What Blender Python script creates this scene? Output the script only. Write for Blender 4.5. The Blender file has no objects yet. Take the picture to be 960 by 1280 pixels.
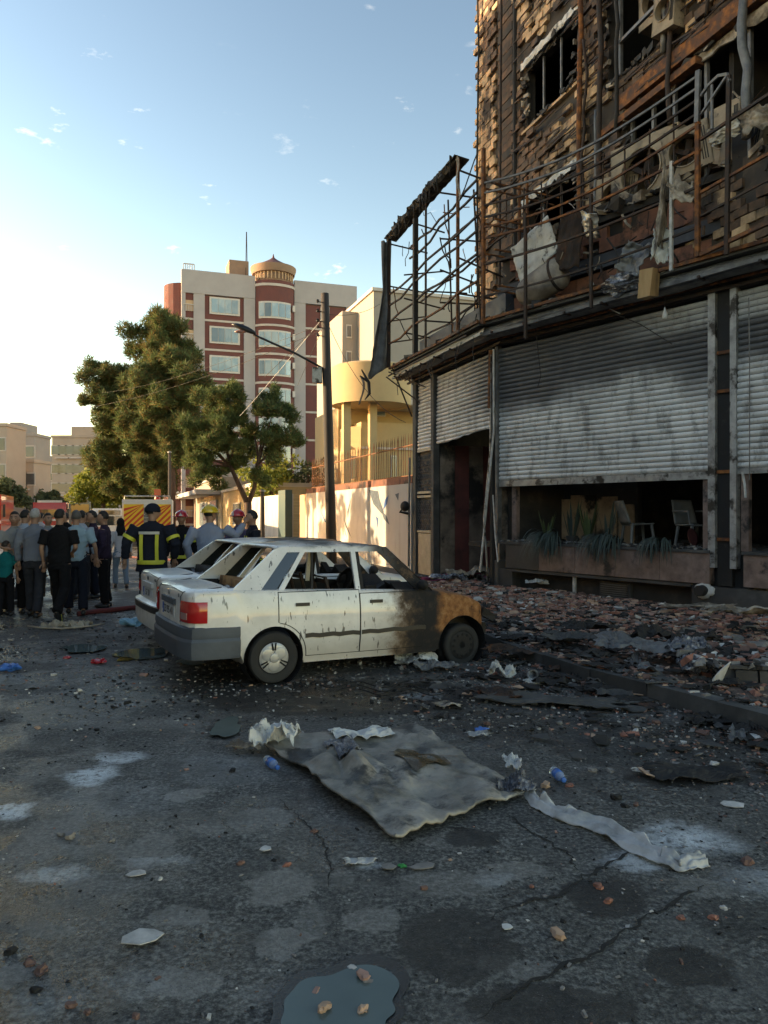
import bpy, bmesh, math, random
from mathutils import Vector, Matrix, noise
random.seed(7)
R = math.radians
S = bpy.context.scene
COL = S.collection
CAMH = 1.75
# ---------------------------------------------------------------- camera
cam = bpy.data.cameras.new('camera'); camo = bpy.data.objects.new('camera', cam); COL.objects.link(camo)
camo.location = (0, 0, CAMH); camo.rotation_euler = (R(90), 0, 0)
cam.sensor_fit = 'VERTICAL'; cam.sensor_height = 36; cam.sensor_width = 27
cam.lens = 950/1280*36; cam.clip_start = .05; cam.clip_end = 3000
S.camera = camo
# ---------------------------------------------------------------- sky and sun (late afternoon, sun ahead on the left)
SUN_AZ = (-.985, .12)            # horizontal direction towards the sun
SUN_EL = 14
SKYK = .475
world = bpy.data.worlds.new("World"); S.world = world; world.use_nodes = True
wn = world.node_tree.nodes; wl = world.node_tree.links; wn.clear()
sky = wn.new('ShaderNodeTexSky'); sky.sky_type = 'NISHITA'; sky.sun_disc = False
sky.sun_elevation = R(SUN_EL); sky.sun_rotation = math.atan2(SUN_AZ[0], SUN_AZ[1])
sky.air_density = 1.3; sky.dust_density = .9; sky.ozone_density = 1.2; sky.altitude = 1100
bg = wn.new('ShaderNodeBackground'); bg.inputs[1].default_value = .13
wo = wn.new('ShaderNodeOutputWorld')
# a few small scattered clouds
tc = wn.new('ShaderNodeTexCoord'); mp = wn.new('ShaderNodeMapping'); mp.inputs['Scale'].default_value = (1, 1, 2.6)
nz = wn.new('ShaderNodeTexNoise'); nz.inputs['Scale'].default_value = 15.0; nz.inputs['Detail'].default_value = 9; nz.inputs['Roughness'].default_value = .62
mr = wn.new('ShaderNodeMapRange'); mr.inputs['From Min'].default_value = .63; mr.inputs['From Max'].default_value = .76; mr.inputs['To Max'].default_value = .5
nz2 = wn.new('ShaderNodeTexNoise'); nz2.inputs['Scale'].default_value = 1.7; nz2.inputs['Detail'].default_value = 4
mr2 = wn.new('ShaderNodeMapRange'); mr2.inputs['From Min'].default_value = .42; mr2.inputs['From Max'].default_value = .6; mr2.inputs['To Min'].default_value = .0; mr2.inputs['To Max'].default_value = 1
mm = wn.new('ShaderNodeMath'); mm.operation = 'MULTIPLY'
mx = wn.new('ShaderNodeMixRGB'); mx.inputs[2].default_value = (4.6, 4.45, 4.3, 1)
wl.new(tc.outputs['Generated'], mp.inputs[0]); wl.new(mp.outputs[0], nz.inputs[0]); wl.new(mp.outputs[0], nz2.inputs[0])
wl.new(nz.outputs[0], mr.inputs[0]); wl.new(nz2.outputs[0], mr2.inputs[0]); wl.new(mr.outputs[0], mm.inputs[0]); wl.new(mr2.outputs[0], mm.inputs[1])
wl.new(mm.outputs[0], mx.inputs[0]); gm = wn.new('ShaderNodeGamma'); gm.inputs[1].default_value = 1.5; gk = wn.new('ShaderNodeMixRGB'); gk.blend_type = 'MULTIPLY'; gk.inputs[0].default_value = 1; gk.inputs[2].default_value = (SKYK*1.16, SKYK*.965, SKYK*.82, 1)      # tone curve and warm tint darken the whole sky against the shaded street
wl.new(sky.outputs[0], gm.inputs[0]); wl.new(gm.outputs[0], gk.inputs[1]); wl.new(gk.outputs[0], mx.inputs[1]); wl.new(mx.outputs[0], bg.inputs[0]); wl.new(bg.outputs[0], wo.inputs[0])
sl = bpy.data.lights.new('sun', 'SUN'); sl.energy = 2.8; sl.angle = R(.5); sl.color = (1, .78, .52)
so = bpy.data.objects.new('sun', sl); COL.objects.link(so)
ce = math.cos(R(SUN_EL)); sd = Vector((SUN_AZ[0]*ce, SUN_AZ[1]*ce, math.sin(R(SUN_EL))))
so.rotation_euler = sd.to_track_quat('Z', 'Y').to_euler(); so.location = (-40, 20, 40)
S.view_settings.view_transform = 'Standard'; S.view_settings.look = 'None'; S.view_settings.exposure = 2.02; S.view_settings.gamma = 1
S.view_settings.use_white_balance = True; S.view_settings.white_balance_temperature = 7600; S.view_settings.white_balance_tint = 10
S.cycles.use_denoising = True; S.cycles.max_bounces = 6; S.cycles.diffuse_bounces = 5
try: S.cycles.denoising_prefilter = 'ACCURATE'
except Exception: pass
# ---------------------------------------------------------------- helpers
def tag(o, label=None, cat=None, group=None, kind=None):
    if label: o['label'] = label
    if cat: o['category'] = cat
    if group: o['group'] = group
    if kind: o['kind'] = kind
    return o
def empty(name, loc=(0, 0, 0), rz=0, label=None, cat=None, group=None, kind=None, parent=None, s=1):
    o = bpy.data.objects.new(name, None); COL.objects.link(o); o.location = loc; o.rotation_euler = (0, 0, rz); o.empty_display_size = .1
    o.scale = (s, s, s)
    if parent: o.parent = parent
    return tag(o, label, cat, group, kind)
def rnd(a, b): return random.uniform(a, b)
class MB:
    def __init__(s): s.v = []; s.f = []; s.m = []
    def add(s, vs, fs, m=0):
        n = len(s.v); s.v += [tuple(q) for q in vs]
        s.f += [tuple(i+n for i in f) for f in fs]; s.m += [m]*len(fs); return s
    def box(s, c, d, m=0, rot=None, jit=0):
        a, b, h = d[0]/2, d[1]/2, d[2]/2
        vs = [Vector((x, y, z)) for z in (-h, h) for x, y in ((-a, -b), (a, -b), (a, b), (-a, b))]
        if jit: vs = [q+Vector((rnd(-jit, jit)*d[0], rnd(-jit, jit)*d[1], rnd(-jit, jit)*d[2])) for q in vs]
        if rot is not None: vs = [rot @ q for q in vs]
        c = Vector(c)
        return s.add([q+c for q in vs], [(3, 2, 1, 0), (4, 5, 6, 7), (0, 1, 5, 4), (1, 2, 6, 5), (2, 3, 7, 6), (3, 0, 4, 7)], m)
    def bb(s, x0, x1, y0, y1, z0, z1, m=0):
        return s.box(((x0+x1)/2, (y0+y1)/2, (z0+z1)/2), (abs(x1-x0), abs(y1-y0), abs(z1-z0)), m)
    def tube(s, path, r, n=8, m=0, caps=True, sq=False):
        P = [Vector(p) for p in path]; k = len(P)
        rr = r if isinstance(r, (list, tuple)) else [r]*k
        up = None; base = len(s.v); vs = []
        for i, p in enumerate(P):
            t = (P[min(i+1, k-1)]-P[max(i-1, 0)])
            if t.length < 1e-9: t = Vector((0, 0, 1))
            t.normalize()
            if up is None:
                up = Vector((0, 0, 1)) if abs(t.z) < .9 else Vector((0, 1, 0))
            a = t.cross(up)
            if a.length < 1e-6: a = t.cross(Vector((1, 0, 0)))
            a.normalize(); b = a.cross(t).normalized(); up = b
            for j in range(n):
                th = 2*math.pi*(j+(.5 if sq else 0))/n
                vs.append(p+(a*math.cos(th)+b*math.sin(th))*rr[i])
        fs = [(i*n+j, i*n+(j+1) % n, (i+1)*n+(j+1) % n, (i+1)*n+j) for i in range(k-1) for j in range(n)]
        if caps: fs += [tuple(range(n))[::-1], tuple((k-1)*n+j for j in range(n))]
        return s.add(vs, fs, m)
    def bar(s, a, b, w, m=0):           # square bar of width w
        return s.tube([a, b], w*.7071, 4, m, sq=True)
    def lathe(s, prof, n=24, c=(0, 0, 0), axis='z', m=0, rot=None):
        vs = []; c = Vector(c)
        for (r, z) in prof:
            for j in range(n):
                th = 2*math.pi*j/n; q = Vector((r*math.cos(th), r*math.sin(th), z))
                if axis == 'y': q = Vector((q.x, q.z, q.y))
                if axis == 'x': q = Vector((q.z, q.x, q.y))
                if rot is not None: q = rot @ q
                vs.append(q+c)
        k = len(prof)
        fs = [(i*n+j, i*n+(j+1) % n, (i+1)*n+(j+1) % n, (i+1)*n+j) for i in range(k-1) for j in range(n)]
        if prof[0][0] > 1e-4: fs.append(tuple(range(n))[::-1])
        if prof[-1][0] > 1e-4: fs.append(tuple((k-1)*n+j for j in range(n)))
        return s.add(vs, fs, m)
    def ball(s, c, r, m=0, nu=14, nv=9, f=None):
        c = Vector(c); r = (r, r, r) if not isinstance(r, (tuple, list)) else r; vs = []
        for i in range(nv+1):
            ph = math.pi*i/nv
            for j in range(nu):
                th = 2*math.pi*j/nu
                q = Vector((math.sin(ph)*math.cos(th)*r[0], math.sin(ph)*math.sin(th)*r[1], math.cos(ph)*r[2]))
                if f: q = f(q)
                vs.append(q+c)
        fs = [(i*nu+j, (i+1)*nu+j, (i+1)*nu+(j+1) % nu, i*nu+(j+1) % nu) for i in range(nv) for j in range(nu)]
        return s.add(vs, fs, m)
    def prism(s, pts, z0, z1, m=0):
        n = len(pts); vs = [(x, y, z0) for x, y in pts]+[(x, y, z1) for x, y in pts]
        return s.add(vs, [tuple(range(n))[::-1], tuple(range(n, 2*n))]+[(i, (i+1) % n, n+(i+1) % n, n+i) for i in range(n)], m)
    def grid(s, nx, ny, fn, th=0, m=0):
        top = [Vector(fn(i/nx, j/ny)) for j in range(ny+1) for i in range(nx+1)]
        q = lambda i, j: j*(nx+1)+i
        fs = [(q(i, j), q(i+1, j), q(i+1, j+1), q(i, j+1)) for j in range(ny) for i in range(nx)]
        if not th: return s.add(top, fs, m)
        tv = Vector(th) if isinstance(th, (tuple, list)) else None
        N = len(top); bot = []
        for j in range(ny+1):
            for i in range(nx+1):
                if tv is not None: bot.append(top[q(i, j)]+tv); continue
                a = top[q(min(i+1, nx), j)]-top[q(max(i-1, 0), j)]; b = top[q(i, min(j+1, ny))]-top[q(i, max(j-1, 0))]
                n = a.cross(b); n = n.normalized() if n.length > 1e-9 else Vector((0, 0, 1)); bot.append(top[q(i, j)]-n*th)
        fs2 = [tuple(N+k for k in f)[::-1] for f in fs]
        e = [q(i, 0) for i in range(nx+1)]+[q(nx, j) for j in range(1, ny+1)]+[q(i, ny) for i in range(nx-1, -1, -1)]+[q(0, j) for j in range(ny-1, 0, -1)]
        fs3 = [(e[(k+1) % len(e)], e[k], N+e[k], N+e[(k+1) % len(e)]) for k in range(len(e))]
        return s.add(top+bot, fs+fs2+fs3, m)
    def mesh(s, name, mats, smooth=False):
        me = bpy.data.meshes.new(name); me.from_pydata(s.v, [], s.f)
        mats = mats if isinstance(mats, (list, tuple)) else [mats]
        for q in mats: me.materials.append(q)
        if len(mats) > 1: me.polygons.foreach_set('material_index', s.m)
        if smooth: me.polygons.foreach_set('use_smooth', [True]*len(me.polygons))
        me.update(); return me
    def build(s, name, mats, parent=None, smooth=False, loc=None, rz=0, label=None, cat=None, group=None, kind=None, sharp=None):
        me = s.mesh(name, mats, smooth or sharp is not None)
        if sharp is not None:
            try: me.set_sharp_from_angle(angle=R(sharp))
            except Exception: pass
        o = bpy.data.objects.new(name, me); COL.objects.link(o)
        if parent: o.parent = parent
        if loc is not None: o.location = loc
        if rz: o.rotation_euler = (0, 0, rz)
        return tag(o, label, cat, group, kind)
def inst(me, name, parent=None, loc=(0, 0, 0), rot=(0, 0, 0), sc=(1, 1, 1), **k):
    o = bpy.data.objects.new(name, me); COL.objects.link(o); o.location = loc; o.rotation_euler = rot; o.scale = sc
    if parent: o.parent = parent
    return tag(o, **k)
def copytree(o, parent=None):
    c = o.copy(); COL.objects.link(c); c.parent = parent
    for ch in list(o.children): copytree(ch, c)
    return c
def G(px, py):                          # ground point seen at a place in the photograph
    Y = CAMH*950/(py-640); return Vector(((px-480)/950*Y, Y, 0))
def AT(px, py, Y): return Vector(((px-480)/950*Y, Y, CAMH+(640-py)/950*Y))
# ---------------------------------------------------------------- materials
class NT:
    def __init__(s, name):
        s.m = bpy.data.materials.new(name); s.m.use_nodes = True; s.t = s.m.node_tree; s.n = s.t.nodes; s.l = s.t.links
        s.b = s.n['Principled BSDF']
    def new(s, t, **kw):
        n = s.n.new(t)
        for k, v in kw.items(): setattr(n, k, v)
        return n
    def link(s, a, b): s.l.new(a, b)
    def sset(s, sock, v):
        if hasattr(v, 'is_linked') or isinstance(v, bpy.types.NodeSocket): s.l.new(v, sock)
        else: sock.default_value = v
    def coord(s, kind='Object', scale=(1, 1, 1)):
        if kind == 'World':
            c = s.new('ShaderNodeNewGeometry').outputs['Position']
        else: c = s.new('ShaderNodeTexCoord').outputs['Object']
        if scale != (1, 1, 1):
            m = s.new('ShaderNodeMapping'); m.inputs['Scale'].default_value = scale; s.link(c, m.inputs[0]); c = m.outputs[0]
        return c
    def noise(s, c, scale, detail=5, rough=.6, dist=0):
        n = s.new('ShaderNodeTexNoise'); s.link(c, n.inputs['Vector']); n.inputs['Scale'].default_value = scale
        n.inputs['Detail'].default_value = detail; n.inputs['Roughness'].default_value = rough; n.inputs['Distortion'].default_value = dist
        return n.outputs[0]
    def vor(s, c, scale, feature='F1', out='Distance'):
        n = s.new('ShaderNodeTexVoronoi', feature=feature); s.link(c, n.inputs['Vector']); n.inputs['Scale'].default_value = scale
        return n.outputs[out]
    def ramp(s, fac, stops, interp='LINEAR'):
        n = s.new('ShaderNodeValToRGB'); s.link(fac, n.inputs[0]); e = n.color_ramp.elements; n.color_ramp.interpolation = interp
        while len(e) > 1: e.remove(e[-1])
        e[0].position = stops[0][0]; e[0].color = col(stops[0][1])
        for p, c in stops[1:]: q = e.new(p); q.color = col(c)
        return n.outputs[0]
    def mix(s, f, a, b, mode='MIX'):
        n = s.new('ShaderNodeMixRGB', blend_type=mode); s.sset(n.inputs[0], f)
        s.sset(n.inputs[1], col(a) if isinstance(a, (tuple, float)) else a); s.sset(n.inputs[2], col(b) if isinstance(b, (tuple, float)) else b)
        return n.outputs[0]
    def math(s, op, a, b=0, c=None, clamp=False):
        n = s.new('ShaderNodeMath', operation=op, use_clamp=clamp); s.sset(n.inputs[0], a); s.sset(n.inputs[1], b)
        if c is not None: s.sset(n.inputs[2], c)
        return n.outputs[0]
    def rng(s, v, a, b, c=0, d=1, smooth=True):
        n = s.new('ShaderNodeMapRange', interpolation_type='SMOOTHSTEP' if smooth else 'LINEAR'); s.sset(n.inputs[0], v)
        for i, q in enumerate((a, b, c, d)): n.inputs[i+1].default_value = q
        return n.outputs[0]
    def bump(s, h, st=.3, dist=.02, prev=None):
        n = s.new('ShaderNodeBump'); n.inputs['Strength'].default_value = st; n.inputs['Distance'].default_value = dist; s.link(h, n.inputs['Height'])
        if prev is not None: s.link(prev, n.inputs['Normal'])
        return n.outputs[0]
    def out(s, c=None, rough=None, metal=None, normal=None, **kw):
        if c is not None: s.sset(s.b.inputs['Base Color'], col(c) if isinstance(c, (tuple, float)) else c)
        if rough is not None: s.sset(s.b.inputs['Roughness'], rough)
        if metal is not None: s.sset(s.b.inputs['Metallic'], metal)
        if normal is not None: s.link(normal, s.b.inputs['Normal'])
        for k, v in kw.items(): s.sset(s.b.inputs[k.replace('_', ' ')], v)
        return s.m
def col(c):
    if isinstance(c, (int, float)): c = (c, c, c)
    return tuple(c) if len(c) == 4 else (c[0], c[1], c[2], 1)
def nm(name, stops, scale=4, rough=.8, metal=0, bump=.3, bd=.01, bs=None, coord='Object', rvar=0, stretch=(1, 1, 1), detail=7, soot=None, spots=None, spec=.5):
    """noise-driven material; rvar = brightness varies from object to object; soot = (scale, lo, hi, colour)"""
    t = NT(name); c = t.coord(coord, stretch)
    n = t.noise(c, scale, detail, .62)
    cc = t.ramp(n, stops)
    if rvar:
        oi = t.new('ShaderNodeObjectInfo').outputs['Random']
        v = t.rng(oi, 0, 1, 1-rvar, 1+rvar, False)
        h = t.new('ShaderNodeHueSaturation'); t.link(v, h.inputs['Value']); t.link(cc, h.inputs['Color']); cc = h.outputs[0]
    if soot:
        w = t.coord('World'); k = t.rng(t.noise(w, soot[0], 6, .65), soot[1], soot[2]); cc = t.mix(k, cc, soot[3])
    if spots:
        k = t.rng(t.noise(c, spots[0], 3, .5), spots[1], spots[2]); cc = t.mix(k, cc, spots[3])
    nn = t.bump(t.noise(c, bs or scale*6, 5, .65), bump, bd) if bump else None
    rr = t.rng(n, .3, .7, max(0, rough-.12), min(1, rough+.1))
    m = t.out(cc, rr, metal, nn); t.b.inputs['Specular IOR Level'].default_value = spec
    return m
M = {}
M['char'] = nm('charred_surface', [(.3, .008), (.6, (.022, .019, .017)), (.8, (.06, .052, .045))], 5, .8, bump=.6)
M['soot_wall'] = nm('sooty_wall', [(.3, (.015, .014, .013)), (.55, (.045, .038, .033)), (.75, (.11, .085, .068))], 2.2, .9, bump=.5, coord='World')
M['concrete_burnt'] = nm('burnt_concrete', [(.3, (.03, .03, .03)), (.55, (.075, .072, .068)), (.75, (.14, .13, .12))], 2.5, .9, bump=.5, coord='World')
M['sheet_grey'] = nm('weathered_grey_tarpaulin', [(.3, (.05, .052, .058)), (.55, (.12, .125, .135)), (.75, (.22, .22, .225))], 3, .85, bump=.5, bs=18)
M['rust'] = nm('rusty_steel', [(.3, (.035, .02, .014)), (.48, (.11, .042, .017)), (.62, (.28, .105, .03)), (.8, (.36, .16, .06))], 7, .85, .1, .4)
M['rust_dark'] = nm('dark_rusty_steel', [(.35, (.016, .013, .012)), (.58, (.05, .03, .022)), (.75, (.16, .065, .03))], 6, .8, .2, .4)
M['steel_grey'] = nm('scorched_grey_steel', [(.3, (.06, .062, .066)), (.6, (.17, .17, .17)), (.8, (.3, .29, .27))], 5, .55, .4, .3)
M['galv'] = nm('galvanised_metal', [(.3, (.2, .2, .2)), (.6, (.42, .42, .41)), (.8, (.55, .54, .52))], 6, .45, .5, .2, soot=(3, .5, .62, (.05, .045, .04, 1)))
M['black'] = nm('black_void', [(.3, .004), (.7, .014)], 4, .95, bump=0)
M['brick_tan'] = nm('tan_facing_brick', [(.3, (.22, .145, .085)), (.55, (.42, .29, .175)), (.75, (.54, .39, .25))], 5, .9, bump=.5, coord='World', rvar=.35, soot=(.9, .50, .64, (.03, .022, .018, 1)))
M['brick_char'] = nm('charred_facing_brick', [(.35, (.025, .019, .016)), (.58, (.12, .075, .05)), (.8, (.27, .16, .10))], 4, .9, bump=.6, coord='World', rvar=.3)
M['brick_red'] = nm('red_brick_block', [(.3, (.10, .045, .032)), (.55, (.2, .085, .055)), (.75, (.27, .13, .09))], 4, .9, bump=.5, coord='World', rvar=.3, soot=(1.3, .5, .64, (.02, .017, .015, 1)))
M['white_board'] = nm('scorched_white_board', [(.35, (.05, .05, .05)), (.45, (.5, .5, .48)), (.8, (.68, .67, .64))], 5, .7, bump=.3)
M['melt'] = nm('melted_insulation', [(.3, (.03, .028, .025)), (.45, (.16, .13, .1)), (.6, (.38, .33, .27)), (.8, (.5, .46, .4))], 4, .8, bump=.6)
M['foil'] = nm('crumpled_foil', [(.3, (.04, .045, .055)), (.55, (.2, .21, .24)), (.7, (.65, .66, .68))], 14, .35, .7, .8, bd=.02)
M['stone_pink'] = nm('pinkish_stone', [(.3, (.12, .078, .062)), (.55, (.22, .15, .125)), (.75, (.29, .21, .18))], 6, .7, bump=.3, coord='World', soot=(2.2, .54, .66, (.03, .026, .024, 1)))
M['stone_dark'] = nm('dark_stone', [(.3, (.028, .027, .026)), (.6, (.065, .06, .056)), (.8, (.11, .10, .092))], 3, .75, bump=.4, coord='World')
M['ac_beige'] = nm('scorched_beige_casing', [(.3, (.10, .08, .055)), (.5, (.28, .22, .15)), (.75, (.4, .33, .24))], 3, .7, bump=.2, soot=(1.7, .56, .66, (.03, .025, .02, 1)))
M['white_strip'] = nm('dirty_white_trim', [(.3, (.25, .25, .24)), (.6, (.52, .51, .49))], 8, .6, bump=.2)
def shutter_mat():
    t = NT('roller_shutter_paint'); w = t.coord('World')
    n = t.noise(w, 1.4, 6, .6); f = t.noise(w, 26, 5, .7)
    z = t.new('ShaderNodeSeparateXYZ'); t.link(w, z.inputs[0])
    base = t.ramp(n, [(.3, (.47, .47, .46)), (.6, (.63, .62, .60)), (.8, (.70, .69, .67))])
    st = t.math('ADD', z.outputs[2], t.math('MULTIPLY', t.math('SUBTRACT', t.noise(w, .8, 4, .5), .5), 1.5))
    k = t.math('MULTIPLY', t.rng(st, 3.5, 4.25, 0, .93), t.math('SUBTRACT', 1, t.math('MULTIPLY', t.rng(z.outputs[0], 3.9, 4.9), t.rng(z.outputs[2], 4.6, 4.8, 0, .6))))   # smoke stain below the canopy
    k = t.math('MULTIPLY', k, t.rng(z.outputs[0], 1.6, 2.3, .25, 1))
    base = t.mix(k, base, (.045, .046, .052))
    k2 = t.rng(t.noise(t.coord('World', (1, 1, .35)), 5, 6, .7), .48, .66, 0, .6)
    base = t.mix(k2, base, (.12, .115, .11))
    base = t.mix(t.math('MULTIPLY', t.rng(f, .55, .75), .35), base, (.09, .085, .08))
    b = t.bump(f, .15, .004)
    t.b.inputs['Specular IOR Level'].default_value = .4
    return t.out(base, .55, 0, b)
M['shutter'] = shutter_mat()
def car_mat(burn=True):
    t = NT('scorched_white_car_paint' if burn else 'dusty_white_car_paint'); c = t.coord('Object')
    s = t.new('ShaderNodeSeparateXYZ'); t.link(c, s.inputs[0]); x, y, z = s.outputs
    n = t.noise(c, 3.2, 7, .65); n2 = t.noise(c, 11, 6, .7); dr = t.noise(t.coord('Object', (1, 1, .22)), 24, 3, .5)
    white = t.ramp(n, [(.3, (.62, .60, .56)), (.6, (.78, .76, .72))])
    drip = t.math('MAXIMUM', t.rng(dr, .635, .69, 0, .85), t.rng(t.noise(c, 42, 3, .6), .69, .73, 0, .6))
    nn = t.math('SUBTRACT', n, .5)
    if burn:
        white = t.mix(t.rng(z, .50, .26, 0, .45), white, (.33, .27, .19))
        xb = t.math('ADD', t.math('ADD', x, t.math('MULTIPLY', nn, .8)), t.math('MULTIPLY', t.math('SUBTRACT', n2, .5), .45))
        brown = t.rng(xb, 1.22, 1.55); black = t.math('MULTIPLY', t.rng(xb, 1.38, 1.66), t.rng(n2, .75, .5, .72, 1))
        top = t.rng(t.math('ADD', z, t.math('MULTIPLY', nn, .25)), 1.36, 1.42)
        topx = t.math('MULTIPLY', top, t.rng(x, .1, .7, 0, .9))
        pil = t.math('MULTIPLY', t.rng(x, 1.0, 1.3), t.rng(z, .93, 1.0, 0, .9))
        low = t.math('MULTIPLY', t.rng(t.math('ADD', x, t.math('MULTIPLY', nn, 1.2)), .95, 1.6, 0, .75), t.rng(z, .75, .5))
        cc = t.mix(drip, white, (.05, .045, .04))
        cc = t.mix(low, cc, (.16, .12, .09)); cc = t.mix(brown, cc, (.16, .10, .055)); cc = t.mix(t.math('MAXIMUM', black, t.math('MAXIMUM', topx, pil)), cc, (.014, .013, .013))
        xr = t.math('ADD', x, t.math('MULTIPLY', nn, .35))
        ru = t.math('MULTIPLY', t.rng(xr, 1.90, 2.06), t.rng(t.math('ADD', z, t.math('MULTIPLY', nn, .3)), .40, .5))
        rust = t.ramp(n2, [(.3, (.04, .022, .014)), (.5, (.26, .105, .032)), (.7, (.40, .21, .09))])
        cc = t.mix(t.math('MULTIPLY', ru, t.rng(n2, .25, .36, .5, 1)), cc, rust)
        pr = t.math('MULTIPLY', pil, t.rng(n2, .5, .62, 0, .8)); cc = t.mix(pr, cc, (.14, .085, .05))
        dmg = t.math('MAXIMUM', brown, t.math('MAXIMUM', topx, pil))
        rough = t.rng(dmg, 0, 1, .33, .85); coat = t.rng(dmg, 0, .5, .5, 0)
        t.link(coat, t.b.inputs['Coat Weight'])
    else:
        cc = t.mix(t.math('MULTIPLY', drip, .6), white, (.07, .065, .06))
        top = t.math('MULTIPLY', t.rng(z, 1.18, 1.3, 0, .96), t.rng(t.math('ADD', x, nn), .3, .6, 0, 1))
        cc = t.mix(top, cc, (.025, .023, .022)); rough = t.rng(top, 0, 1, .35, .85); t.b.inputs['Coat Weight'].default_value = .3
    b = t.bump(n2, .12, .004)
    return t.out(cc, rough, 0, b)
M['car'] = car_mat(True); M['car2'] = car_mat(False)
M['rubber'] = nm('tyre_rubber', [(.3, .012), (.7, .03)], 20, .8, bump=.2)
M['grey_plastic'] = nm('faded_grey_bumper_plastic', [(.3, (.055, .065, .08)), (.7, (.10, .115, .135))], 4, .6, bump=.15)
M['hubcap'] = nm('silver_hubcap', [(.3, (.32, .32, .32)), (.7, (.48, .48, .47))], 6, .38, .3, .1)
M['seat_foam'] = nm('scorched_seat_foam', [(.3, (.10, .05, .02)), (.5, (.34, .17, .06)), (.7, (.42, .24, .1))], 5, .95, bump=.5)
def simple(name, c, rough=.5, metal=0, **k):
    t = NT(name); w = t.coord('Object'); n = t.noise(w, 9, 5, .6)
    cc = t.mix(t.rng(n, .3, .7, 0, .35), c, tuple(q*.7 for q in c)); return t.out(cc, rough, metal, t.bump(n, .05, .004), **k)
M['taillight'] = simple('red_lamp_lens', (.5, .012, .012), .12, Coat_Weight=.8)
M['lens_clear'] = simple('frosted_lamp_lens', (.42, .22, .19), .15, Coat_Weight=.8)
M['white_plastic'] = simple('white_plastic', (.6, .6, .6), .45)
M['black_plastic'] = simple('black_plastic', (.018, .018, .02), .45)
M['glass_dark'] = simple('dark_window_glass', (.03, .035, .035), .06, Coat_Weight=1.0)
M['blue_plate'] = simple('plate_blue', (.03, .1, .4), .5)
def glassmat(name, c, rough=.08, mixc=None, sc=.6):
    t = NT(name); w = t.coord('World'); n = t.noise(w, sc, 3, .5)
    cc = t.mix(t.rng(n, .4, .6), c, mixc or tuple(q*.5 for q in c)); oi = t.new('ShaderNodeObjectInfo').outputs['Random']; cc = t.mix(t.rng(oi, .15, 1, 0, .85, False), cc, (.07, .10, .13)); return t.out(cc, rough, 0, None, Coat_Weight=.5)
M['win_glass'] = glassmat('pale_curtained_window_glass', (.42, .5, .52), .12, (.25, .36, .42))
M['win_dark'] = glassmat('dark_far_window_glass', (.10, .11, .12), .15)
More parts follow.
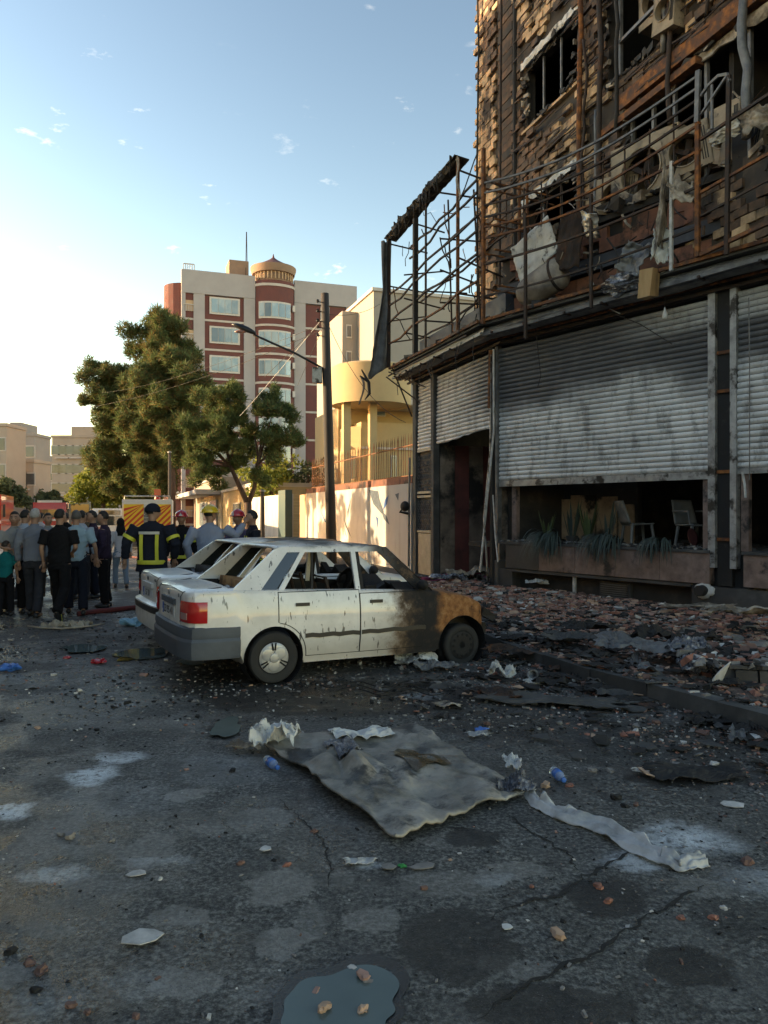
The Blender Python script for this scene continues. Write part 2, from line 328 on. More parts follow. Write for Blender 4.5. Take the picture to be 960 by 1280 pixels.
# ================================================================ GROUND
def ground_mat():
    t = NT('wet_worn_asphalt'); w = t.coord('World')
    d1 = t.noise(w, 1.6, 5, .6); 
    vn = t.new('ShaderNodeTexNoise'); t.link(w, vn.inputs['Vector']); vn.inputs['Scale'].default_value = 4.5; vn.inputs['Detail'].default_value = 6
    vn.inputs['Roughness'].default_value = .7
    s0 = t.new('ShaderNodeSeparateXYZ'); t.link(w, s0.inputs[0]); amp = t.math('MULTIPLY', t.math('MAXIMUM', s0.outputs[1], 1), .085)
    cen = t.new('ShaderNodeVectorMath', operation='SUBTRACT'); t.link(vn.outputs['Color'], cen.inputs[0]); cen.inputs[1].default_value = (.5, .5, .5)
    off = t.new('ShaderNodeVectorMath', operation='SCALE'); t.link(cen.outputs[0], off.inputs[0]); t.link(amp, off.inputs['Scale'])
    off2 = t.new('ShaderNodeVectorMath', operation='ADD'); t.link(off.outputs[0], off2.inputs[0]); t.link(w, off2.inputs[1])
    def ell(lst, a=1.02, b=.86):
        acc = None
        for (px, py, rx, ry, st) in lst:      # patch centre and half sizes given as seen, converted to metres on the road
            g = G(px, py); rxm = rx/950*g.y; rym = abs(G(px, py-ry).y-G(px, py+ry).y)/2
            m = t.new('ShaderNodeMapping', vector_type='TEXTURE'); t.link(off2.outputs[0], m.inputs[0])
            m.inputs['Location'].default_value = (g.x, g.y, 0); m.inputs['Scale'].default_value = (rxm, rym, 1e3)
            m.inputs['Rotation'].default_value = (0, 0, 0)
            L = t.new('ShaderNodeVectorMath', operation='LENGTH'); t.link(m.outputs[0], L.inputs[0])
            k = t.rng(L.outputs['Value'], a, b, 0, st)
            acc = k if acc is None else t.math('MAXIMUM', acc, k)
        return acc
    fine = t.noise(w, 38, 5, .75); grit = t.vor(w, 95); mid = t.noise(w, 7, 6, .68); big = t.noise(w, .55, 5, .6)
    base = t.ramp(mid, [(.28, (.048, .047, .044)), (.5, (.092, .090, .084)), (.72, (.15, .146, .136))])
    base = t.mix(t.rng(big, .45, .62, 0, .45), base, (.060, .058, .055))
    # right-hand, dusty concrete-like lane nearer the kerb
    sp = t.new('ShaderNodeSeparateXYZ'); t.link(off2.outputs[0], sp.inputs[0])
    side = t.math('ADD', sp.outputs[0], t.math('MULTIPLY', sp.outputs[1], .12))
    rr = t.math('MULTIPLY', t.rng(side, .30, .45), t.rng(sp.outputs[1], 4.9, 4.1))
    base = t.mix(t.math('MULTIPLY', rr, .75), base, t.ramp(mid, [(.3, (.050, .050, .047)), (.6, (.105, .102, .094)), (.75, (.15, .145, .13))]))
    base = t.mix(1.0, base, t.ramp(fine, [(.38, (.22, .22, .22)), (.5, (.9, .9, .9)), (.61, (2.3, 2.3, 2.2))]), 'MULTIPLY')
    dry = ell([(225, 1145, 42, 14, .8), (232, 1228, 44, 18, .8), (350, 1180, 40, 22, .85), (352, 1105, 46, 26, .8), (470, 1012, 60, 18, .0), (60, 1045, 42, 34, .5), (330, 1023, 42, 16, .75), (185, 1065, 38, 22, .7), (235, 993, 30, 9, .8), (15, 1215, 26, 18, .7), (385, 1155, 26, 28, .5), (60, 970, 40, 10, .45), (120, 1060, 50, 10, .35), (560, 1105, 60, 20, .5), (640, 1090, 50, 14, .6), (460, 1150, 40, 18, .6), (640, 1210, 46, 14, .5), (880, 1110, 40, 14, .5), (740, 1240, 30, 12, .45), (130, 1105, 60, 12, .4), (60, 1160, 40, 12, .35), (330, 1240, 40, 12, .4), (560, 1050, 40, 10, .4), (255, 1035, 30, 9, .6), (420, 1100, 30, 12, .5), (200, 905, 60, 7, .35), (120, 905, 50, 6, .3)])
    base = t.mix(dry, base, t.mix(t.rng(fine, .35, .65), (.19, .18, .162), (.29, .275, .25)))
    dark = ell([(860, 1205, 62, 27, .9), (575, 1180, 80, 48, .75), (690, 1260, 120, 34, .8), (755, 1120, 55, 26, .85), (590, 1047, 38, 12, .85), (850, 975, 70, 12, .8), (540, 960, 30, 14, .4), (280, 912, 20, 12, .95), (430, 870, 190, 24, .85), (250, 850, 60, 18, .85), (640, 900, 120, 22, .55), (120, 815, 60, 7, .8), (800, 930, 130, 36, .5), (930, 1150, 70, 30, .5)])
    base = t.mix(dark, base, t.mix(t.rng(mid, .35, .65), (.010, .010, .010), (.026, .023, .019)))
    foam = ell([(118, 968, 36, 18, 1), (118, 970, 24, 11, 1), (150, 948, 34, 8, .9), (20, 1015, 20, 14, 1), (70, 1093, 52, 14, .5), (205, 1075, 50, 8, .25), (6, 1015, 13, 10, 1), (530, 868, 26, 5, .45), (858, 1050, 78, 24, .85), (790, 1075, 50, 14, .6), (940, 1100, 50, 22, .3), (160, 880, 14, 5, .5), (60, 1250, 60, 30, .18), (165, 1230, 70, 26, .12), (280, 960, 120, 26, .16), (150, 1000, 120, 30, .14), (460, 1080, 25, 6, .55), (620, 1098, 30, 10, .2)], 1.1, .35)  # white foam and wet glints, both painted into the road colour
    foam_glint = t.math('MULTIPLY', foam, t.rng(t.noise(w, 18, 7, .75), .36, .54, .2, 1))
    base = t.mix(foam_glint, base, (.66, .70, .72))
    # scattered pale grit and aggregate
    g2 = t.vor(w, 33, out='Distance'); ga = t.math('MULTIPLY', t.rng(g2, .16, .09), t.rng(t.noise(w, 5, 3, .6), .55, .68))
    base = t.mix(t.math('MULTIPLY', ga, .7), base, (.20, .19, .18))
    base = t.mix(t.rng(grit, .22, .08, 0, .55), base, (.085, .084, .082))
    base = t.mix(t.rng(t.noise(w, 2.6, 6, .7), .5, .62, 0, .42), base, (.03, .028, .025))
    base = t.mix(t.math('MULTIPLY', t.rng(t.noise(w, 1.1, 7, .7), .53, .60, 0, .4), t.math('SUBTRACT', 1, dark)), base, (.125, .12, .11))
    base = t.mix(t.rng(t.noise(w, 130, 2, .5), .62, .72, 0, .5), base, (.20, .20, .19))
    wet = t.rng(t.noise(w, .9, 6, .6), .40, .60)
    wet = t.math('MULTIPLY', wet, t.math('SUBTRACT', 1, dry)); wet = t.math('MULTIPLY', wet, t.math('SUBTRACT', 1, t.math('MULTIPLY', rr, .7)))
    wet = t.math('MAXIMUM', wet, t.math('MULTIPLY', dark, .5))
    rough = t.rng(wet, 0, 1, .78, .26)
    h = t.math('ADD', t.math('MULTIPLY', t.rng(grit, 0, .5, 1, 0), .6), fine)
    b = t.bump(h, .8, .012); b = t.bump(mid, .5, .03, b)
    t.b.inputs['Specular IOR Level'].default_value = .45
    return t.out(base, rough, 0, b)
M['asphalt'] = ground_mat()
g = MB()
def gz(x, y):
    return .006*noise.noise(Vector((x*1.3, y*1.3, 0)))+.010*noise.noise(Vector((x*.5, y*.5, 3)))
# near patch with gentle undulation, stitched inside one big sheet
xs = [-900, -120, -30]+[-12+.25*i for i in range(97)]+[30, 120, 900]
ys = [-400, -60, -8]+[-2+.25*i for i in range(89)]+[26, 60, 200, 1500]
vv = []
for yy in ys:
    for xx in xs:
        k = 1 if (-11.9 < xx < 11.9 and -1.9 < yy < 19.9) else 0
        vv.append((xx, yy, gz(xx, yy)*k))
nx = len(xs)
g.add(vv, [(j*nx+i, j*nx+i+1, (j+1)*nx+i+1, (j+1)*nx+i) for j in range(len(ys)-1) for i in range(nx-1)])
g.build('road', M['asphalt'], kind='structure', smooth=True)
# puddles: thin sheets of dirty water lying on the road
def blob(px, py, rx, ry, seed, n=96, z=.012, amp=.35):
    c = G(px, py); a = rx/950*c.y; b = abs(G(px, py-ry).y-G(px, py+ry).y)/2; pts = []
    for i in range(n):
        th = 2*math.pi*i/n; k = 1+amp*(.55*math.sin(2*th+seed)+.32*math.sin(3*th+seed*2.3)+.18*math.sin(5*th+seed*1.7)+.10*math.sin(8*th+seed*3.1))
        pts.append((c.x+a*k*math.cos(th), c.y+b*k*math.sin(th), z))
    m = MB(); m.add([(c.x, c.y, z)]+pts, [(0, i+1, (i+1) % n+1) for i in range(n)]); return m
t = NT('puddle_water'); w = t.coord('World'); M['puddle'] = t.out(t.ramp(t.noise(w, 2, 4, .5), [(.3, (.085, .11, .102)), (.7, (.13, .165, .152))]), .04, 0, t.bump(t.noise(w, 5, 2, .5), .03, .01))
M['puddle'].node_tree.nodes['Principled BSDF'].inputs['IOR'].default_value = 1.33
t = NT('brown_puddle_water'); M['puddle_brown'] = t.out((.05, .028, .012), .05, 0)
for k_, (px, py, rx, ry, sd_, mt) in enumerate([(428, 1262, 84, 46, 5, 'puddle'), (180, 818, 28, 8, 2, 'puddle'), (105, 812, 26, 5, 3, 'puddle'), (160, 822, 12, 5, 3.3, 'puddle_brown'),
                              (283, 911, 20, 11, 4, 'puddle'), (240, 828, 18, 5, 10, 'puddle')]):
    blob(px, py, rx, ry, sd_, z=.012+.004*(k_ % 3)).build('puddle', M[mt], kind='structure')
M['wet_rim'] = nm('soaked_asphalt', [(.3, (.012, .013, .013)), (.7, (.03, .031, .03))], 12, .22, bump=.4, coord='World')
blob(428, 1262, 100, 60, 5, z=.008, amp=.36).build('wet_asphalt', M['wet_rim'], kind='structure')
# cracks in the asphalt
def crack(pts, w):
    P = [G(*p) for p in pts]; Q = []
    for a, b in zip(P, P[1:]):
        k = max(2, int((b-a).length/.035))
        for i in range(k): Q.append(a.lerp(b, i/k)+Vector((rnd(-.016, .016), rnd(-.016, .016), 0)))
    Q.append(P[-1]); m = MB(); vs = []
    for i, q in enumerate(Q):
        t_ = (Q[min(i+1, len(Q)-1)]-Q[max(0, i-1)]).normalized(); nrm = Vector((-t_.y, t_.x, 0)); ww = w*rnd(.25, 1.1)*(1 if 2 < i < len(Q)-3 else .3)
        z = gz(q.x, q.y)+.005
        vs += [(q.x+nrm.x*ww, q.y+nrm.y*ww, z), (q.x-nrm.x*ww, q.y-nrm.y*ww, z)]
    m.add(vs, [(2*i, 2*i+1, 2*i+3, 2*i+2) for i in range(len(Q)-1)])
    m.build('asphalt_crack', M['crack'], kind='structure')
M['crack'] = nm('crack_filled_with_grit', [(.3, .006), (.6, (.02, .019, .018)), (.8, (.05, .048, .045))], 40, .95, bump=.5)
crack([(595, 1275), (640, 1245), (680, 1220), (750, 1190), (770, 1172), (800, 1152), (840, 1130), (880, 1108)], .011)
crack([(610, 1155), (635, 1135), (700, 1120), (725, 1100), (775, 1075), (790, 1062)], .010)
crack([(725, 1100), (712, 1070), (670, 1045), (632, 1018)], .009)
crack([(410, 1110), (412, 1070), (395, 1040), (350, 1000)], .006)
# ---------------------------------------------------------------- kerb and raised pavement in front of the shop
PL = Vector((2.35, 15.69, 0)); AM = math.atan2(-.8012, .5985); AS = math.atan2(-.9449, .3275)
M['kerb'] = nm('sooty_kerb_stone', [(.3, (.03, .03, .03)), (.6, (.07, .068, .064)), (.8, (.12, .115, .108))], 4, .8, bump=.5, coord='World', rvar=.3)
M['pave'] = nm('ash_covered_pavement', [(.3, (.022, .021, .02)), (.6, (.05, .045, .04)), (.8, (.09, .075, .065))], 5, .9, bump=.7, coord='World')
KB = [Vector((4.7, 3.4, 0)), Vector((3.2, 5.75, 0)), Vector((2.15, 7.7, 0)), Vector((1.55, 9.3, 0)), Vector((1.05, 11.5, 0)), Vector((.1, 15.0, 0)), Vector((-4.2, 27.4, 0)), Vector((-14, 55.6, 0))]
p = MB(); ring = [(v.x+.06, v.y+.02) for v in KB]+[(-8.2, 46), (-4, 34), (1.6, 20), (12, 3), (6.5, 2.5)]
ring = [(v.x+.06, v.y+.02) for v in KB]+[(-10.5, 58), (.75, 23), (4.0, 17), (13, 4), (8, 2.6)]
p.prism(ring[::-1], -.05, .14); pv = p.build('pavement', M['pave'], kind='structure')
kr = empty('kerb', (0, 0, 0), kind='structure')
for a, b in zip(KB, KB[1:]):
    L = (b-a).length; k = max(1, round(L/.8)) if a.y < 16 else max(1, round(L/4)); an = math.atan2(b.y-a.y, b.x-a.x)
    for i in range(k):
        c = a.lerp(b, (i+.5)/k)
        if a.y < 16 and random.random() < .0: continue
        m = MB(); m.box((0, 0, 0), (L/k-.015, .16, .24), jit=.02); m.build('kerb_stone', M['kerb'], kr, loc=(c.x, c.y, .045+rnd(-.01, .01)), rz=an+rnd(-.01, .01))
# ---------------------------------------------------------------- low tiled retaining wall on the right
rw = empty('retaining_wall', (3.15, 7.05, 0), R(-12), 'low sooty tiled wall edging the pavement at the far right of the road', 'wall')
m = MB(); m.bb(0, 4, .03, 1.0, 0, .30); m.build('wall_core', M['concrete_burnt'], rw)
tm = MB(); tm.box((0, 0, 0), (.19, .05, .135), jit=.05); tme = tm.mesh('tile', [M['stone_dark']])
for r in range(2):
    for i in range(19):
        if random.random() < .12: continue
        inst(tme, 'tile', rw, (.1+i*.205+(.1 if r else 0), .01+rnd(-.008, .008), .075+r*.15), (0, rnd(-.03, .03), rnd(-.03, .03)))
m = MB(); m.bb(.05, 4.03, -.01, .14, .301, .335); m.build('coping', M['kerb'], rw)
# ================================================================ THE BURNT SHOP BUILDING
B = empty('burnt_building', (PL.x, PL.y, 0), 0, 'fire-gutted corner building with rusted balcony frames, roller shutters and fallen brick cladding', 'building')
FM = empty('shop_front', (0, 0, 0), AM, parent=B); FD = empty('entrance_side', (0, 0, 0), AS, parent=B)
o_s = Vector((2.49-PL.x, 20.2-PL.y, 0)); 
def xf(rz, o=Vector((0, 0, 0))): return Matrix.Translation(o) @ Matrix.Rotation(rz, 4, 'Z')
XM = xf(AM); XD = xf(AS); XS = xf(AS, o_s)
def place(o, X, parent=B):              # keep part of the hierarchy flat: parts sit straight under the building
    o.parent = parent; o.matrix_local = X @ o.matrix_local if parent == B else o.matrix_local; return o
bpy.data.objects.remove(FM); bpy.data.objects.remove(FD)
def part(m, name, mat, X, **k):
    o = m.build(name, mat, B, **k); o.matrix_local = X.copy(); return o
def subroot(name, X, **k):
    o = empty(name, parent=B, **k); o.matrix_local = X.copy(); return o
def tomain(px, py=None, off=0):         # local x (and z) on the shop-front plane for a place in the photograph
    r = (px-480)/950
    ox, oy = PL.x-.8012*off, PL.y-.5985*off
    tt = (r*oy-ox)/(.5985+.8012*r); Y = oy-.8012*tt
    return (tt, CAMH+(640-py)/950*Y) if py is not None else tt
def tostreet(px, py=None, off=0, o=None):
    o = o or (PL+o_s); r = (px-480)/950; ox, oy = o.x-.9449*off, o.y-.3275*off
    tt = (r*oy-ox)/(.3275+.9449*r); Y = oy-.9449*tt
    return (tt, CAMH+(640-py)/950*Y) if py is not None else tt
SH_R = 4.73
# base and sill of the main front
m = MB(); m.bb(-.02, .42, -.02, .4, 0, .60); part(m, 'plinth_block', M['stone_dark'], XM)
m = MB(); m.bb(4.35, 5.1, -.02, .4, 0, .58); part(m, 'plinth_block', M['stone_dark'], XM)
m = MB(); m.bb(5.1, 9.5, -.02, .4, 0, .58); part(m, 'plinth_block', M['concrete_burnt'], XM)
m = MB(); m.bb(.42, 4.35, .22, .4, 0, .60); part(m, 'basement_wall', M['soot_wall'], XM)
m = MB(); m.bb(.42, 4.35, -.05, .02, .55, .60); part(m, 'ledge', M['stone_dark'], XM)
m = MB(); m.bb(1.95, 2.0, -.02, .03, .0, .55); part(m, 'drain_pipe', M['white_strip'], XM)
vg = subroot('basement_vent', XM)
m = MB(); m.bb(2.45, 3.1, .12, .2, .12, .5); m.build('vent_frame', M['stone_dark'], vg)
for i in range(9): MB().bb(2.5, 3.05, .08, .12, .15+i*.037, .165+i*.037).build('louvre', M['steel_grey'], vg)
for i in range(5):
    x0 = .28+i*.88; m = MB(); m.bb(x0, x0+.872, -.06, .3, .62, 1.10); part(m, 'stone_slab', M['stone_pink'] if i else M['stone_dark'], XM)
for i in range(4):
    x0 = 5.22+i*.88; m = MB(); m.bb(x0, x0+.872, -.06, .3, .62, 1.10); part(m, 'stone_slab', M['stone_pink'], XM)
m = MB(); m.bb(.1, 4.68, -.09, .35, 1.105, 1.15); part(m, 'window_sill', M['concrete_burnt'], XM)
m = MB(); m.bb(5.2, 9.5, -.09, .35, 1.105, 1.15); part(m, 'window_sill', M['concrete_burnt'], XM)
# interior of the shop
m = MB(); m.bb(-1.2, 9.5, .3, 5.2, 1.0, 1.10); part(m, 'shop_floor', M['char'], XM)
m = MB(); m.bb(-1.2, 9.5, 5.2, 5.35, 1.1, 5.3); part(m, 'interior_wall', M['soot_wall'], XM)
m = MB(); m.bb(-.15, .0, .35, 2.6, 1.1, 5.3); m.bb(9.5, 9.65, .3, 5.3, 0, 5.3); part(m, 'side_wall', M['soot_wall'], XM, kind='stuff')
M['panel_tan'] = nm('scorched_tan_panel', [(.3, (.10, .07, .05)), (.5, (.38, .26, .165)), (.75, (.5, .37, .24))], 1.8, .85, bump=.3, soot=(1.0, .5, .6, (.02, .017, .015, 1)))
for (x0, x1, z1) in ((.1, .62, 2.02), (.66, 1.28, 2.1), (1.32, 1.8, 2.06), (1.85, 2.2, 1.9)):
    m = MB(); m.bb(x0, x1, 1.5, 1.55, 1.1, z1); part(m, 'wooden_panel', M['panel_tan'], XM)
m = MB(); m.bb(-.15, 2.25, 1.56, 1.7, 1.1, 5.3); part(m, 'partition_wall', M['soot_wall'], XM)
# ceiling over ground floor / terrace slab
FL = MB(); FL.prism([(2.35-PL.x, 0), (.62-PL.x, 20.4-PL.y), (6.5-PL.x, 20.4-PL.y), (12-PL.x, 10-PL.y), (9.2-PL.x, 6.6-PL.y)][::-1], 5.3, 5.55); part(FL, 'terrace_slab', M['concrete_burnt'], Matrix.Identity(4))
def roller(X, x0, x1, z0, z1, name, dmg=None, pitch=.0935, y=.03):
    r = subroot(name, X); n = int((z1-z0)/pitch)
    for i in range(n):
        zb = z0+i*pitch
        sag = .0
        def fn(u, v, zb=zb):
            x = x0+(x1-x0)*u; a = v*math.pi
            z = zb+pitch*(.02+.93*v); yy = y-.030*math.sin(a)**.8-.002+.014*noise.noise(Vector((x*1.4, zb*1.3, x0)))+.035*noise.noise(Vector((x*.5, zb*.45, 9)))
            if dmg: z, yy = dmg(x, z, yy)
            return (x, yy, z-.003*noise.noise(Vector((x*2, zb, 4))))
        if dmg and dmg(x0, zb, 0)[0] is None: continue
        MB().grid(14, 5, fn).build('slat', M['shutter'], r, smooth=True)
    return r
r1 = roller(XM, .02, 4.66, 2.40, 5.15, 'roller_shutter')
MB().bb(.02, 4.66, -.0, .05, 2.27, 2.395).build('bottom_bar', M['galv'], r1)
r2 = roller(XM, 5.08, 9.4, 2.42, 5.15, 'roller_shutter')
MB().bb(5.08, 9.4, -.0, .05, 2.33, 2.415).build('bottom_bar', M['galv'], r2)
# guide rails and pilaster
gm = M['steel_grey']
for (x0, x1) in ((4.64, 4.76), (5.0, 5.10)):
    m = MB(); m.bb(x0, x1, -.05, .08, .88, 5.2); part(m, 'guide_rail', M['galv'], XM)
m = MB(); m.bb(4.55, 5.3, .10, .32, .58, 1.12); part(m, 'plinth_block', M['char'], XM)
m = MB(); m.bb(4.76, 5.0, .02, .3, .6, 5.2); part(m, 'pilaster', M['char'], XM)
for z in (1.3, 2.35, 3.6, 4.2): 
    m = MB(); m.bb(4.77, 4.99, -.02, .018, z, z+.05); part(m, 'bracket', M['rust'], XM)
m = MB(); m.bb(-.04, .03, -.04, .08, 1.1, 5.2); part(m, 'guide_rail', gm, XM)
m = MB(); m.tube([(-.02, -.1, 5.1), (-.03, -.09, 3.4), (-.12, -.15, 2.3), (-.30, -.22, .5)], .022, 4, sq=True); part(m, 'bent_strip', M['white_strip'], XM)
m = MB(); m.tube([(-.10, -.1, 5.0), (-.12, -.1, 3), (-.2, -.2, 1.6), (-.18, -.1, .25)], .02, 4, sq=True); part(m, 'bent_strip', M['galv'], XM)
m = MB(); m.tube([(-.02, -.12, 2.1), (.12, -.2, 1.3), (.35, -.35, .75)], .014, 4, sq=True); part(m, 'bent_strip', M['white_strip'], XM)
m = MB(); m.tube([(-.13, -.08, 5.1), (-.14, -.1, 3.9)], .045, 6); part(m, 'drain_pipe', M['rust'], XM)
m = MB(); m.tube([(-.17, .02, 5.2), (-.17, .02, .1)], .06, 6); part(m, 'corner_post', M['char'], XM)
m = MB(); m.bb(.3, .42, .1, .2, 1.15, 2.3); part(m, 'window_post', M['stone_pink'], XM)
m = MB(); m.bb(4.5, 4.58, .05, .15, 1.15, 2.3); part(m, 'window_post', M['stone_pink'], XM)
m = MB(); m.bb(5.12, 5.24, .05, .15, 1.15, 2.35); part(m, 'window_post', M['stone_pink'], XM)
# fascia over the shutters: beams, angle irons and shutter housings
def fascia(X, x0, x1, nm_):
    m = MB(); m.bb(x0, x1, .05, .35, 5.17, 5.56); part(m, 'lintel_beam', M['concrete_burnt'], X)
    for (y, z, d, mt) in ((-.06, 5.2, .05, 'rust_dark'), (-.14, 5.28, .035, 'rust'), (-.5, 5.34, .06, 'steel_grey'), (-.58, 5.58, .055, 'rust')):
        m = MB(); n = 12
        m.tube([(x0+(x1-x0)*i/n, y+.02*noise.noise(Vector((i*.4, y*9, 0))), z+.025*noise.noise(Vector((i*.5, y*7, z)))) for i in range(n+1)], d*.7, 4, sq=True); part(m, 'angle_iron', M[mt], X)
    m = MB()
    def fn(u, v):
        a = v*math.pi*1.1; return (x0+(x1-x0)*u, -.28-.17*math.sin(a)+.006*math.sin(v*60), 5.40+.13*math.cos(a)+.03*noise.noise(Vector((u*8, v, 2))))
    m.grid(20, 26, fn); part(m, 'shutter_housing', M['steel_grey'], X)
    m = MB(); m.bb(x0, x1, -.55, .05, 5.50, 5.54); part(m, 'canopy_board', M['concrete_burnt'], X)
    for i in range(int((x1-x0)/.9)):
        xx = x0+.3+i*.9+rnd(-.1, .1); m = MB(); m.bar((xx, .1, 5.3), (xx, -.56, 5.32), .04); part(m, 'outrigger', M['rust_dark'], X)
fascia(XM, .0, 9.4, 'm'); fascia(XD, -5.05, .25, 'd')
# entrance side
zb_ = 3.43
def dmgD(x, z, y):
    low = 3.42+.13*max(0, min(1, (x+2.6)/2.3))+.05*noise.noise(Vector((x*5, 0, 0)))
    if x > -.45: low -= .06
    return (max(z, low), y)
ds = roller(XD, -3.25, -.12, 3.42, 5.18, 'roller_shutter', dmgD)
side = roller(XD, -4.45, -3.5, 3.35, 5.18, 'roller_shutter')
m = MB(); m.bb(-3.42, -3.28, -.06, .1, .1, 5.2); part(m, 'door_post', M['concrete_burnt'], XD)
m = MB(); m.bb(-3.5, -3.44, -.04, .06, .1, 5.2); part(m, 'door_post', M['char'], XD)
m = MB(); m.bb(-4.72, -4.5, -.05, .35, .0, 5.2); part(m, 'door_post', M['concrete_burnt'], XD)
m = MB(); m.bb(-.14, .05, -.03, .3, .0, .75); part(m, 'plinth_block', M['stone_dark'], XD)
# wrought iron gate with scrolls
gt = subroot('iron_gate', XD)
MB().bb(-4.46, -3.52, .0, .04, .15, 1.2).build('gate_sheet', M['steel_grey'], gt)
for z in (1.22, 2.12, 2.22, 3.3): MB().bb(-4.48, -3.5, -.02, .05, z, z+.06).build('gate_rail', M['steel_grey'], gt)
for (za, zb2) in ((1.28, 2.12), (2.28, 3.3)):
    m = MB()
    for i in range(7):
        for j in range(6):
            cx = -4.38+i*.13; cz = za+.08+j*(zb2-za-.12)/5.6; s_ = 1 if (i+j) % 2 else -1
            pts = [(cx+s_*(.015+.008*k)*math.cos(k*.75), -.01, cz+(.015+.009*k)*math.sin(k*.75)) for k in range(9)]; m.tube(pts, .007, 4, caps=False)
    m.build('scrollwork', M['steel_grey'], gt, kind='stuff')
    MB().bb(-4.46, -3.52, .06, .07, za, zb2).build('gate_backing', M['char'], gt)
# entrance hall
m = MB(); m.bb(-3.3, -.1, 1.75, 1.9, .1, 5.3); part(m, 'interior_wall', M['soot_wall'], XD)
M['stripe_red'] = nm('sooty_dark_red_panel', [(.3, (.06, .022, .02)), (.6, (.17, .05, .042)), (.8, (.24, .075, .06))], 2, .75, bump=.2, coord='World')
M['stripe_tan'] = nm('sooty_marble_panel', [(.3, (.09, .07, .055)), (.6, (.25, .195, .15)), (.8, (.36, .29, .23))], 2, .7, bump=.2, coord='World', soot=(.8, .5, .62, (.02, .018, .016, 1)))
for i in range(9):
    x0 = -3.25+i*.36; m = MB(); m.bb(x0, x0+.35, 1.68, 1.745, .14, 3.1); part(m, 'wall_panel', M['stripe_red' if i % 2 == 0 else 'stripe_tan'], XD)
for (xa) in (-3.3, -.22):
    for i in range(4): m = MB(); m.bb(xa, xa+.06, .12+i*.39, .12+i*.39+.38, .14, 3.4); part(m, 'wall_panel', M['stripe_red' if i % 2 else 'stripe_tan'], XD)
m = MB(); m.bb(-3.3, -.1, .1, 1.7, 4.2, 4.3); part(m, 'hall_ceiling', M['char'], XD)
m = MB(); m.bb(-.13, -.06, .3, 1.92, 0, 5.3); part(m, 'flank_wall', M['soot_wall'], XD)
for i in range(3): m = MB(); m.bb(-1.6, -.25, .6+i*.33, 1.7, .14+i*.17, .14+(i+1)*.17-.005); part(m, 'step', M['stripe_tan' if i else 'stripe_red'], XD)
m = MB(); m.bb(-4.7, -3.3, .36, .6, .1, 5.3); m.bb(-4.7, -4.5, .36, 5.0, .1, 5.3); part(m, 'flank_wall', M['soot_wall'], XD)
# ---------------------------------------------------------------- parapet of the first floor: rows of red blocks between dark beams
X6 = XM @ Matrix.Translation((0, .25, 0))
m = MB(); m.bb(-.2, 9.4, .1, .3, 5.56, 7.1); part(m, 'parapet_wall', M['char'], X6)
bm_ = MB(); bm_.box((0, 0, 0), (.335, .12, .225), jit=.02); bme = bm_.mesh('block', [M['brick_red']])
for r_, z in enumerate((5.80, 6.03, 6.62, 6.85)):
    for i in range(26):
        x = .0+i*.345+(.17 if r_ % 2 else 0)
        if x > 9.2 or random.random() < .1: continue
        o = inst(bme, 'block', B); o.matrix_local = X6 @ Matrix.Translation((x+.1, .05+rnd(-.015, .015), z))
M['blue_beam'] = nm('blue_grey_burnt_beam', [(.3, (.02, .025, .035)), (.6, (.05, .06, .08)), (.8, (.1, .105, .12))], 4, .6, .2, .3)
m = MB(); m.bb(-.2, 9.4, -.06, .12, 6.20, 6.45); part(m, 'cross_beam', M['blue_beam'], X6)
m = MB(); m.bb(-.2, 9.4, -.08, .3, 7.02, 7.14); part(m, 'cross_beam', M['char'], X6)
XD6 = XD @ Matrix.Translation((0, .1, 0))
m = MB(); m.bb(-4.6, .15, .0, .2, 5.56, 6.25); part(m, 'parapet_wall', M['blue_beam'], XD6)
for i in range(13):
    o = inst(bme, 'block', B); o.matrix_local = XD6 @ Matrix.Translation((-4.4+i*.345, -.04, 5.70+rnd(-.01, .01)))
# ---------------------------------------------------------------- upper wall, set back, parallel to the street
WX = 14.5; ZT = 18.0
holes = [(2.6, 4.75, 10.65, 12.05), (2.6, 4.75, 7.45, 8.85), (2.6, 4.75, 13.9, 15.4), (5.75, 7.35, 9.95, 13.6), (6.3, 13.5, 7.15, 9.2), (9.0, 12.5, 13.0, 15.0), (1.25, 1.95, 6.2, 18)]
def inhole(x, z, pad=0): return any(a-pad < x < b+pad and c-pad < z < d+pad for a, b, c, d in holes[:6])
m = MB()
# backing wall split round the holes
xsb = sorted({0, WX}|{h[0] for h in holes[:6]}|{h[1] for h in holes[:6]}); zsb = sorted({5.5, ZT}|{h[2] for h in holes[:6]}|{h[3] for h in holes[:6]})
for a, b in zip(xsb, xsb[1:]):
    for c, d in zip(zsb, zsb[1:]):
        if not inhole((a+b)/2, (c+d)/2): m.bb(a, b, .0, .22, c, d)
part(m, 'backing_wall', M['soot_wall'], XS, kind='stuff')
m = MB(); m.bb(0, WX, 2.5, 2.6, 5.5, ZT); m.bb(0, .2, .22, 8, 5.5, ZT); m.bb(0, WX, 7.8, 8, 5.5, ZT); m.bb(WX-.2, WX, .2, 8, 0, ZT); m.bb(0, WX, .2, 8, ZT-.2, ZT)
for z in (5.56, 9.45, 12.7, 15.9): m.bb(.2, WX-.2, .22, 2.5, z, z+.12)
for x in (1.1, 5.0, 8.6): m.bb(x, x+.1, .22, 2.5, 5.6, ZT-.2)
part(m, 'inner_wall', M['char'], XS, kind='stuff')
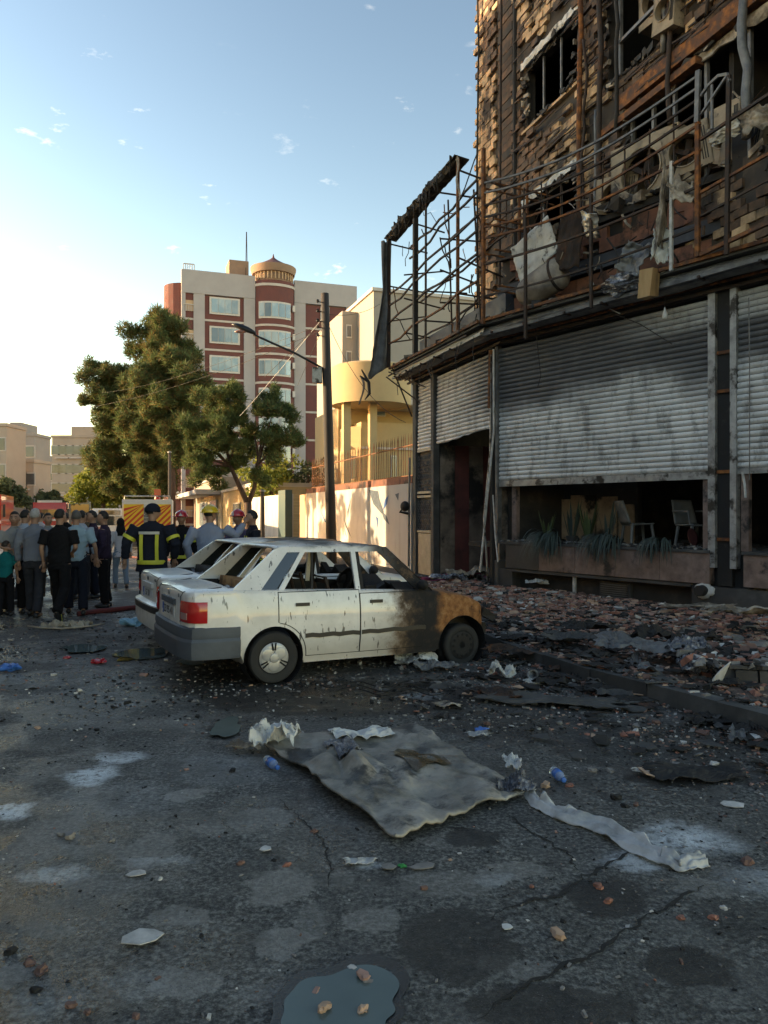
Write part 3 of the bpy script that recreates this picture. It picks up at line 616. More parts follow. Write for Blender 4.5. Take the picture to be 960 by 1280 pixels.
# bricks, one by one; the largest in view as parts
CAM2 = Vector((0, 0, CAMH)); XSw = Matrix.Translation((PL.x, PL.y, 0)) @ XS
bricks = []
zr = 5.62; row = 0
while zr < 17.8:
    x = .02 + (.15 if row % 2 else 0)
    while x < 12.5:
        bw = .285
        cx = x+bw/2; cz = zr+.065
        if not inhole(cx, cz, .12) and not (1.2 < cx < 2.0):
            nn = noise.noise(Vector((cx*.9, cz*1.0, 4)))+.5*noise.noise(Vector((cx*2.6, cz*2.6, 9)))
            if not ((nn > .16 and cx > 2) or (nn > .38) or random.random() < .06):
                w_ = XSw @ Vector((cx, -.05, cz)); bricks.append((w_.y, cx, cz, nn))
        x += .30
    zr += .152; row += 1
vis = [b for b in bricks if (lambda w_: abs(w_.x/w_.y) < .53 and (w_.z-CAMH)/w_.y < .69)(XSw @ Vector((b[1], 0, b[2])))]
vis.sort(); big = set(vis[:300])
bt = [MB().box((0, 0, 0), (.283, .09, .138), jit=.03).mesh('brick', [M['brick_tan']]) for _ in range(3)]+[MB().box((0, 0, 0), (.283, .09, .138), jit=.05).mesh('brick', [M['brick_char']]) for _ in range(3)]
st = MB()
def brick_y(cx, nn): return -.045+rnd(-.022, .022)*(1.5 if cx > 2 else .7)-(.05 if random.random() < .08 else 0)+max(0, nn)*.08
for b in bricks:
    _, cx, cz, nn = b
    ch = noise.noise(Vector((cx*.55+3, cz*.5, 1)))+rnd(-.25, .25) > (.02 if cx > 1.2 else .3)
    y = brick_y(cx, nn)
    if b in big:
        o = bpy.data.objects.new('brick', bt[(3 if ch else 0)+random.randrange(3)]); COL.objects.link(o); o.parent = B
        o.matrix_local = XS @ Matrix.Translation((cx, y, cz)) @ Matrix.Rotation(rnd(-.05, .05), 4, 'Y') @ Matrix.Rotation(rnd(-.06, .06), 4, 'Z')
    else: st.box((cx, y, cz), (.283*rnd(.75, 1) if random.random() < .15 else .283, .09, .138), m=1 if ch else 0, jit=.03, rot=Matrix.Rotation(rnd(-.03, .03), 3, 'Y'))
part(st, 'brick_cladding', [M['brick_tan'], M['brick_char']], XS, kind='stuff')
# recessed dark pilaster strip and its blocks
for i in range(60):
    z = 5.7+i*.2; m = MB(); m.box((1.6, -.02+rnd(-.01, .02), z), (.72, .06, .185), jit=.01); part(m, 'pier_block', M['brick_char' if i % 3 else 'soot_wall'], XS)
m = MB(); m.tube([(2.22, -.1, 17.8), (2.22, -.12, 12), (2.2, -.1, 5.8)], .05, 6); part(m, 'corner_pipe', M['char'], XS)
# charred laths and torn strips hanging over the brickwork
ls = MB()
for i in range(1100):
    x = rnd(2.2, 12.5) if i % 2 else rnd(6.5, 12.5); z = rnd(7.2, 16.5)
    if inhole(x, z, .1): continue
    L = rnd(.15, 1.1); a = rnd(-.12, .12); ls.box((x, -.11-rnd(0, .08), z), (L, .015, rnd(.015, .045)), m=random.choice((0, 0, 1)), rot=Matrix.Rotation(a, 3, 'Y') @ Matrix.Rotation(rnd(-.1, .1), 3, 'Z'), jit=.1)
part(ls, 'charred_lath', [M['rust_dark'], M['brick_char']], XS, kind='stuff')
# ragged edges round the openings
rg = MB()
for (a, b, c, d) in holes[:6]:
    for i in range(int((b-a+d-c)*16)):
        if random.random() < .5: x = rnd(a, b); z = random.choice((c, d))
        else: x = random.choice((a, b)); z = rnd(c, d)
        rg.box((x, -.08+rnd(-.05, .1), z+rnd(-.06, .06)), (rnd(.04, .26), rnd(.03, .1), rnd(.03, .12)), m=random.choice((0, 1, 1)), jit=.2, rot=Matrix.Rotation(rnd(-.5, .5), 3, 'Y'))
part(rg, 'broken_edge', [M['melt'], M['char']], XS, kind='stuff')
# windows of the upper wall
for (a, b, c, d) in holes[:3]:
    wr = subroot('window', XS)
    f = MB(); f.bb(a, b, -.02, .06, d-.06, d); f.bb(a, b, -.02, .06, c, c+.05); f.bb(a, a+.05, -.02, .06, c, d); f.bb(b-.05, b, -.02, .06, c, d)
    f.build('frame', M['char'], wr)
    for k in (1, 2): MB().bb(a+(b-a)*k/3-.02, a+(b-a)*k/3+.02, .0, .04, c+.06, d-.07).build('mullion', M['steel_grey'], wr)
    MB().grid(20, 2, lambda u, v: (a-.1+(b-a+.2)*u, -.12-.05*noise.noise(Vector((u*9, v*3, 1))), d+.02+.16*v+.05*noise.noise(Vector((u*14, v, 7)))), th=.03).build('window_head', M['white_board'], wr)
    MB().bb(a-.1, b+.1, -.1, .1, c-.08, c-.02).build('sill', M['brick_tan'], wr)
m = MB()
for (xa, xb, za, zb2) in ((5.6, 8.3, 9.02, 9.14), (6.3, 13.0, 9.24, 9.52)):
    m = MB(); m.bb(xa, xb, -.18, .0, za, zb2); part(m, 'lintel_band', M['rust_tan'] if 'rust_tan' in M else M['rust'], XS)
m = MB(); m.grid(40, 2, lambda u, v: (6.4+6*u, -.02+.1*noise.noise(Vector((u*20, v*3, 1))), 9.2-(.12+.25*abs(noise.noise(Vector((u*13, 0, 7)))))*v), th=.03); part(m, 'torn_plaster', M['melt'], XS)
m = MB()
for x in (6.4, 7.0, 7.55, 8.3, 9.2, 10.1): 
    m = MB(); m.bb(x, x+.06, .0, .06, 7.1, 9.2); part(m, 'window_post', M['steel_grey'], XS)
# steel frame of the recess that holds a cooler
for (a_, b_) in (((6.25, -.1, 9.95), (6.25, -.1, 12.6)), ((6.25, -.12, 10.55), (7.25, -.12, 10.6)), ((6.25, -.12, 11.5), (7.3, -.12, 11.55)), ((6.25, -.12, 12.3), (7.3, -.12, 12.3)), ((7.25, -.1, 10.5), (7.25, -.1, 12.4))):
    m = MB(); m.bar(a_, b_, .06); part(m, 'support_frame', M['steel_grey'], XS)
# vertical pipes and conduits down the upper wall
def vpipe(px0, px1, z0, z1, r, mt, wob=.05, off=.2):
    xa = tostreet(px0, off=off); xb = tostreet(px1, off=off); n = 14; se = rnd(0, 99)
    P = [(xa+(xb-xa)*i/n+wob*noise.noise(Vector((i*.45, se, 0))), -off+.5*wob*noise.noise(Vector((i*.5, se, 5))), z1+(z0-z1)*i/n) for i in range(n+1)]
    m = MB(); m.tube(P, r, 7); part(m, 'pipe', M[mt], XS, smooth=True)
vpipe(598, 596, 7.0, 17.5, .025, 'char', .06); vpipe(628, 624, 5.8, 17.5, .03, 'rust_dark', .03); vpipe(726, 722, 7.0, 16, .055, 'rust', .12); vpipe(730, 728, 6.4, 11.2, .03, 'rust_dark', .15)
vpipe(752, 748, 7.2, 15.5, .055, 'rust_dark', .14); vpipe(826, 830, 9.6, 13.6, .05, 'steel_grey', .12); vpipe(836, 836, 8.3, 13.5, .045, 'rust_dark', .06); vpipe(935, 928, 7.3, 12.2, .07, 'steel_grey', .18); vpipe(745, 742, 6, 9.6, .03, 'steel_grey', .1)
vpipe(768, 770, 8.9, 13.5, .04, 'char', .1); vpipe(880, 884, 9.6, 13.4, .03, 'rust_dark', .1)
# ---------------------------------------------------------------- balcony railing along the shop front
YR = -.62
XA, XB = .22, 4.86
def rail(pts, r, mt, parent, name='rail'):
    m = MB(); m.tube(pts, r, 4, sq=True); return m.build(name, M[mt], parent)
ra = subroot('balcony_railing', XM)
n = 18
for k, (zl, zr_) in enumerate(((8.30, 8.34), (8.10, 8.16), (7.86, 7.98), (7.62, 7.78), (7.42, 7.60))):
    rail([(XA+(XB-XA)*i/n, YR, zl+(zr_-zl)*i/n-.27*math.sin(math.pi*i/n)+.012*noise.noise(Vector((i*.6, k, 0)))) for i in range(n+1)], .024, 'steel_grey' if k < 2 else 'rust_dark' if k < 4 else 'rust', ra)
rail([(XA+(XB-XA)*i/n, YR, 7.2-.18*math.sin(math.pi*i/n)) for i in range(n+1)], .026, 'rust', ra)
rail([(XA+(XB-XA)*i/n, YR, 6.68-.02*i/n-.1*math.sin(math.pi*i/n)) for i in range(n+1)], .026, 'rust_dark', ra)
rail([(XA+(XB-XA)*i/n, YR, 6.05-.1*math.sin(math.pi*i/n)) for i in range(n+1)], .022, 'rust_dark', ra)
def px_off(px): return tomain(px, off=.62)
for (px, z0, z1, w_, mt) in ((604, 5.5, 9.0, .075, 'rust'), (657, 5.0, 7.35, .06, 'rust_dark'), (739, 5.25, 7.2, .055, 'rust_dark'), (839, 5.5, 7.2, .055, 'white_strip'), (872, 5.6, 8.36, .075, 'rust'), (872, 7.62, 8.40, .08, 'steel_grey')):
    x = px_off(px); o = rail([(x, YR+(-.012 if mt == 'steel_grey' else 0), z0), (x+rnd(-.02, .02), YR, z1)], w_*.6, mt, ra, 'post')
# little vertical stays between rails
for i in range(9):
    x = .8+i*.45; rail([(x, YR+.03, 7.2-.15), (x+rnd(-.03, .03), YR+.03, 8.0-.2*math.sin(math.pi*x/5))], .014, 'rust_dark', ra, 'stay')
for (x, dy) in ((XA, 1.8), (XA+.3, 1.6)):
    for z in (8.2, 7.5, 6.9, 6.2): rail([(x, YR, z), (x+.25, YR+dy, z+.02)], .02, 'rust', ra, 'side_bar')
    rail([(x+.12, YR+dy*.5, 5.6), (x+.12, YR+dy*.5, 8.5)], .03, 'rust', ra, 'post')
# right-hand return of the balcony
rb = subroot('balcony_railing', XM)
def wp(x, y, z): return (x, y, z)
K0 = (4.86, YR); K1 = (7.6, -1.45)
def kp(t_, z): return (K0[0]+(K1[0]-K0[0])*t_, K0[1]+(K1[1]-K0[1])*t_, z)
for (z, mt, r_) in ((5.62, 'rust', .04), (6.55, 'rust', .028), (7.35, 'rust_dark', .03), (6.2, 'rust_dark', .02)):
    rail([kp(0, z), kp(.4, z+.03), kp(1, z)], r_, mt, rb)
rail([(4.86, YR, 8.0), (5.0, YR-.02, 8.1), (5.2, YR-.1, 8.12), (5.36, YR-.16, 8.05), (5.42, YR-.2, 7.9)], .028, 'steel_grey', rb)
rail([(4.86, YR, 7.72), (5.38, YR-.18, 8.02)], .024, 'steel_grey', rb); rail([(5.08, YR-.07, 8.05), (5.08, YR-.07, 7.4)], .024, 'steel_grey', rb, 'post')
rail([(5.4, YR-.18, 8.0), (5.36, YR-.17, 5.45)], .04, 'rust_dark', rb, 'post'); rail([(6.6, -1.15, 5.5), (6.6, -1.15, 8)], .04, 'rust_dark', rb, 'post')
m = MB(); m.bb(4.98, 5.22, .05, .25, 5.2, 7.9); part(m, 'balcony_column', M['char'], XM)
# fresh stub of burnt wood and rolled sheeting on the ledge are separate things (below)
# ---------------------------------------------------------------- cage frame over the entrance side
cg = subroot('sign_frame', XD)
YC = -.57; ZA, ZB = 5.62, 9.15
def dx(px): 
    r = (px-480)/950; ox, oy = PL.x-.9449*.57, PL.y-.3275*.57
    return (r*oy-ox)/(.3275+.9449*r)
xl = dx(486); xr = dx(572)
for (x, w_, mt, z1) in ((xl, .09, 'rust_dark', ZB), (dx(519), .13, 'char', 8.9), (dx(532), .05, 'rust_dark', 9.0), (xr, .07, 'rust', 9.3)):
    rail([(x, YC, ZA), (x+.02, YC, z1)], w_*.6, mt, cg, 'post')
rail([(dx(550), YC+.3, ZA), (dx(545), YC+.3, 8.9)], .022, 'rust_dark', cg, 'post'); rail([(dx(582), YC+.35, 5.7), (dx(576), YC+.3, 8.6)], .022, 'rust_dark', cg, 'post')
for z, yo, mt in ((8.35, 0, 'rust_dark'), (8.1, 0, 'rust_dark'), (7.62, .0, 'rust_dark'), (7.32, 0, 'rust_dark'), (6.85, 0, 'rust_dark'), (6.3, 0, 'rust'), (8.5, .9, 'rust_dark'), (7.5, .9, 'rust_dark'), (6.5, .9, 'rust_dark')):
    a = xl if z < 8.0 else dx(512)
    rail([(a, YC+yo, z-.05)]+[(a+(.2-a)*k/6, YC+yo+rnd(-.05, .05), z-.05+.025*k+rnd(-.07, .05)) for k in range(1, 6)]+[(.2, YC+yo, z+.1)], .027, mt, cg)
for x in (xl, dx(505), dx(530), dx(550), xr):
    for z in (8.95, 7.9, 7.0, 6.3):
        if random.random() < .8: rail([(x, YC, z+rnd(-.2, .2)), (x+.05, YC+1.1, z+rnd(-.2, .2))], .022, 'rust_dark', cg, 'side_bar')
# thick crust of burnt sheeting along the top edge
m = MB()
def crust(u, v):
    x = xl-.12+(xr+.2-xl)*u; a = v*2*math.pi; rr_ = (.10+.07*noise.noise(Vector((u*16, math.cos(a)*1.6, math.sin(a)*1.6)))+.04*noise.noise(Vector((u*45, math.cos(a)*3, math.sin(a)*3))))*min(1, .25+4*u, .25+5*(1-u))
    return (x, YC+rr_*1.3*math.cos(a), 9.06+.22*u+rr_*math.sin(a)*1.1+.05*noise.noise(Vector((u*11, 0, 3))))
m.grid(110, 10, crust); m.build('burnt_crust', M['char'], cg)
m = MB(); m.grid(60, 3, lambda u, v: (xl-.1+(xr+.15-xl)*u, YC-.1+.35*v, 9.12+.22*u+.06*noise.noise(Vector((u*18, v*3, 2)))-.05*v), th=.03); m.build('burnt_crust', M['char'], cg)
for i in range(30):
    u = rnd(.02, .98); x = xl+(xr-xl)*u; m = MB(); L = rnd(.12, .4); m.tube([(x, YC-.08, 9.1+.2*u), (x+rnd(-.05, .05), YC-.12, 9.1+.2*u+L*.4*rnd(-1, 1)), (x+rnd(-.12, .12), YC-.1, 9.1+.2*u-L)], [.03, .02, .006], 4); m.build('torn_strip', M['char'], cg)
m = MB(); m.grid(3, 10, lambda u, v: (xr+.03+.1*u*(1-.4*v)+.12*v, YC-.05+.03*math.sin(v*9), 9.25-.95*v+.05*u), th=.01); m.build('torn_sheet', M['melt'], cg)
# long grey sheet hanging from the far end of the cage
m = MB()
def hang(u, v):
    wd = .30+1.15*max(0, v-.35)**1.2*(1+.15*noise.noise(Vector((v*12, u*2, 0)))); return (xl-.05+.05*u-.1*v+.07*math.sin(u*9+v*3), YC+.06-wd*(1-u)*.85+.25*v*v*(1-u), 9.0-3.45*v-.12*(1-u)*v+.08*noise.noise(Vector((u*3, v*9, 2)))*(1 if v > .1 else 0)+(.25*(u-.5) if v > .9 else 0))
m.grid(12, 40, hang, th=.008); m.build('hanging_sheet', M['sheet_grey'] if 'sheet_grey' in M else M['steel_grey'], cg, smooth=True)
m = MB(); m.grid(3, 8, lambda u, v: (xl-1.25+.16*u+.25*math.sin(v*4), YC-.4, 5.55-.75*v), th=.012); m.build('torn_sheet', M['char'], cg)
for (a_, b_) in (((xl-.2, YC, 5.4), (-4.3, -.02, 4.6)), ((xl, YC, 5.5), (-3.7, -.1, 4.9)), ((-4.9, YC, 5.6), (-4.9, -.0, 4.3)), ((xl-.05, YC, 5.4), (-.3, YC, 5.42))):
    rail([a_, b_], .022, 'rust_dark', cg, 'brace')
for i in range(26):                     # bent and broken rods tangled into the cage
    x = rnd(xl-.1, .2); z = rnd(5.7, 9.0); y = YC+rnd(-.05, .5); d = Vector((rnd(-1, 1)*.6, rnd(-.3, .5), rnd(-1, .8))).normalized()*rnd(.3, 1.1); q = Vector((x, y, z))
    rail([q, q+d*.4+Vector((rnd(-.1, .1), 0, rnd(-.1, .1))), q+d*.75+Vector((rnd(-.1, .1), 0, rnd(-.1, .1))), q+d], rnd(.008, .018), random.choice(('rust_dark', 'char', 'rust')), cg, 'twisted_rod')
for i in range(12):
    x = rnd(-4.9, .2); z = 5.35; L = rnd(.15, .6); rail([(x, YC+.05, z), (x+rnd(-.1, .1), YC, z-L*.5), (x+rnd(-.15, .15), YC+.02, z-L)], .009, 'char', cg, 'hanging_wire')
# electric meter and cable tangle beside the gate
em = subroot('meter_pipe', XD)
MB().tube([(-4.85, -.08, 3.2), (-4.85, -.1, 2.0), (-4.83, -.12, .3)], .03, 6).build('conduit', M['steel_grey'], em)
m = MB(); m.ball((-4.9, -.2, 1.9), (.16, .12, .14)); m.tube([(-4.9, -.2, 1.9), (-5.0, -.3, 1.75), (-4.85, -.1, 1.7)], .04, 7); m.build('gas_meter', M['char'], em, smooth=True)
# ================================================================ THE STREET BEYOND
UX, UY = -.3275, .9449                       # along the street
def brickmat(name, c1, c2, sc=1.0, mort=(.25, .22, .2)):
    t = NT(name); c = t.coord('Object'); mp_ = t.new('ShaderNodeMapping'); t.link(c, mp_.inputs[0]); mp_.inputs['Rotation'].default_value = (R(90), 0, 0)
    b = t.new('ShaderNodeTexBrick'); t.link(mp_.outputs[0], b.inputs[0]); b.inputs['Scale'].default_value = 1/sc
    b.inputs['Color1'].default_value = col(c1); b.inputs['Color2'].default_value = col(c2); b.inputs['Mortar'].default_value = col(mort); b.inputs['Mortar Size'].default_value = .012
    b.inputs['Brick Width'].default_value = .28; b.inputs['Row Height'].default_value = .09
    n = t.noise(c, 1.5, 5, .6); cc = t.mix(t.rng(n, .35, .7, 0, .35), b.outputs[0], tuple(q*.6 for q in c1)); return t.out(cc, .9, 0, t.bump(n, .2, .01))
M['wall_red'] = nm('red_brown_brick_facade', [(.3, (.12, .045, .042)), (.6, (.155, .06, .055)), (.8, (.18, .075, .066))], 1.2, .9, bump=.2, bs=9)
M['wall_grey'] = nm('pale_grey_stone_facade', [(.3, (.33, .315, .32)), (.7, (.40, .38, .385))], .6, .85, bump=.1)
M['band'] = nm('pale_string_course', [(.3, (.42, .38, .35)), (.7, (.54, .5, .46))], 1, .8, bump=.1)
M['tanstone'] = nm('tan_stone', [(.3, (.42, .28, .17)), (.7, (.55, .38, .24))], 1, .85, bump=.1)
M['turret'] = nm('dull_tan_turret_stone', [(.3, (.22, .145, .10)), (.7, (.30, .20, .14))], 1, .85, bump=.1)
M['rooftile'] = nm('dark_roof_cap', [(.3, (.08, .03, .03)), (.7, (.14, .05, .045))], 2, .7)
M['yellow'] = nm('yellow_render', [(.3, (.40, .29, .15)), (.7, (.50, .37, .20))], .8, .85, bump=.1)
M['cream'] = nm('cream_render', [(.3, (.27, .245, .215)), (.7, (.33, .30, .265))], .7, .85, bump=.1)
M['far_a'] = nm('dusty_beige_facade', [(.3, (.33, .27, .225)), (.7, (.42, .35, .29))], .3, .9, bump=.1)
M['far_b'] = nm('dusty_grey_facade', [(.3, (.25, .23, .22)), (.7, (.34, .31, .29))], .3, .9, bump=.1)
M['far_c'] = nm('dusty_brown_facade', [(.3, (.22, .15, .11)), (.7, (.30, .21, .16))], .3, .9, bump=.1)
M['white_frame'] = simple('white_window_frame', (.55, .53, .5), .6)
M['yellow_brick'] = brickmat('yellow_garden_brick', (.48, .36, .19), (.56, .43, .25), 1, (.3, .25, .18))
# ---- seven-storey apartment building
AB = empty('apartment_building', (-22.5, 85, 0), math.atan2(.327, .945), 'red brick apartment building with pale pilasters, round bay and domed roof tower', 'building')
def ax(px): r = (px-480)/950; return (22.5+85*r)/(.945-.327*r)
def axz(px, py): t_ = ax(px); return CAMH+(640-py)/950*(85+.327*t_)
W = ax(445); HB = axz(336, 347)
m = MB(); m.bb(0, W, .4, 16, 0, HB-.4); m.build('wall', M['wall_grey'], AB)
cols_ = [(ax(210), ax(227), 'g'), (ax(229), ax(242), 'r'), (ax(242), ax(256), 'g'), (ax(256), ax(305), 'r'), (ax(305), ax(319), 'g'), (ax(319), ax(368), 'bay'), (ax(368), ax(382), 'g'), (ax(382), ax(433), 'r'), (ax(433), ax(445), 'g')]
for (a, b, k) in cols_:
    if k == 'r':
        top = HB-(1.4 if b < 3 else 2.7)
        m = MB(); m.bb(a, b, .2, .42, 0, top); m.build('brick_panel', M['wall_red'], AB)
    elif k == 'g' and a >= -.2: m = MB(); m.bb(a, b, 0, .42, 0, HB-.3); m.build('pilaster', M['wall_grey'], AB)
m = MB(); m.bb(-.1, ax(319), -.05, .5, HB-2.6, HB); m.bb(ax(368), W+.1, -.05, .5, HB-2.6, HB); m.build('parapet', M['wall_grey'], AB, kind='stuff')
FLZ = [axz(280, 372+k*36.3) for k in range(7)]        # window heads
fh = (FLZ[0]-FLZ[-1])/6
for k in range(9):
    zt = FLZ[0]-k*fh; zb = zt-1.95
    if zb < .5: continue
    a, b = ax(262), ax(300)
    w_ = empty('window', parent=AB); f = MB(); f.bb(a, b, .05, .24, zb, zt); f.build('frame', M['white_frame'], w_)
    for i in range(4):
        p0 = a+.2+(b-a-.4)*i/4; m = MB(); m.bb(p0+.03, p0+(b-a-.4)/4-.03, .01, .06, zb+.2, zt-.2); m.build('pane', M['win_glass'], w_)
    a, b = ax(402), ax(412)
    w_ = empty('window', parent=AB); f = MB(); f.bb(a-.1, b, .05, .24, zb+.2, zt); f.build('frame', M['white_frame'], w_); m = MB(); m.bb(a+.05, b-.15, .01, .06, zb+.35, zt-.15); m.build('pane', M['win_glass'], w_)
    for (a, b, yy) in ((ax(256), ax(305), .12), (ax(382), ax(433), .12), (ax(229), ax(242), .12)):
        m = MB(); m.bb(a, b, yy, .25, zb-.85, zb-.62); m.build('string_course', M['band'], AB)
    a, b = ax(229), ax(242)
    m = MB(); m.bb(a+.05, b, .1, .22, zb+.15, zt-.6); m.build('balcony_recess', M['tanstone'], AB)
    for i in range(6): m = MB(); m.bb(a+.1+i*.2, a+.18+i*.2, -.0, .1, zb+.1, zb+.8); m.build('baluster', M['band'], AB)
    m = MB(); m.bb(a, b, -.05, .1, zb+.8, zb+.9); m.build('balcony_rail', M['band'], AB)
    m = MB(); m.bb(ax(364), ax(367), -.9, -.3, zb+.8, zb+1.5); m.build('cooler', M['white_frame'], AB)
# round bay
bx = (ax(319)+ax(368))/2; br = (ax(368)-ax(319))/2
def arc(r0, z0, z1, a0=-178, a1=-2, n=22, sq=.62):
    m = MB(); pts = [(bx+r0*math.cos(R(a0+(a1-a0)*i/n)), .35+sq*r0*math.sin(R(a0+(a1-a0)*i/n))) for i in range(n+1)]
    m.prism(pts, z0, z1); return m
arc(br, 0, HB-.5).build('bay_wall', M['wall_red'], AB)
for k in range(9):
    zt = FLZ[0]-k*fh-.2; zb = zt-1.95
    if zb < .5: continue
    w_ = empty('window', parent=AB); arc(br+.10, zb, zt, -146, -44).build('frame', M['white_frame'], w_)
    for i in range(5): arc(br+.16, zb+.2, zt-.2, -142+i*19.3, -142+i*19.3+17, 4).build('pane', M['win_glass'], w_)
    arc(br+.12, zb-.9, zb-.65).build('string_course', M['band'], AB)
arc(br+.12, HB-1.2, HB-.9).build('string_course', M['band'], AB)
# roof tower
tz = HB-.1
m = MB(); m.lathe([(br*.93, tz-.4), (br*.93, tz+.6), (br*1.08, tz+.62), (br*1.16, tz+1.25), (br*1.16, tz+1.45), (br*.98, tz+1.5), (br*.6, tz+1.9), (.5, tz+2.4), (.12, tz+2.6), (.02, tz+2.7)], 28, (bx, 1.0, 0)); m.build('roof_tower', M['turret'], AB, sharp=30)
m = MB(); m.lathe([(br*1.02, tz+1.52), (br*.62, tz+1.94), (.52, tz+2.45), (.14, tz+2.75), (.03, tz+3.2)], 28, (bx, 1.0, .04)); m.build('tower_roof', M['rooftile'], AB, sharp=30)
for i in range(14):
    a = -160+i*10.8; m = MB(); m.box((bx+br*.99*math.cos(R(a)), 1+br*.99*math.sin(R(a)), tz+.15), (.12, .12, .8)); m.build('baluster', M['tanstone'], AB)
m = MB(); m.bb(ax(291), ax(316), 3, 6, HB-.5, axz(300, 328)+1.2); m.build('stair_head', M['turret'], AB)
for i in range(7): m = MB(); m.bb(ax(229)+i*.2, ax(229)+i*.2+.08, 0, .1, HB, HB+.6); m.build('baluster', M['band'], AB)
m = MB(); m.bb(ax(229), ax(243), 0, .12, HB+.6, HB+.7); m.build('balcony_rail', M['band'], AB)
for d_ in ((0, 0), (.25, .1), (.1, .25)): 
    m = MB(); m.bar((ax(312)+d_[0], 3+d_[1], HB), (ax(312)+.1+d_[0]*.2, 3.1+d_[1]*.2, axz(312, 278)), .06); m.build('antenna_leg', M['rust_dark'], AB)
# set-back round corner at the left
m = MB(); m.lathe([(ax(242)-ax(216), 0), (ax(242)-ax(216), HB-1.2)], 20, (ax(233), 3.4, 0)); m.build('corner_tower', M['wall_red'], AB)
for k in range(8):
    m = MB(); m.lathe([(ax(242)-ax(216)+.12, 0), (ax(242)-ax(216)+.12, .55)], 20, (ax(233), 3.4, FLZ[0]-2.8-k*fh)); m.build('string_course', M['band'], AB)
m = MB(); m.bb(ax(228)-.1, ax(229)+.25, 0, .5, 0, HB); m.build('pilaster', M['wall_grey'], AB)
# ---- yellow house with a round canopy on columns
YH = empty('yellow_house', (-1.5, 43, 0), math.atan2(.3275, .9449), 'yellow rendered house with a round concrete canopy on columns, behind the spiked fence', 'building')
def yx(px): r = (px-480)/950; return (1.5+43*r)/(.9449-.3275*r)
def yz(px, py): t_ = yx(px); return CAMH+(640-py)/950*(43+.3275*t_)
zc0, zc1 = yz(440, 504), yz(440, 456)
m = MB(); cxx = yx(470); rc = yx(470)-yx(421); m.lathe([(.1, zc0+.1), (rc-.1, zc0+.1), (rc, zc0), (rc, zc1), (rc-.2, zc1+.1), (.1, zc1+.15)], 40, (cxx, rc*.6-.5, 0)); m.build('canopy', M['yellow'], YH, sharp=30)
for px in (434, 467): m = MB(); m.bb(yx(px-4.5), yx(px+4.5), 0, .4, 0, zc0+.1); m.build('column', M['yellow'], YH)
m = MB(); m.bb(yx(442), yx(560), 3.2, 9, 0, zc0+.2); m.build('wall', M['yellow'], YH)
m = MB(); m.bb(yx(462), yx(575), 1.6, 3.2, 0, yz(480, 524)); m.build('wall', M['yellow'], YH)
m = MB(); m.prism([(yx(444), 1.7), (yx(457), .9), (yx(462), 3.2), (yx(444), 3.2)], 0, yz(450, 530)); m.build('wall', M['yellow'], YH)
for (a, b, y_, t0, b0) in ((446, 453, 1.2, 568, 598), (447, 457, 2.9, 500, 524), (455, 461, 1.3, 568, 600), (470, 476, 1.58, 567, 600), (500, 507, 1.58, 567, 600), (486, 504, 3.15, 494, 512)):
    w_ = empty('window', parent=YH); m = MB(); m.bb(yx(a), yx(b), y_-.04, y_+.06, yz(a, b0), yz(a, t0)); m.build('frame', M['white_frame'], w_)
    m = MB(); m.bb(yx(a)+.05, yx(b)-.05, y_-.08, y_-.05, yz(a, b0)+.06, yz(a, t0)-.06); m.build('pane', M['win_dark' if b0 > 590 else 'win_glass'], w_)
m = MB(); m.bb(yx(442), yx(575), 1.45, 1.6, yz(480, 559), yz(480, 556)); m.build('string_course', M['band'], YH)
m = MB(); m.bb(yx(470), yx(575), .2, 9, zc0+.12, zc0+.4); m.build('roof', M['band'], YH)
# ---- cream building behind it
CB = empty('cream_building', (-1.7, 55, 0), math.atan2(.3275, .9449), 'tall cream building half hidden behind the burnt metal cage frame', 'building')
def cx_(px): r = (px-480)/950; return (1.7+55*r)/(.9449-.3275*r)
def cz_(px, py): return CAMH+(640-py)/950*(55+.3275*cx_(px))
m = MB(); m.bb(cx_(467), cx_(640), 0, 12, 0, cz_(500, 367)); m.build('wall', M['cream'], CB)
m = MB(); m.bb(cx_(467)-.15, cx_(640), -.15, 12.1, cz_(500, 367), cz_(500, 363)); m.build('parapet', M['band'], CB)
m = MB(); m.bb(cx_(447), cx_(467), 4, 12, 0, cz_(455, 372)); m.build('wall', M['cream'], CB)
for py in (390, 425): 
    w_ = empty('window', parent=CB); m = MB(); m.bb(cx_(452), cx_(459), 3.9, 4.05, cz_(455, py+18), cz_(455, py)); m.build('frame', M['white_frame'], w_); m = MB(); m.bb(cx_(453), cx_(458), 3.85, 3.9, cz_(455, py+16), cz_(455, py+2)); m.build('pane', M['win_dark'], w_)
# ---- white mural wall beside the burnt building
def mural():
    t = NT('flaking_white_wall_paint'); w = t.coord('Object', (1, 1, .25)); c = t.coord('Object')
    n = t.noise(c, 1.2, 5, .6); base = t.ramp(n, [(.3, (.48, .45, .40)), (.7, (.62, .58, .52))])
    s = t.new('ShaderNodeSeparateXYZ'); t.link(c, s.inputs[0]); x = s.outputs[0]
    fl = t.rng(t.math('ADD', t.noise(w, 13, 5, .7), t.math('MULTIPLY', x, .028)), .60, .68, 0, .8)
    base = t.mix(fl, base, (.17, .15, .13)); shade_tint = t.rng(x, -7, -1, 0, .6); base = t.mix(shade_tint, base, (.32, .34, .36));  # bluish shade on the wall's near end, put into its colour
    st = t.rng(t.noise(w, 3, 5, .6), .5, .7, 0, .35); base = t.mix(st, base, (.25, .22, .19))
    return t.out(base, .9, 0, t.bump(t.noise(c, 20, 4, .6), .2, .01))
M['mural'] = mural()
WO = PL+Vector((UX*4.95, UY*4.95, 0))
MW = empty('mural_wall', (WO.x, WO.y, 0), AS, 'long whitewashed boundary wall with a painted blue bird, flaking paint beside the burnt shop', 'wall')
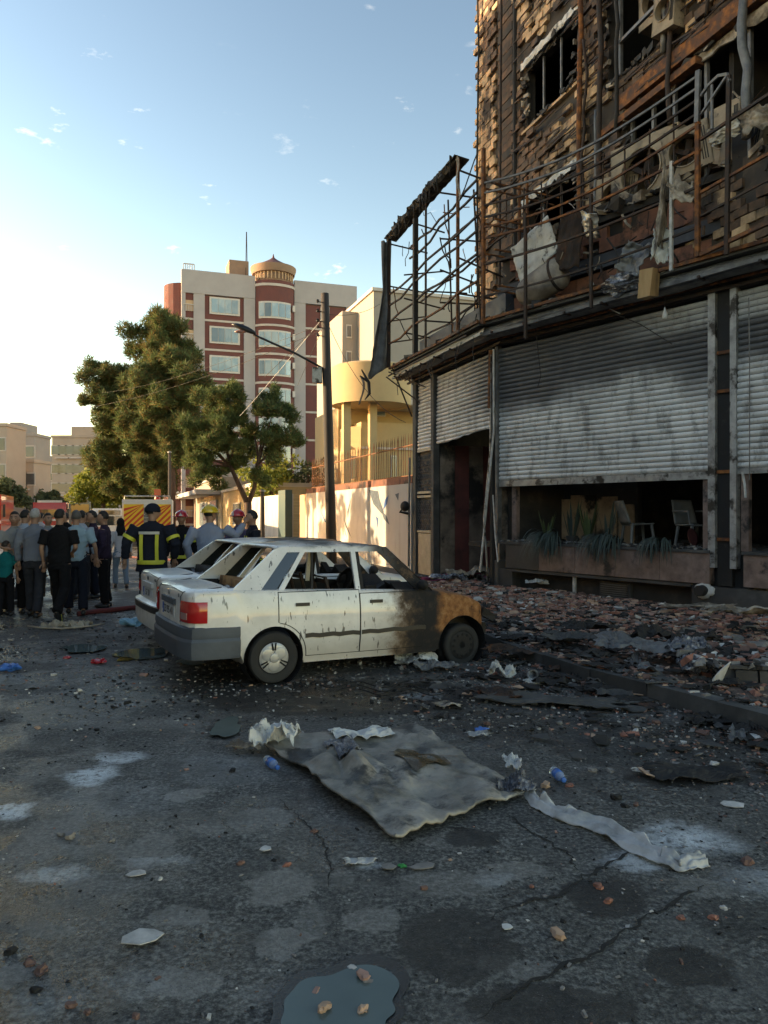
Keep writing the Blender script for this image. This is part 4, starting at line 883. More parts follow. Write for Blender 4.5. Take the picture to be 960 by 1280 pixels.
def wx(px, off=0): r = (px-480)/950; ox, oy = WO.x-.9449*off, WO.y-.3275*off; return (r*oy-ox)/(.3275+.9449*r)
def wz(px, py): return CAMH+(640-py)/950*(WO.y-.9449*wx(px))
xa = wx(382)
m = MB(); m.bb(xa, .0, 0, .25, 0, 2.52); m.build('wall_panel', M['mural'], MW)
m = MB(); m.bb(xa, .0, .02, .25, 2.52, 2.72); m.build('brick_course', M['brick_red'], MW)
m = MB(); m.bb(wx(372), xa-.05, .1, .3, 0, 2.5); m.build('brick_pier', M['tanstone'], MW)
xg0, xg1 = wx(360), wx(313)
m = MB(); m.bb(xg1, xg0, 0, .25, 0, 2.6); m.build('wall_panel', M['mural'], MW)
M['green_post'] = simple('dark_green_post', (.03, .07, .065), .6)
m = MB(); m.bb(wx(357), wx(366), -.35, -.02, 0, 2.75); m.build('gate_post', M['green_post'], MW)
M['bird_dark'] = nm('faded_blue_black_mural_paint', [(.4, (.06, .08, .10)), (.7, (.14, .17, .2))], 8, .9, bump=0)
M['bird_blue'] = nm('blue_mural_paint', [(.4, (.03, .09, .25)), (.7, (.08, .16, .32))], 8, .9, bump=0)
bp_ = MB()
def feather(pts, mt):
    n = len(pts); P = [(wx(a), -.006, wz(a, b)) for a, b in pts]; m = MB(); m.add(P, [tuple(range(n))]); m.build('painted_feather', M[mt], MW)
feather([(461, 612), (473, 614), (474, 622), (480, 640), (477, 642), (467, 630)], 'bird_dark')
feather([(476, 636), (484, 646), (487, 656), (480, 649)], 'bird_dark'); feather([(481, 625), (486, 619), (484, 630), (479, 638)], 'bird_blue'); feather([(470, 645), (473, 648), (472, 660), (471, 652)], 'bird_blue')
feather([(434, 640), (439, 622), (437, 634), (435, 648)], 'bird_dark'); feather([(400, 636), (409, 655), (406, 652), (402, 642)], 'bird_blue')
feather([(430, 648), (438, 668), (440, 673), (433, 660)], 'bird_dark'); feather([(428, 652), (434, 672), (432, 668)], 'bird_dark'); feather([(494, 618), (499, 616), (498, 626)], 'bird_dark')
# spiked fence on the wall further in
SF = empty('spiked_fence', (WO.x, WO.y, 0), AS, 'rusty spiked iron fence standing above the mural wall', 'fence')
SF.location = WO+Vector((.9449*3.0, .3275*3.0, 0))
sh = MB(); sh.tube([(0, 0, 0), (0, 0, 1.5)], .016, 4); sme = sh.mesh('bar', [M['rust']])
spk = MB(); spk.tube([(0, 0, 1.5), (0, 0, 1.75)], [.022, .003], 4); spk = spk.mesh('spike', [M['rust']])
sx0, sx1 = -23.5, .5
for i in range(96):
    x = sx0+(sx1-sx0)*i/95; b = inst(sme, 'bar', SF, (x, 0, 3.0), (rnd(-.02, .02), rnd(-.02, .02), 0)); inst(spk, 'spike', b, (0, 0, 0))
for z in (3.1, 4.25): m = MB(); m.bb(sx0, sx1, -.02, .02, z, z+.05); m.build('fence_rail', M['rust'], SF)
m = MB(); m.bb(sx0, sx1, -.15, .15, 0, 2.99); m.build('base_wall', M['yellow_brick'], SF)
# ---- low shops and garden walls further along the same side
M['shopwall'] = nm('dusty_shop_wall', [(.3, (.26, .21, .16)), (.7, (.38, .32, .25))], 1, .9, bump=.2)
def row_building(name, a, b, h, dep, mt, label, openings=(), awn=None):
    o = empty(name, (WO.x, WO.y, 0), AS, label, 'building')
    m = MB(); m.bb(wx(a), wx(b), .4, dep, 0, h); m.build('wall', M[mt], o)
    m = MB(); m.bb(wx(a)-.05, wx(b)+.05, .25, dep, h, h+.25); m.build('roof_edge', M['band'], o)
    for (c, d, z0, z1, mt2) in openings:
        w_ = empty('window', parent=o); m = MB(); m.bb(wx(c), wx(d), .3, .41, z0, z1); m.build('frame', M['white_frame'], w_); m = MB(); m.bb(wx(c)+.06, wx(d)-.06, .27, .32, z0+.06, z1-.06); m.build('pane', M[mt2], w_)
    if awn: m = MB(); m.bb(wx(awn[0]), wx(awn[1]), -1.6, .35, awn[2], awn[2]+.4); m.build('awning', M['band'], o)
    return o
row_building('brick_annex', 312, 272, 3.3, 6, 'yellow_brick', 'low yellow brick building just beyond the white wall, lit by the sun', ((306, 300, .8, 2.3, 'win_dark'), (294, 286, .8, 2.4, 'win_dark')))
row_building('shop_building', 271, 240, 4.6, 9, 'shopwall', 'low dusty shop with a pale awning slab under the pine trees', ((266, 258, .2, 2.8, 'win_dark'), (254, 246, .3, 2.7, 'win_glass')), (270, 241, 3.2))
row_building('far_shop', 239, 214, 6.0, 12, 'far_c', 'two-storey brown shop farther down the street on the right', ((236, 231, .3, 2.8, 'win_dark'), (228, 223, .3, 2.8, 'win_dark'), (236, 231, 3.8, 5.2, 'win_dark'), (228, 222, 3.8, 5.2, 'win_dark')), (239, 216, 3.2))
# ---- far buildings at the end of the street, left
def far_block(px0, px1, pyt, Y, mt, label, rows, colsn, name='far_building', dep=5, wm='win_dark', tower=None):
    x0, x1 = (px0-480)/950*Y, (px1-480)/950*Y; h = CAMH+(640-pyt)/950*Y
    o = empty(name, (x0, Y, 0), 0, label, 'building'); Wd = x1-x0
    m = MB(); m.bb(0, Wd, 0, dep, 0, h); m.build('wall', M[mt], o)
    m = MB(); m.bb(-.15, Wd+.15, -.15, dep, h, h+.4); m.build('parapet', M[mt], o)
    if tower: m = MB(); m.bb(Wd*tower[0], Wd*tower[1], 1, 6, h+.4, h+tower[2]); m.build('stair_head', M[mt], o)
    for r in range(rows):
        for c in range(colsn):
            z = h-2.2-r*3.2; 
            if z < 2: continue
            cx = Wd*(c+.5)/colsn; w_ = empty('window', parent=o); m = MB(); m.bb(cx-.75, cx+.75, -.06, .05, z-.8, z+.9); m.build('frame', M['band'], w_)
            m = MB(); m.bb(cx-.6, cx+.6, -.1, -.05, z-.65, z+.75); m.build('pane', M[wm], w_)
            if r % 2 == 0 and c % 2 == 1: m = MB(); m.bb(cx-1.1, cx+1.1, -.5, 0, z-1.4, z-1.2); m.build('ledge', M['band'], o)
    return o
far_block(-40, 8, 533, 92, 'far_a', 'brown building cut by the left edge of the view, tallest there', 3, 3)
far_block(8, 43, 545, 105, 'far_b', 'grey apartment block second from the left at the end of the street', 4, 3, tower=(.0, .4, 2))
far_block(12, 42, 578, 98, 'far_a', 'low beige block with a brown bay in front of the grey one', 3, 3)
far_block(42, 66, 582, 150, 'far_b', 'lowest pale block in the gap at the end of the street', 4, 4, tower=(.4, .9, 2))
far_block(65, 118, 547, 130, 'far_a', 'broad dusty beige apartment block closing the street', 6, 6, tower=(.4, .95, 2))
far_block(118, 215, 590, 150, 'far_b', 'grey block hidden behind the pine trees', 4, 6)
# ---- unseen row across the street; heights and gap set for the shade it casts
def side_block(t0, t1, h, mt, label, c0=-8.3):
    nx_, ny_ = .9449, .3275; o0 = Vector((nx_*c0*.9449, ny_*c0*.9449, 0))
    a = empty('unseen_house', (o0.x+UX*t0, o0.y+UY*t0, 0), math.atan2(UY, UX), label, 'building')
    m = MB(); m.bb(0, t1-t0, 0, 12, 0, h); m.build('wall', M[mt], a); m = MB(); m.bb(-.1, t1-t0+.1, -.15, 12, h, h+.3); m.build('parapet', M['band'], a)
    for r in range(int(h/3.2)):
        for c in range(int((t1-t0)/3.5)):
            x = 1.75+c*3.5; z = 1.6+r*3.2; w_ = empty('window', parent=a); m = MB(); m.bb(x-.8, x+.8, -.07, .05, z-.8, z+.8); m.build('frame', M['white_frame'], w_); m = MB(); m.bb(x-.68, x+.68, -.1, -.05, z-.68, z+.68); m.build('pane', M['win_dark'], w_)
side_block(-30, -8, 6.6, 'far_a', 'unseen beige house across the street behind the viewer'); side_block(-7.8, 6, 6.6, 'far_b', 'unseen grey house across the street from the burnt shop'); side_block(6.2, 13, 9.8, 'cream', 'unseen cream house across the street beside the grey one')
side_block(13.2, 28.5, 18.8, 'far_c', 'unseen tall brown house across the street, shading the shop')

# ================================================================ TREES
M['bark'] = nm('pine_bark', [(.3, (.05, .03, .022)), (.6, (.12, .075, .055)), (.8, (.18, .12, .09))], 9, .95, bump=.8, bd=.03, stretch=(1, 1, .3))
def leafmat(name, a, b, c):
    t = NT(name); w = t.coord('World'); n = t.noise(w, 1.1, 4, .6); n2 = t.noise(w, 9, 3, .6)
    cc = t.ramp(t.math('ADD', t.math('MULTIPLY', n, .6), t.math('MULTIPLY', n2, .4)), [(.36, a), (.5, b), (.64, c)])
    m = t.out(cc, .75); t.b.inputs['Specular IOR Level'].default_value = .25
    tr = t.new('ShaderNodeBsdfTranslucent'); t.link(cc, tr.inputs[0]); ms = t.new('ShaderNodeMixShader'); ms.inputs[0].default_value = .3
    t.link(t.b.outputs[0], ms.inputs[1]); t.link(tr.outputs[0], ms.inputs[2]); t.link(ms.outputs[0], t.n['Material Output'].inputs[0]); return m
M['needle'] = leafmat('dark_pine_needles', (.045, .08, .03), (.105, .145, .055), (.19, .225, .085))
M['needle_brown'] = leafmat('brownish_pine_needles', (.07, .062, .026), (.14, .115, .045), (.23, .18, .065))
M['leaf'] = leafmat('yellow_green_leaves', (.09, .12, .025), (.18, .21, .04), (.30, .29, .06))
M['leaf_far'] = leafmat('dusty_far_leaves', (.05, .065, .035), (.08, .10, .05), (.12, .14, .07))
def tufts(m, clumps, n, size, spread, droop=0, up=.3, mi=0):
    for _ in range(n):
        c, r = random.choice(clumps); 
        while 1:
            q = Vector((rnd(-1, 1), rnd(-1, 1), rnd(-1, 1)))
            if .25 < q.length < 1: break
        p = Vector(c)+Vector((q.x*r[0], q.y*r[1], q.z*r[2])); k = size*rnd(.55, 1.3)
        for _ in range(spread):
            d = Vector((rnd(-1, 1), rnd(-1, 1), rnd(-.7, 1)+up)).normalized(); s_ = d.cross(Vector((rnd(-1, 1), rnd(-1, 1), rnd(-1, 1)))).normalized()*k*.075
            a = p+d*k*rnd(.0, .3); b = p+d*k; m.add([a-s_, a+s_, b], [(0, 1, 2)], mi)
def leaves(m, clumps, n, size, mi=0):
    for _ in range(n):
        c, r = random.choice(clumps)
        while 1:
            q = Vector((rnd(-1, 1), rnd(-1, 1), rnd(-1, 1)))
            if .2 < q.length < 1: break
        p = Vector(c)+Vector((q.x*r[0], q.y*r[1], q.z*r[2])); k = size*rnd(.6, 1.4)
        a = Vector((rnd(-1, 1), rnd(-1, 1), rnd(-1, 1))).normalized()*k; b = a.cross(Vector((rnd(-1, 1), rnd(-1, 1), rnd(-1, 1)))).normalized()*k*.6
        m.add([p-a, p-b, p+a, p+b], [(0, 1, 2, 3)], mi)
# tall pine: clumps laid out along drooping limbs
def tall_pine(px, Y, pyt, halfw, label, seed, nl=26, ntuft=7000, lean=0, zlow=3.5, mats=('needle', 'needle_brown')):
    random.seed(seed); x0 = (px-480)/950*Y; H = CAMH+(640-pyt)/950*Y; o = empty('pine_tree', (x0, Y, 0), 0, label, 'tree')
    m = MB(); m.tube([(0, 0, 0), (.05, 0, H*.3), (-.08+lean*.4, 0, H*.6), (lean, 0, H*.97)], [.30, .24, .15, .03], 9); m.build('trunk', M['bark'], o, smooth=True)
    cl = []; br_ = MB()
    for i in range(nl):
        f = (i+.5)/nl; z = zlow+(H-zlow-.5)*f; a = i*2.4+rnd(-.4, .4); prof = math.sin(math.pi*min(1, .22+.80*(1-f)))**.8
        L = halfw*(.30+.85*prof)*rnd(.5, 1.2)*(1-f*.35); x1 = lean*f+L*math.cos(a); y1 = L*math.sin(a); z1 = z+L*.12*rnd(-.5, 1.5)
        br_.tube([(lean*f*.9, 0, z-.3), (lean*f+L*.5*math.cos(a), L*.5*math.sin(a), z+.05), (x1, y1, z1)], [.07, .045, .015], 5)
        for k in range(4):
            u = .35+.65*k/3; cl.append(((lean*f+(x1-lean*f)*u, y1*u, z+(z1-z)*u+.15), (rnd(.3, .65), rnd(.3, .65), rnd(.35, .85))))
    cl.append(((lean, 0, H-.3), (.4, .4, .5)))
    br_.build('limb', M['bark'], o, kind='stuff'); m = MB(); tufts(m, cl, ntuft, .46, 6, mi=0); tufts(m, cl, int(ntuft*.7), .44, 6, mi=1); m.build('crown', [M[q] for q in mats], o)
    return o
tall_pine(197, 52, 392, 3.3, 'tallest pine on the right pavement, rising beside the brick apartment building', 3, 52, 9500, lean=.5, zlow=3.0)
tall_pine(170, 57, 458, 3.6, 'broad pine leaning towards the street, left of the tallest pine', 5, 52, 10500, lean=-1.4, zlow=2.6)
tall_pine(214, 50, 440, 2.6, 'slender pine close to the apartment building, right of the tallest pine', 11, 30, 5000, lean=.3, zlow=5)
random.seed(21)
# small spreading pine with forked trunk
def spreading():
    Y = 32; o = empty('pine_tree', ((311-480)/950*Y, Y, 0), 0, 'low spreading pine with a forked bare trunk behind the white wall end', 'tree'); s_ = Y/950
    P = lambda px, py, dy=0: ((px-311)*s_, dy, CAMH+(640-py)*s_)
    m = MB(); m.tube([(0, 0, 0), P(311, 660), P(310, 628)], [.19, .16, .15], 9); m.tube([P(310, 630), P(298, 605), P(286, 580, .2), P(280, 550, .2)], [.13, .10, .08, .04], 7); m.tube([P(310, 630), P(318, 610), P(323, 580, -.2), P(330, 540, -.2)], [.12, .09, .07, .03], 7)
    for q in ((262, 560), (240, 545), (300, 540), (250, 590), (232, 570)): m.tube([P(286, 582, .2), P((286+q[0])/2, (582+q[1])/2-4), P(*q)], [.06, .04, .015], 5)
    for q in ((350, 560), (340, 520), (318, 545), (362, 550)): m.tube([P(324, 580, -.2), P((324+q[0])/2, (580+q[1])/2-4), P(*q)], [.06, .04, .015], 5)
    m.build('trunk', M['bark'], o, smooth=True)
    cl = []
    for (cx, cy, rx, ry, n) in ((272, 545, 44, 48, 34), (345, 543, 28, 38, 20), (255, 590, 30, 22, 10), (288, 500, 18, 20, 8), (340, 505, 12, 17, 5), (325, 600, 12, 12, 2), (238, 560, 14, 24, 5), (275, 520, 34, 30, 9)):
        for _ in range(n):
            a = rnd(0, 6.3); k = rnd(0, 1)**.6; cl.append((P(cx+rx*k*math.cos(a), cy+ry*k*math.sin(a), rnd(-1.3, 1.3)*(rx/44)), (rnd(.22, .42), rnd(.22, .42), rnd(.2, .4))))
    m = MB(); tufts(m, cl, 9500, .25, 5, up=.5, mi=0); tufts(m, cl, 2200, .24, 5, up=.5, mi=1); m.build('crown', [M['needle'], M['needle_brown']], o)
spreading()
def round_tree(px, Y, pyt, r, label, mt='leaf_far', n=2600, size=.2, zc=None, name='leafy_tree'):
    x0 = (px-480)/950*Y; H = CAMH+(640-pyt)/950*Y; o = empty(name, (x0, Y, 0), 0, label, 'tree')
    m = MB(); m.tube([(0, 0, 0), (.1, 0, H*.45), (0, 0, H*.8)], [.2, .15, .05], 7); m.build('trunk', M['bark'], o)
    cl = []
    for _ in range(26): a = rnd(0, 6.3); k = rnd(.1, 1); cl.append(((r*k*math.cos(a), r*k*math.sin(a), H*rnd(.42, .9)), (r*.33, r*.33, r*.26)))
    m = MB(); leaves(m, cl, n, size); m.build('crown', M[mt], o)
round_tree(128, 62, 562, 2.4, 'sunlit yellow-green broadleaf tree under the pines at the left', 'leaf', 5200, .16)
round_tree(152, 66, 580, 2.8, 'dusky green broadleaf tree behind the fire engine', 'leaf', 4200, .17)
round_tree(116, 75, 590, 2.0, 'small green tree beside the white bus', 'leaf', 2600, .17)
round_tree(8, 80, 598, 2.6, 'dark green tree at the left edge of the street', 'leaf_far', 3600, .2)
round_tree(44, 100, 612, 2.6, 'dusty tree in front of the far beige blocks', 'leaf_far', 2600, .2)
round_tree(70, 96, 612, 2.0, 'small dusty tree right of the other far one', 'leaf_far', 2200, .2)
round_tree(338, 46, 560, 1.7, 'thin green shrub tree behind the spiked fence', 'leaf', 1500, .13)
round_tree(385, 48, 572, 1.9, 'green garden tree behind the spiked fence, nearer the pole', 'leaf_far', 1500, .13)
for (t0_, h_) in ((30.5, 6.5), (34.5, 7.2)):
    q = Vector((.9449*-7.2+UX*t0_, .3275*-7.2+UY*t0_, 0)); o = empty('street_tree', q, 0, 'leafy street tree on the far pavement, %s' % {30.5: 'nearer one', 34.5: 'farther one'}[t0_], 'tree'); m = MB(); m.tube([(0, 0, 0), (.1, 0, h_*.8)], [.2, .06], 7); m.build('trunk', M['bark'], o)
    m = MB(); leaves(m, [((rnd(-1.2, 1.2), rnd(-1.2, 1.2), h_*rnd(.4, .95)), (.8, .8, .7)) for _ in range(16)], 1500, .2); m.build('crown', M['leaf_far'], o)
# street trees of the other side, out of frame, whose shade falls across the road and mural wall
# ================================================================ UTILITY POLE, STREET LAMP, CABLES
up_ = empty('utility_pole', (AT(415, 640, 24).x, 24, 0), 0, 'tall weathered wooden utility pole with a box, insulators and a lamp arm', 'pole')
M['pole'] = nm('weathered_dark_wood', [(.3, (.03, .027, .026)), (.6, (.07, .062, .058)), (.8, (.12, .108, .10))], 5, .9, bump=.6, stretch=(1, 1, .12))
px0 = AT(415, 640, 24).x; zt = CAMH+(640-367)/950*24; tx = AT(406, 367, 24).x-px0
m = MB(); m.tube([(0, 0, 0), (tx*.5, 0, zt*.5), (tx, 0, zt)], [.165, .15, .125], 12); m.build('shaft', M['pole'], up_, smooth=True)
L_ = lambda px, py: (AT(px, py, 24).x-px0, -.15, AT(px, py, 24).z)
m = MB(); m.tube([L_(405, 462), L_(370, 443), L_(330, 425), L_(318, 420)], .035, 8); m.build('lamp_arm', M['black_plastic'], up_, smooth=True)
def sm(q): q = q.copy(); q.z *= (1 if q.z > 0 else .5); return q
lr = Matrix.Rotation(R(22), 3, 'Y')
m = MB(); m.ball(L_(306, 413), (.42, .13, .10), nu=16, nv=10, f=lambda q: lr @ Vector((q.x, q.y*(1-.3*q.x), q.z*(1.2 if q.z > 0 else .6)))); m.build('lamp_head', M['black_plastic'], up_, smooth=True)
m = MB(); m.ball(Vector(L_(302, 414))+Vector((0, 0, -.05)), (.2, .09, .05)); m.build('lamp_glass', M['lens_clear'], up_, smooth=True)
m = MB(); m.box((L_(397, 470)[0], -.1, L_(397, 470)[2]), (.3, .25, .48)); m.build('junction_box', M['galv'], up_)
for i, py in enumerate((378, 390, 402, 410, 420)):
    m = MB(); q = L_(404, py); m.lathe([(.02, -.05), (.05, -.03), (.05, .0), (.03, .01), (.05, .03), (.02, .06)], 8, (q[0]-.16, q[1], q[2])); m.build('insulator', M['black_plastic'], up_)
    MB().bar((q[0]-.18, q[1], q[2]-.02), (q[0]+.08, q[1]+.1, q[2]-.02), .025).build('bracket', M['rust_dark'], up_)
def cable(pts, r, label, sag=.4, mt='char', group=None):
    r = r*.55
    a, b = Vector(pts[0]), Vector(pts[-1]); n = 24; P = []
    for i in range(n+1): u = i/n; q = a.lerp(b, u); q.z -= sag*4*u*(1-u); P.append(q)
    m = MB(); m.tube(P, r, 5); return m.build('cable', M[mt], label=label, cat='cable', group=group)
cable([AT(403, 398, 24), AT(300, 520, 30)], .016, 'pale drop cable running down left from the pole towards the pine', .05, 'white_strip')
cable([AT(403, 402, 24), AT(330, 472, 27)], .016, 'dark cable slanting from the pole insulators down to the left', .0)
cable([AT(403, 410, 24), AT(372, 482, 40)], .015, 'steep thin cable from the pole down to the fence garden', .0)
cable([AT(408, 400, 24), AT(507, 528, 20.2)], .016, 'sagging dark cable from the pole to the burnt building', .55)
cable([AT(403, 405, 24), AT(100, 492, 62)], .012, 'long street cable from the pole past the pines', .6)
cable([AT(403, 412, 24), AT(-60, 505, 46)], .012, 'thin cable crossing the sky low at the left', 1.4)
cable([AT(405, 392, 24), AT(475, 380, 30)], .015, 'thin cable leading right behind the burnt cage frame', .2)
m = MB(); q = AT(463, 482, 20.3); m.tube([AT(452, 462, 20.4), AT(461, 478, 20.3), AT(462, 492, 20.3), AT(456, 500, 20.4)], [.02, .05, .045, .01], 5); m.tube([AT(461, 478, 20.3), AT(450, 470, 20.4)], [.04, .02], 5); m.build('burnt_rag', M['char'], label='scrap of burnt sheeting dangling on the cable below the cage', cat='rag')
# thin utility poles in front of the pines
for px, Y, lb in ((212, 44, 'slim grey street pole in front of the pine trunks'), (328, 31, 'short pale post beside the forked pine')):
    o = empty('street_pole', ((px-480)/950*Y, Y, 0), 0, lb, 'pole'); h = 5.2 if px < 300 else 2.6; m = MB(); m.tube([(0, 0, 0), (0, 0, h)], [.11, .08], 8); m.build('shaft', M['pole'], o); m = MB(); m.lathe([(.13, h-.02), (.13, h+.03), (.02, h+.08)], 8); m.build('cap', M['galv'], o)
# ================================================================ CARS
def lerp_tab(tab, x):
    if x <= tab[0][0]: return tab[0][1]
    for (a, va), (b, vb) in zip(tab, tab[1:]):
        if x <= b: u = (x-a)/(b-a); return va+(vb-va)*u
    return tab[-1][1]
def boolean(o, cutters):
    for i, c in enumerate(cutters):
        md = o.modifiers.new('cut%d' % i, 'BOOLEAN'); md.operation = 'DIFFERENCE'; md.solver = 'EXACT'; md.object = c
    dg = bpy.context.evaluated_depsgraph_get(); me = bpy.data.meshes.new_from_object(o.evaluated_get(dg)); 
    o.modifiers.clear(); o.data = me
    for c in cutters: bpy.data.objects.remove(c)
    try: me.set_sharp_from_angle(angle=R(35))
    except Exception: pass
WT = [(-.88, .40), (-.872, .56), (-.85, .68), (-.80, .745), (-.70, .775), (-.45, .787), (0, .795), (1, .80), (2, .79), (2.3, .78), (2.5, .755), (2.6, .72), (2.67, .64), (2.70, .48)]
ZT_ = [(-.88, .90), (-.86, .93), (-.80, .955), (-.4, .965), (0, .955), (1, .925), (1.8, .895), (2.0, .875), (2.4, .80), (2.6, .72), (2.68, .66), (2.70, .60)]
def yside(x, z, k=1, w=1):
    """half width of the body side at height z"""
    ztop = lerp_tab(ZT_, x)*w; W_ = lerp_tab(WT, x)*k
    if z < .42: f = .965+.035*(z-.22)/.2
    elif z < .64: f = 1+.006*math.sin((z-.42)/.22*math.pi)
    else: f = 1-.055*((z-.64)/max(.05, ztop-.64))**1.7
    return W_*f
def make_car(loc, head, paint, label, roofz, burnt, sx=1.0, kw=1.0, plate=None):
    car = empty('parked_car', loc, head, label, 'car'); car.scale = (sx, kw, 1)
    m = MB(); st_ = sorted(set([-.88+.0, -.872, -.86, -.85, -.83, -.80, -.75, -.70, -.6]+[-.5+.1*i for i in range(30)]+[2.45, 2.5, 2.55, 2.6, 2.64, 2.67, 2.69, 2.70]))
    rings = []
    for x in st_:
        zt = lerp_tab(ZT_, x); zs = [.22, .26, .34, .42, .5, .58, .64, .70, .76, .82, .88, .92]; zs = [z for z in zs if z < zt-.035]
        zbt = .37 if x < -.33 else .20; zs = [z for z in zs if z > zbt+.01]; half = [(lerp_tab(WT, x)*.9, zbt)]+[(yside(x, z), z) for z in zs]
        while len(half) < 13: half.append(half[-1][:1]+(half[-1][1]+.0005*len(half),))
        wt_ = yside(x, zt-.03); half += [(wt_, zt-.03), (wt_-.015, zt-.008), (wt_-.05, zt+.004), (wt_*.7, zt+.018), (wt_*.35, zt+.026)]
        rings.append([(x, y, z) for y, z in half]+[(x, 0, zt+.028)]+[(x, -y, z) for y, z in half[::-1]])
    k = len(rings[0]); vs = [p for r in rings for p in r]
    fs = [(i*k+j, i*k+(j+1) % k, (i+1)*k+(j+1) % k, (i+1)*k+j) for i in range(len(rings)-1) for j in range(k)]
    fs += [tuple(range(k)), tuple((len(rings)-1)*k+j for j in range(k))[::-1]]
    m.add(vs, fs); body = m.build('body', [paint, M['char']], car, smooth=True)
    bm = bmesh.new(); bm.from_mesh(body.data); bmesh.ops.remove_doubles(bm, verts=bm.verts, dist=.0008); bmesh.ops.recalc_face_normals(bm, faces=bm.faces); bm.to_mesh(body.data); bm.free()
    cut = []
    for xw in (0, 2.30):
        for s_ in (-1, 1):
            c = MB(); c.lathe([(.315, -.2), (.315, .2)], 36, (xw, s_*.74, .275), 'y', m=0); co = c.build('cutter', M['char'], None); co.parent = car; cut.append(co)
            bm = bmesh.new(); bm.from_mesh(co.data); bmesh.ops.recalc_face_normals(bm, faces=bm.faces); bm.to_mesh(co.data); bm.free()
    c = MB(); c.bb(-.18, 1.72, -.70, .70, .36, 1.3); co = c.build('cutter', M['char'], car); cut.append(co)
    c = MB(); c.bb(-.44, -.17, -.62, .62, .86, 1.3); co = c.build('cutter', M['char'], car); cut.append(co)
    bpy.context.view_layer.update(); boolean(body, cut)
    # interior
    m = MB(); m.bb(-.17, 1.71, -.69, .69, .355, .37); m.bb(-.19, -.17, -.66, .66, .36, .92); m.build('cabin_floor', M['char'], car, kind='stuff')
    m = MB(); m.grid(12, 6, lambda u, v: (-.15+.14*v+.05*noise.noise(Vector((u*3, v*2, 1))), -.6+1.2*u, .45+.55*v), th=.16); m.build('rear_seat', M['seat_foam' if burnt else 'char'], car, smooth=True)
    for s_ in (-1, 1):
        m = MB(); m.bb(.85, 1.30, s_*.36-.22, s_*.36+.22, .40, .52); m.tube([(.80, s_*.36-.18, .55), (.66, s_*.36-.18, 1.05), (.66, s_*.36+.18, 1.05), (.80, s_*.36+.18, .55)], .022, 6); m.tube([(.76, s_*.36-.16, .7), (.76, s_*.36+.16, .7)], .015, 5); m.bb(.68, .72, s_*.36-.14, s_*.36+.14, .98, 1.02)
        m.build('front_seat_frame', M['rust_dark' if burnt else 'char'], car)
    m = MB()
    for i in range(26): m.box((rnd(1.3, 1.72), rnd(-.6, .6), rnd(.72, .93)), (rnd(.08, .3), rnd(.08, .3), rnd(.04, .12)), rot=Matrix.Rotation(rnd(-.6, .6), 3, random.choice('XYZ')), jit=.1)
    m.bb(1.55, 1.8, -.66, .66, .5, .84); m.build('dashboard_remains', M['char'], car, kind='stuff')
    m = MB(); m.lathe([(.175, -.012), (.19, 0), (.175, .012), (.16, 0), (.175, -.012)], 20, (1.32, .36, .92), rot=Matrix.Rotation(R(-65), 3, 'Y')); m.bar((1.32, .36, .92), (1.6, .36, .78), .03); m.build('steering_wheel', M['char'], car)
    m = MB()
    for i in range(60): m.box((rnd(-.42, -.2), rnd(-.55, .55), .875+rnd(0, .05)), (rnd(.03, .14), rnd(.03, .14), .008), rot=Matrix.Rotation(rnd(-.8, .8), 3, random.choice('XYZ')), jit=.2)
    m.build('glass_shards', M['foil'], car, kind='stuff')
    # greenhouse
    RZ = roofz
    def gside(x, z): u = (z-.93)/(RZ-.93); return .735-(.735-.585)*max(0, u)**1.15
    def sidepoly(pts, name, mt, s_, th=.03, off=0, parent=car):
        n = len(pts); vs = [(x, s_*(gside(x, z)+off), z) for x, z in pts]+[(x, s_*(gside(x, z)+off-th), z) for x, z in pts]
        fs = [tuple(range(n)), tuple(range(n, 2*n))[::-1]]+[(i, (i+1) % n, n+(i+1) % n, n+i) for i in range(n)]
        m = MB(); m.add(vs, fs); return m.build(name, mt, parent)
    zr = RZ-.055
    for s_ in (-1, 1):
        sidepoly([(-.50, .90), (-.14, .92), (-.13, .955), (.19, zr), (.42, zr), (.44, RZ), (.12, RZ), (.05, RZ-.03)], 'rear_pillar', paint, s_)
        sidepoly([(-.135, .95), (.03, .945), (.335, zr), (.195, zr)], 'quarter_window', M['glass_dark'], s_, th=.01, off=-.008)
        sidepoly([(.03, .90), (.085, .90), (.39, zr), (.335, zr)], 'door_frame', paint, s_, off=.004)
        sidepoly([(.33, zr), (1.29, zr), (1.33, RZ), (.33, RZ)], 'roof_rail', paint, s_, off=.002)
        sidepoly([(.945, .88), (1.0, .88), (.985, zr), (.93, zr)], 'centre_pillar', paint, s_, off=.003)
        sidepoly([(1.005, .88), (1.05, .88), (1.03, zr), (.988, zr)], 'centre_pillar', M['char'], s_, off=-.01)
        sidepoly([(.42, .90), (.445, .90), (.49, zr), (.465, zr)], 'window_divider', M['char'], s_, off=-.01, th=.015)
        sidepoly([(1.77, .84), (1.94, .84), (1.90, .90), (1.38, RZ-.005), (1.28, RZ), (1.27, zr)], 'windscreen_pillar', paint, s_)
        sidepoly([(1.72, .86), (1.80, .86), (1.72, .97)], 'mirror_base', M['char'], s_, off=.01)
        m = MB(); m.ball((1.74, s_*.81, .96), (.05, .09, .06), nu=8, nv=6); m.build('mirror', M['char'], car, smooth=True)
    m = MB(); m.grid(16, 12, lambda u, v: (.08+(1.36-.08)*u-.05*(1-abs(2*v-1)**2)*(1-2*u), (2*v-1)*.59, RZ-.004+.040*(1-(2*v-1)**4)*(.55+.45*math.sin(math.pi*u))-.012*(abs(2*u-1))**4+(.012*noise.noise(Vector((u*4, v*4, 3))) if burnt else 0)), th=.02)
    m.build('roof', paint, car, smooth=True)
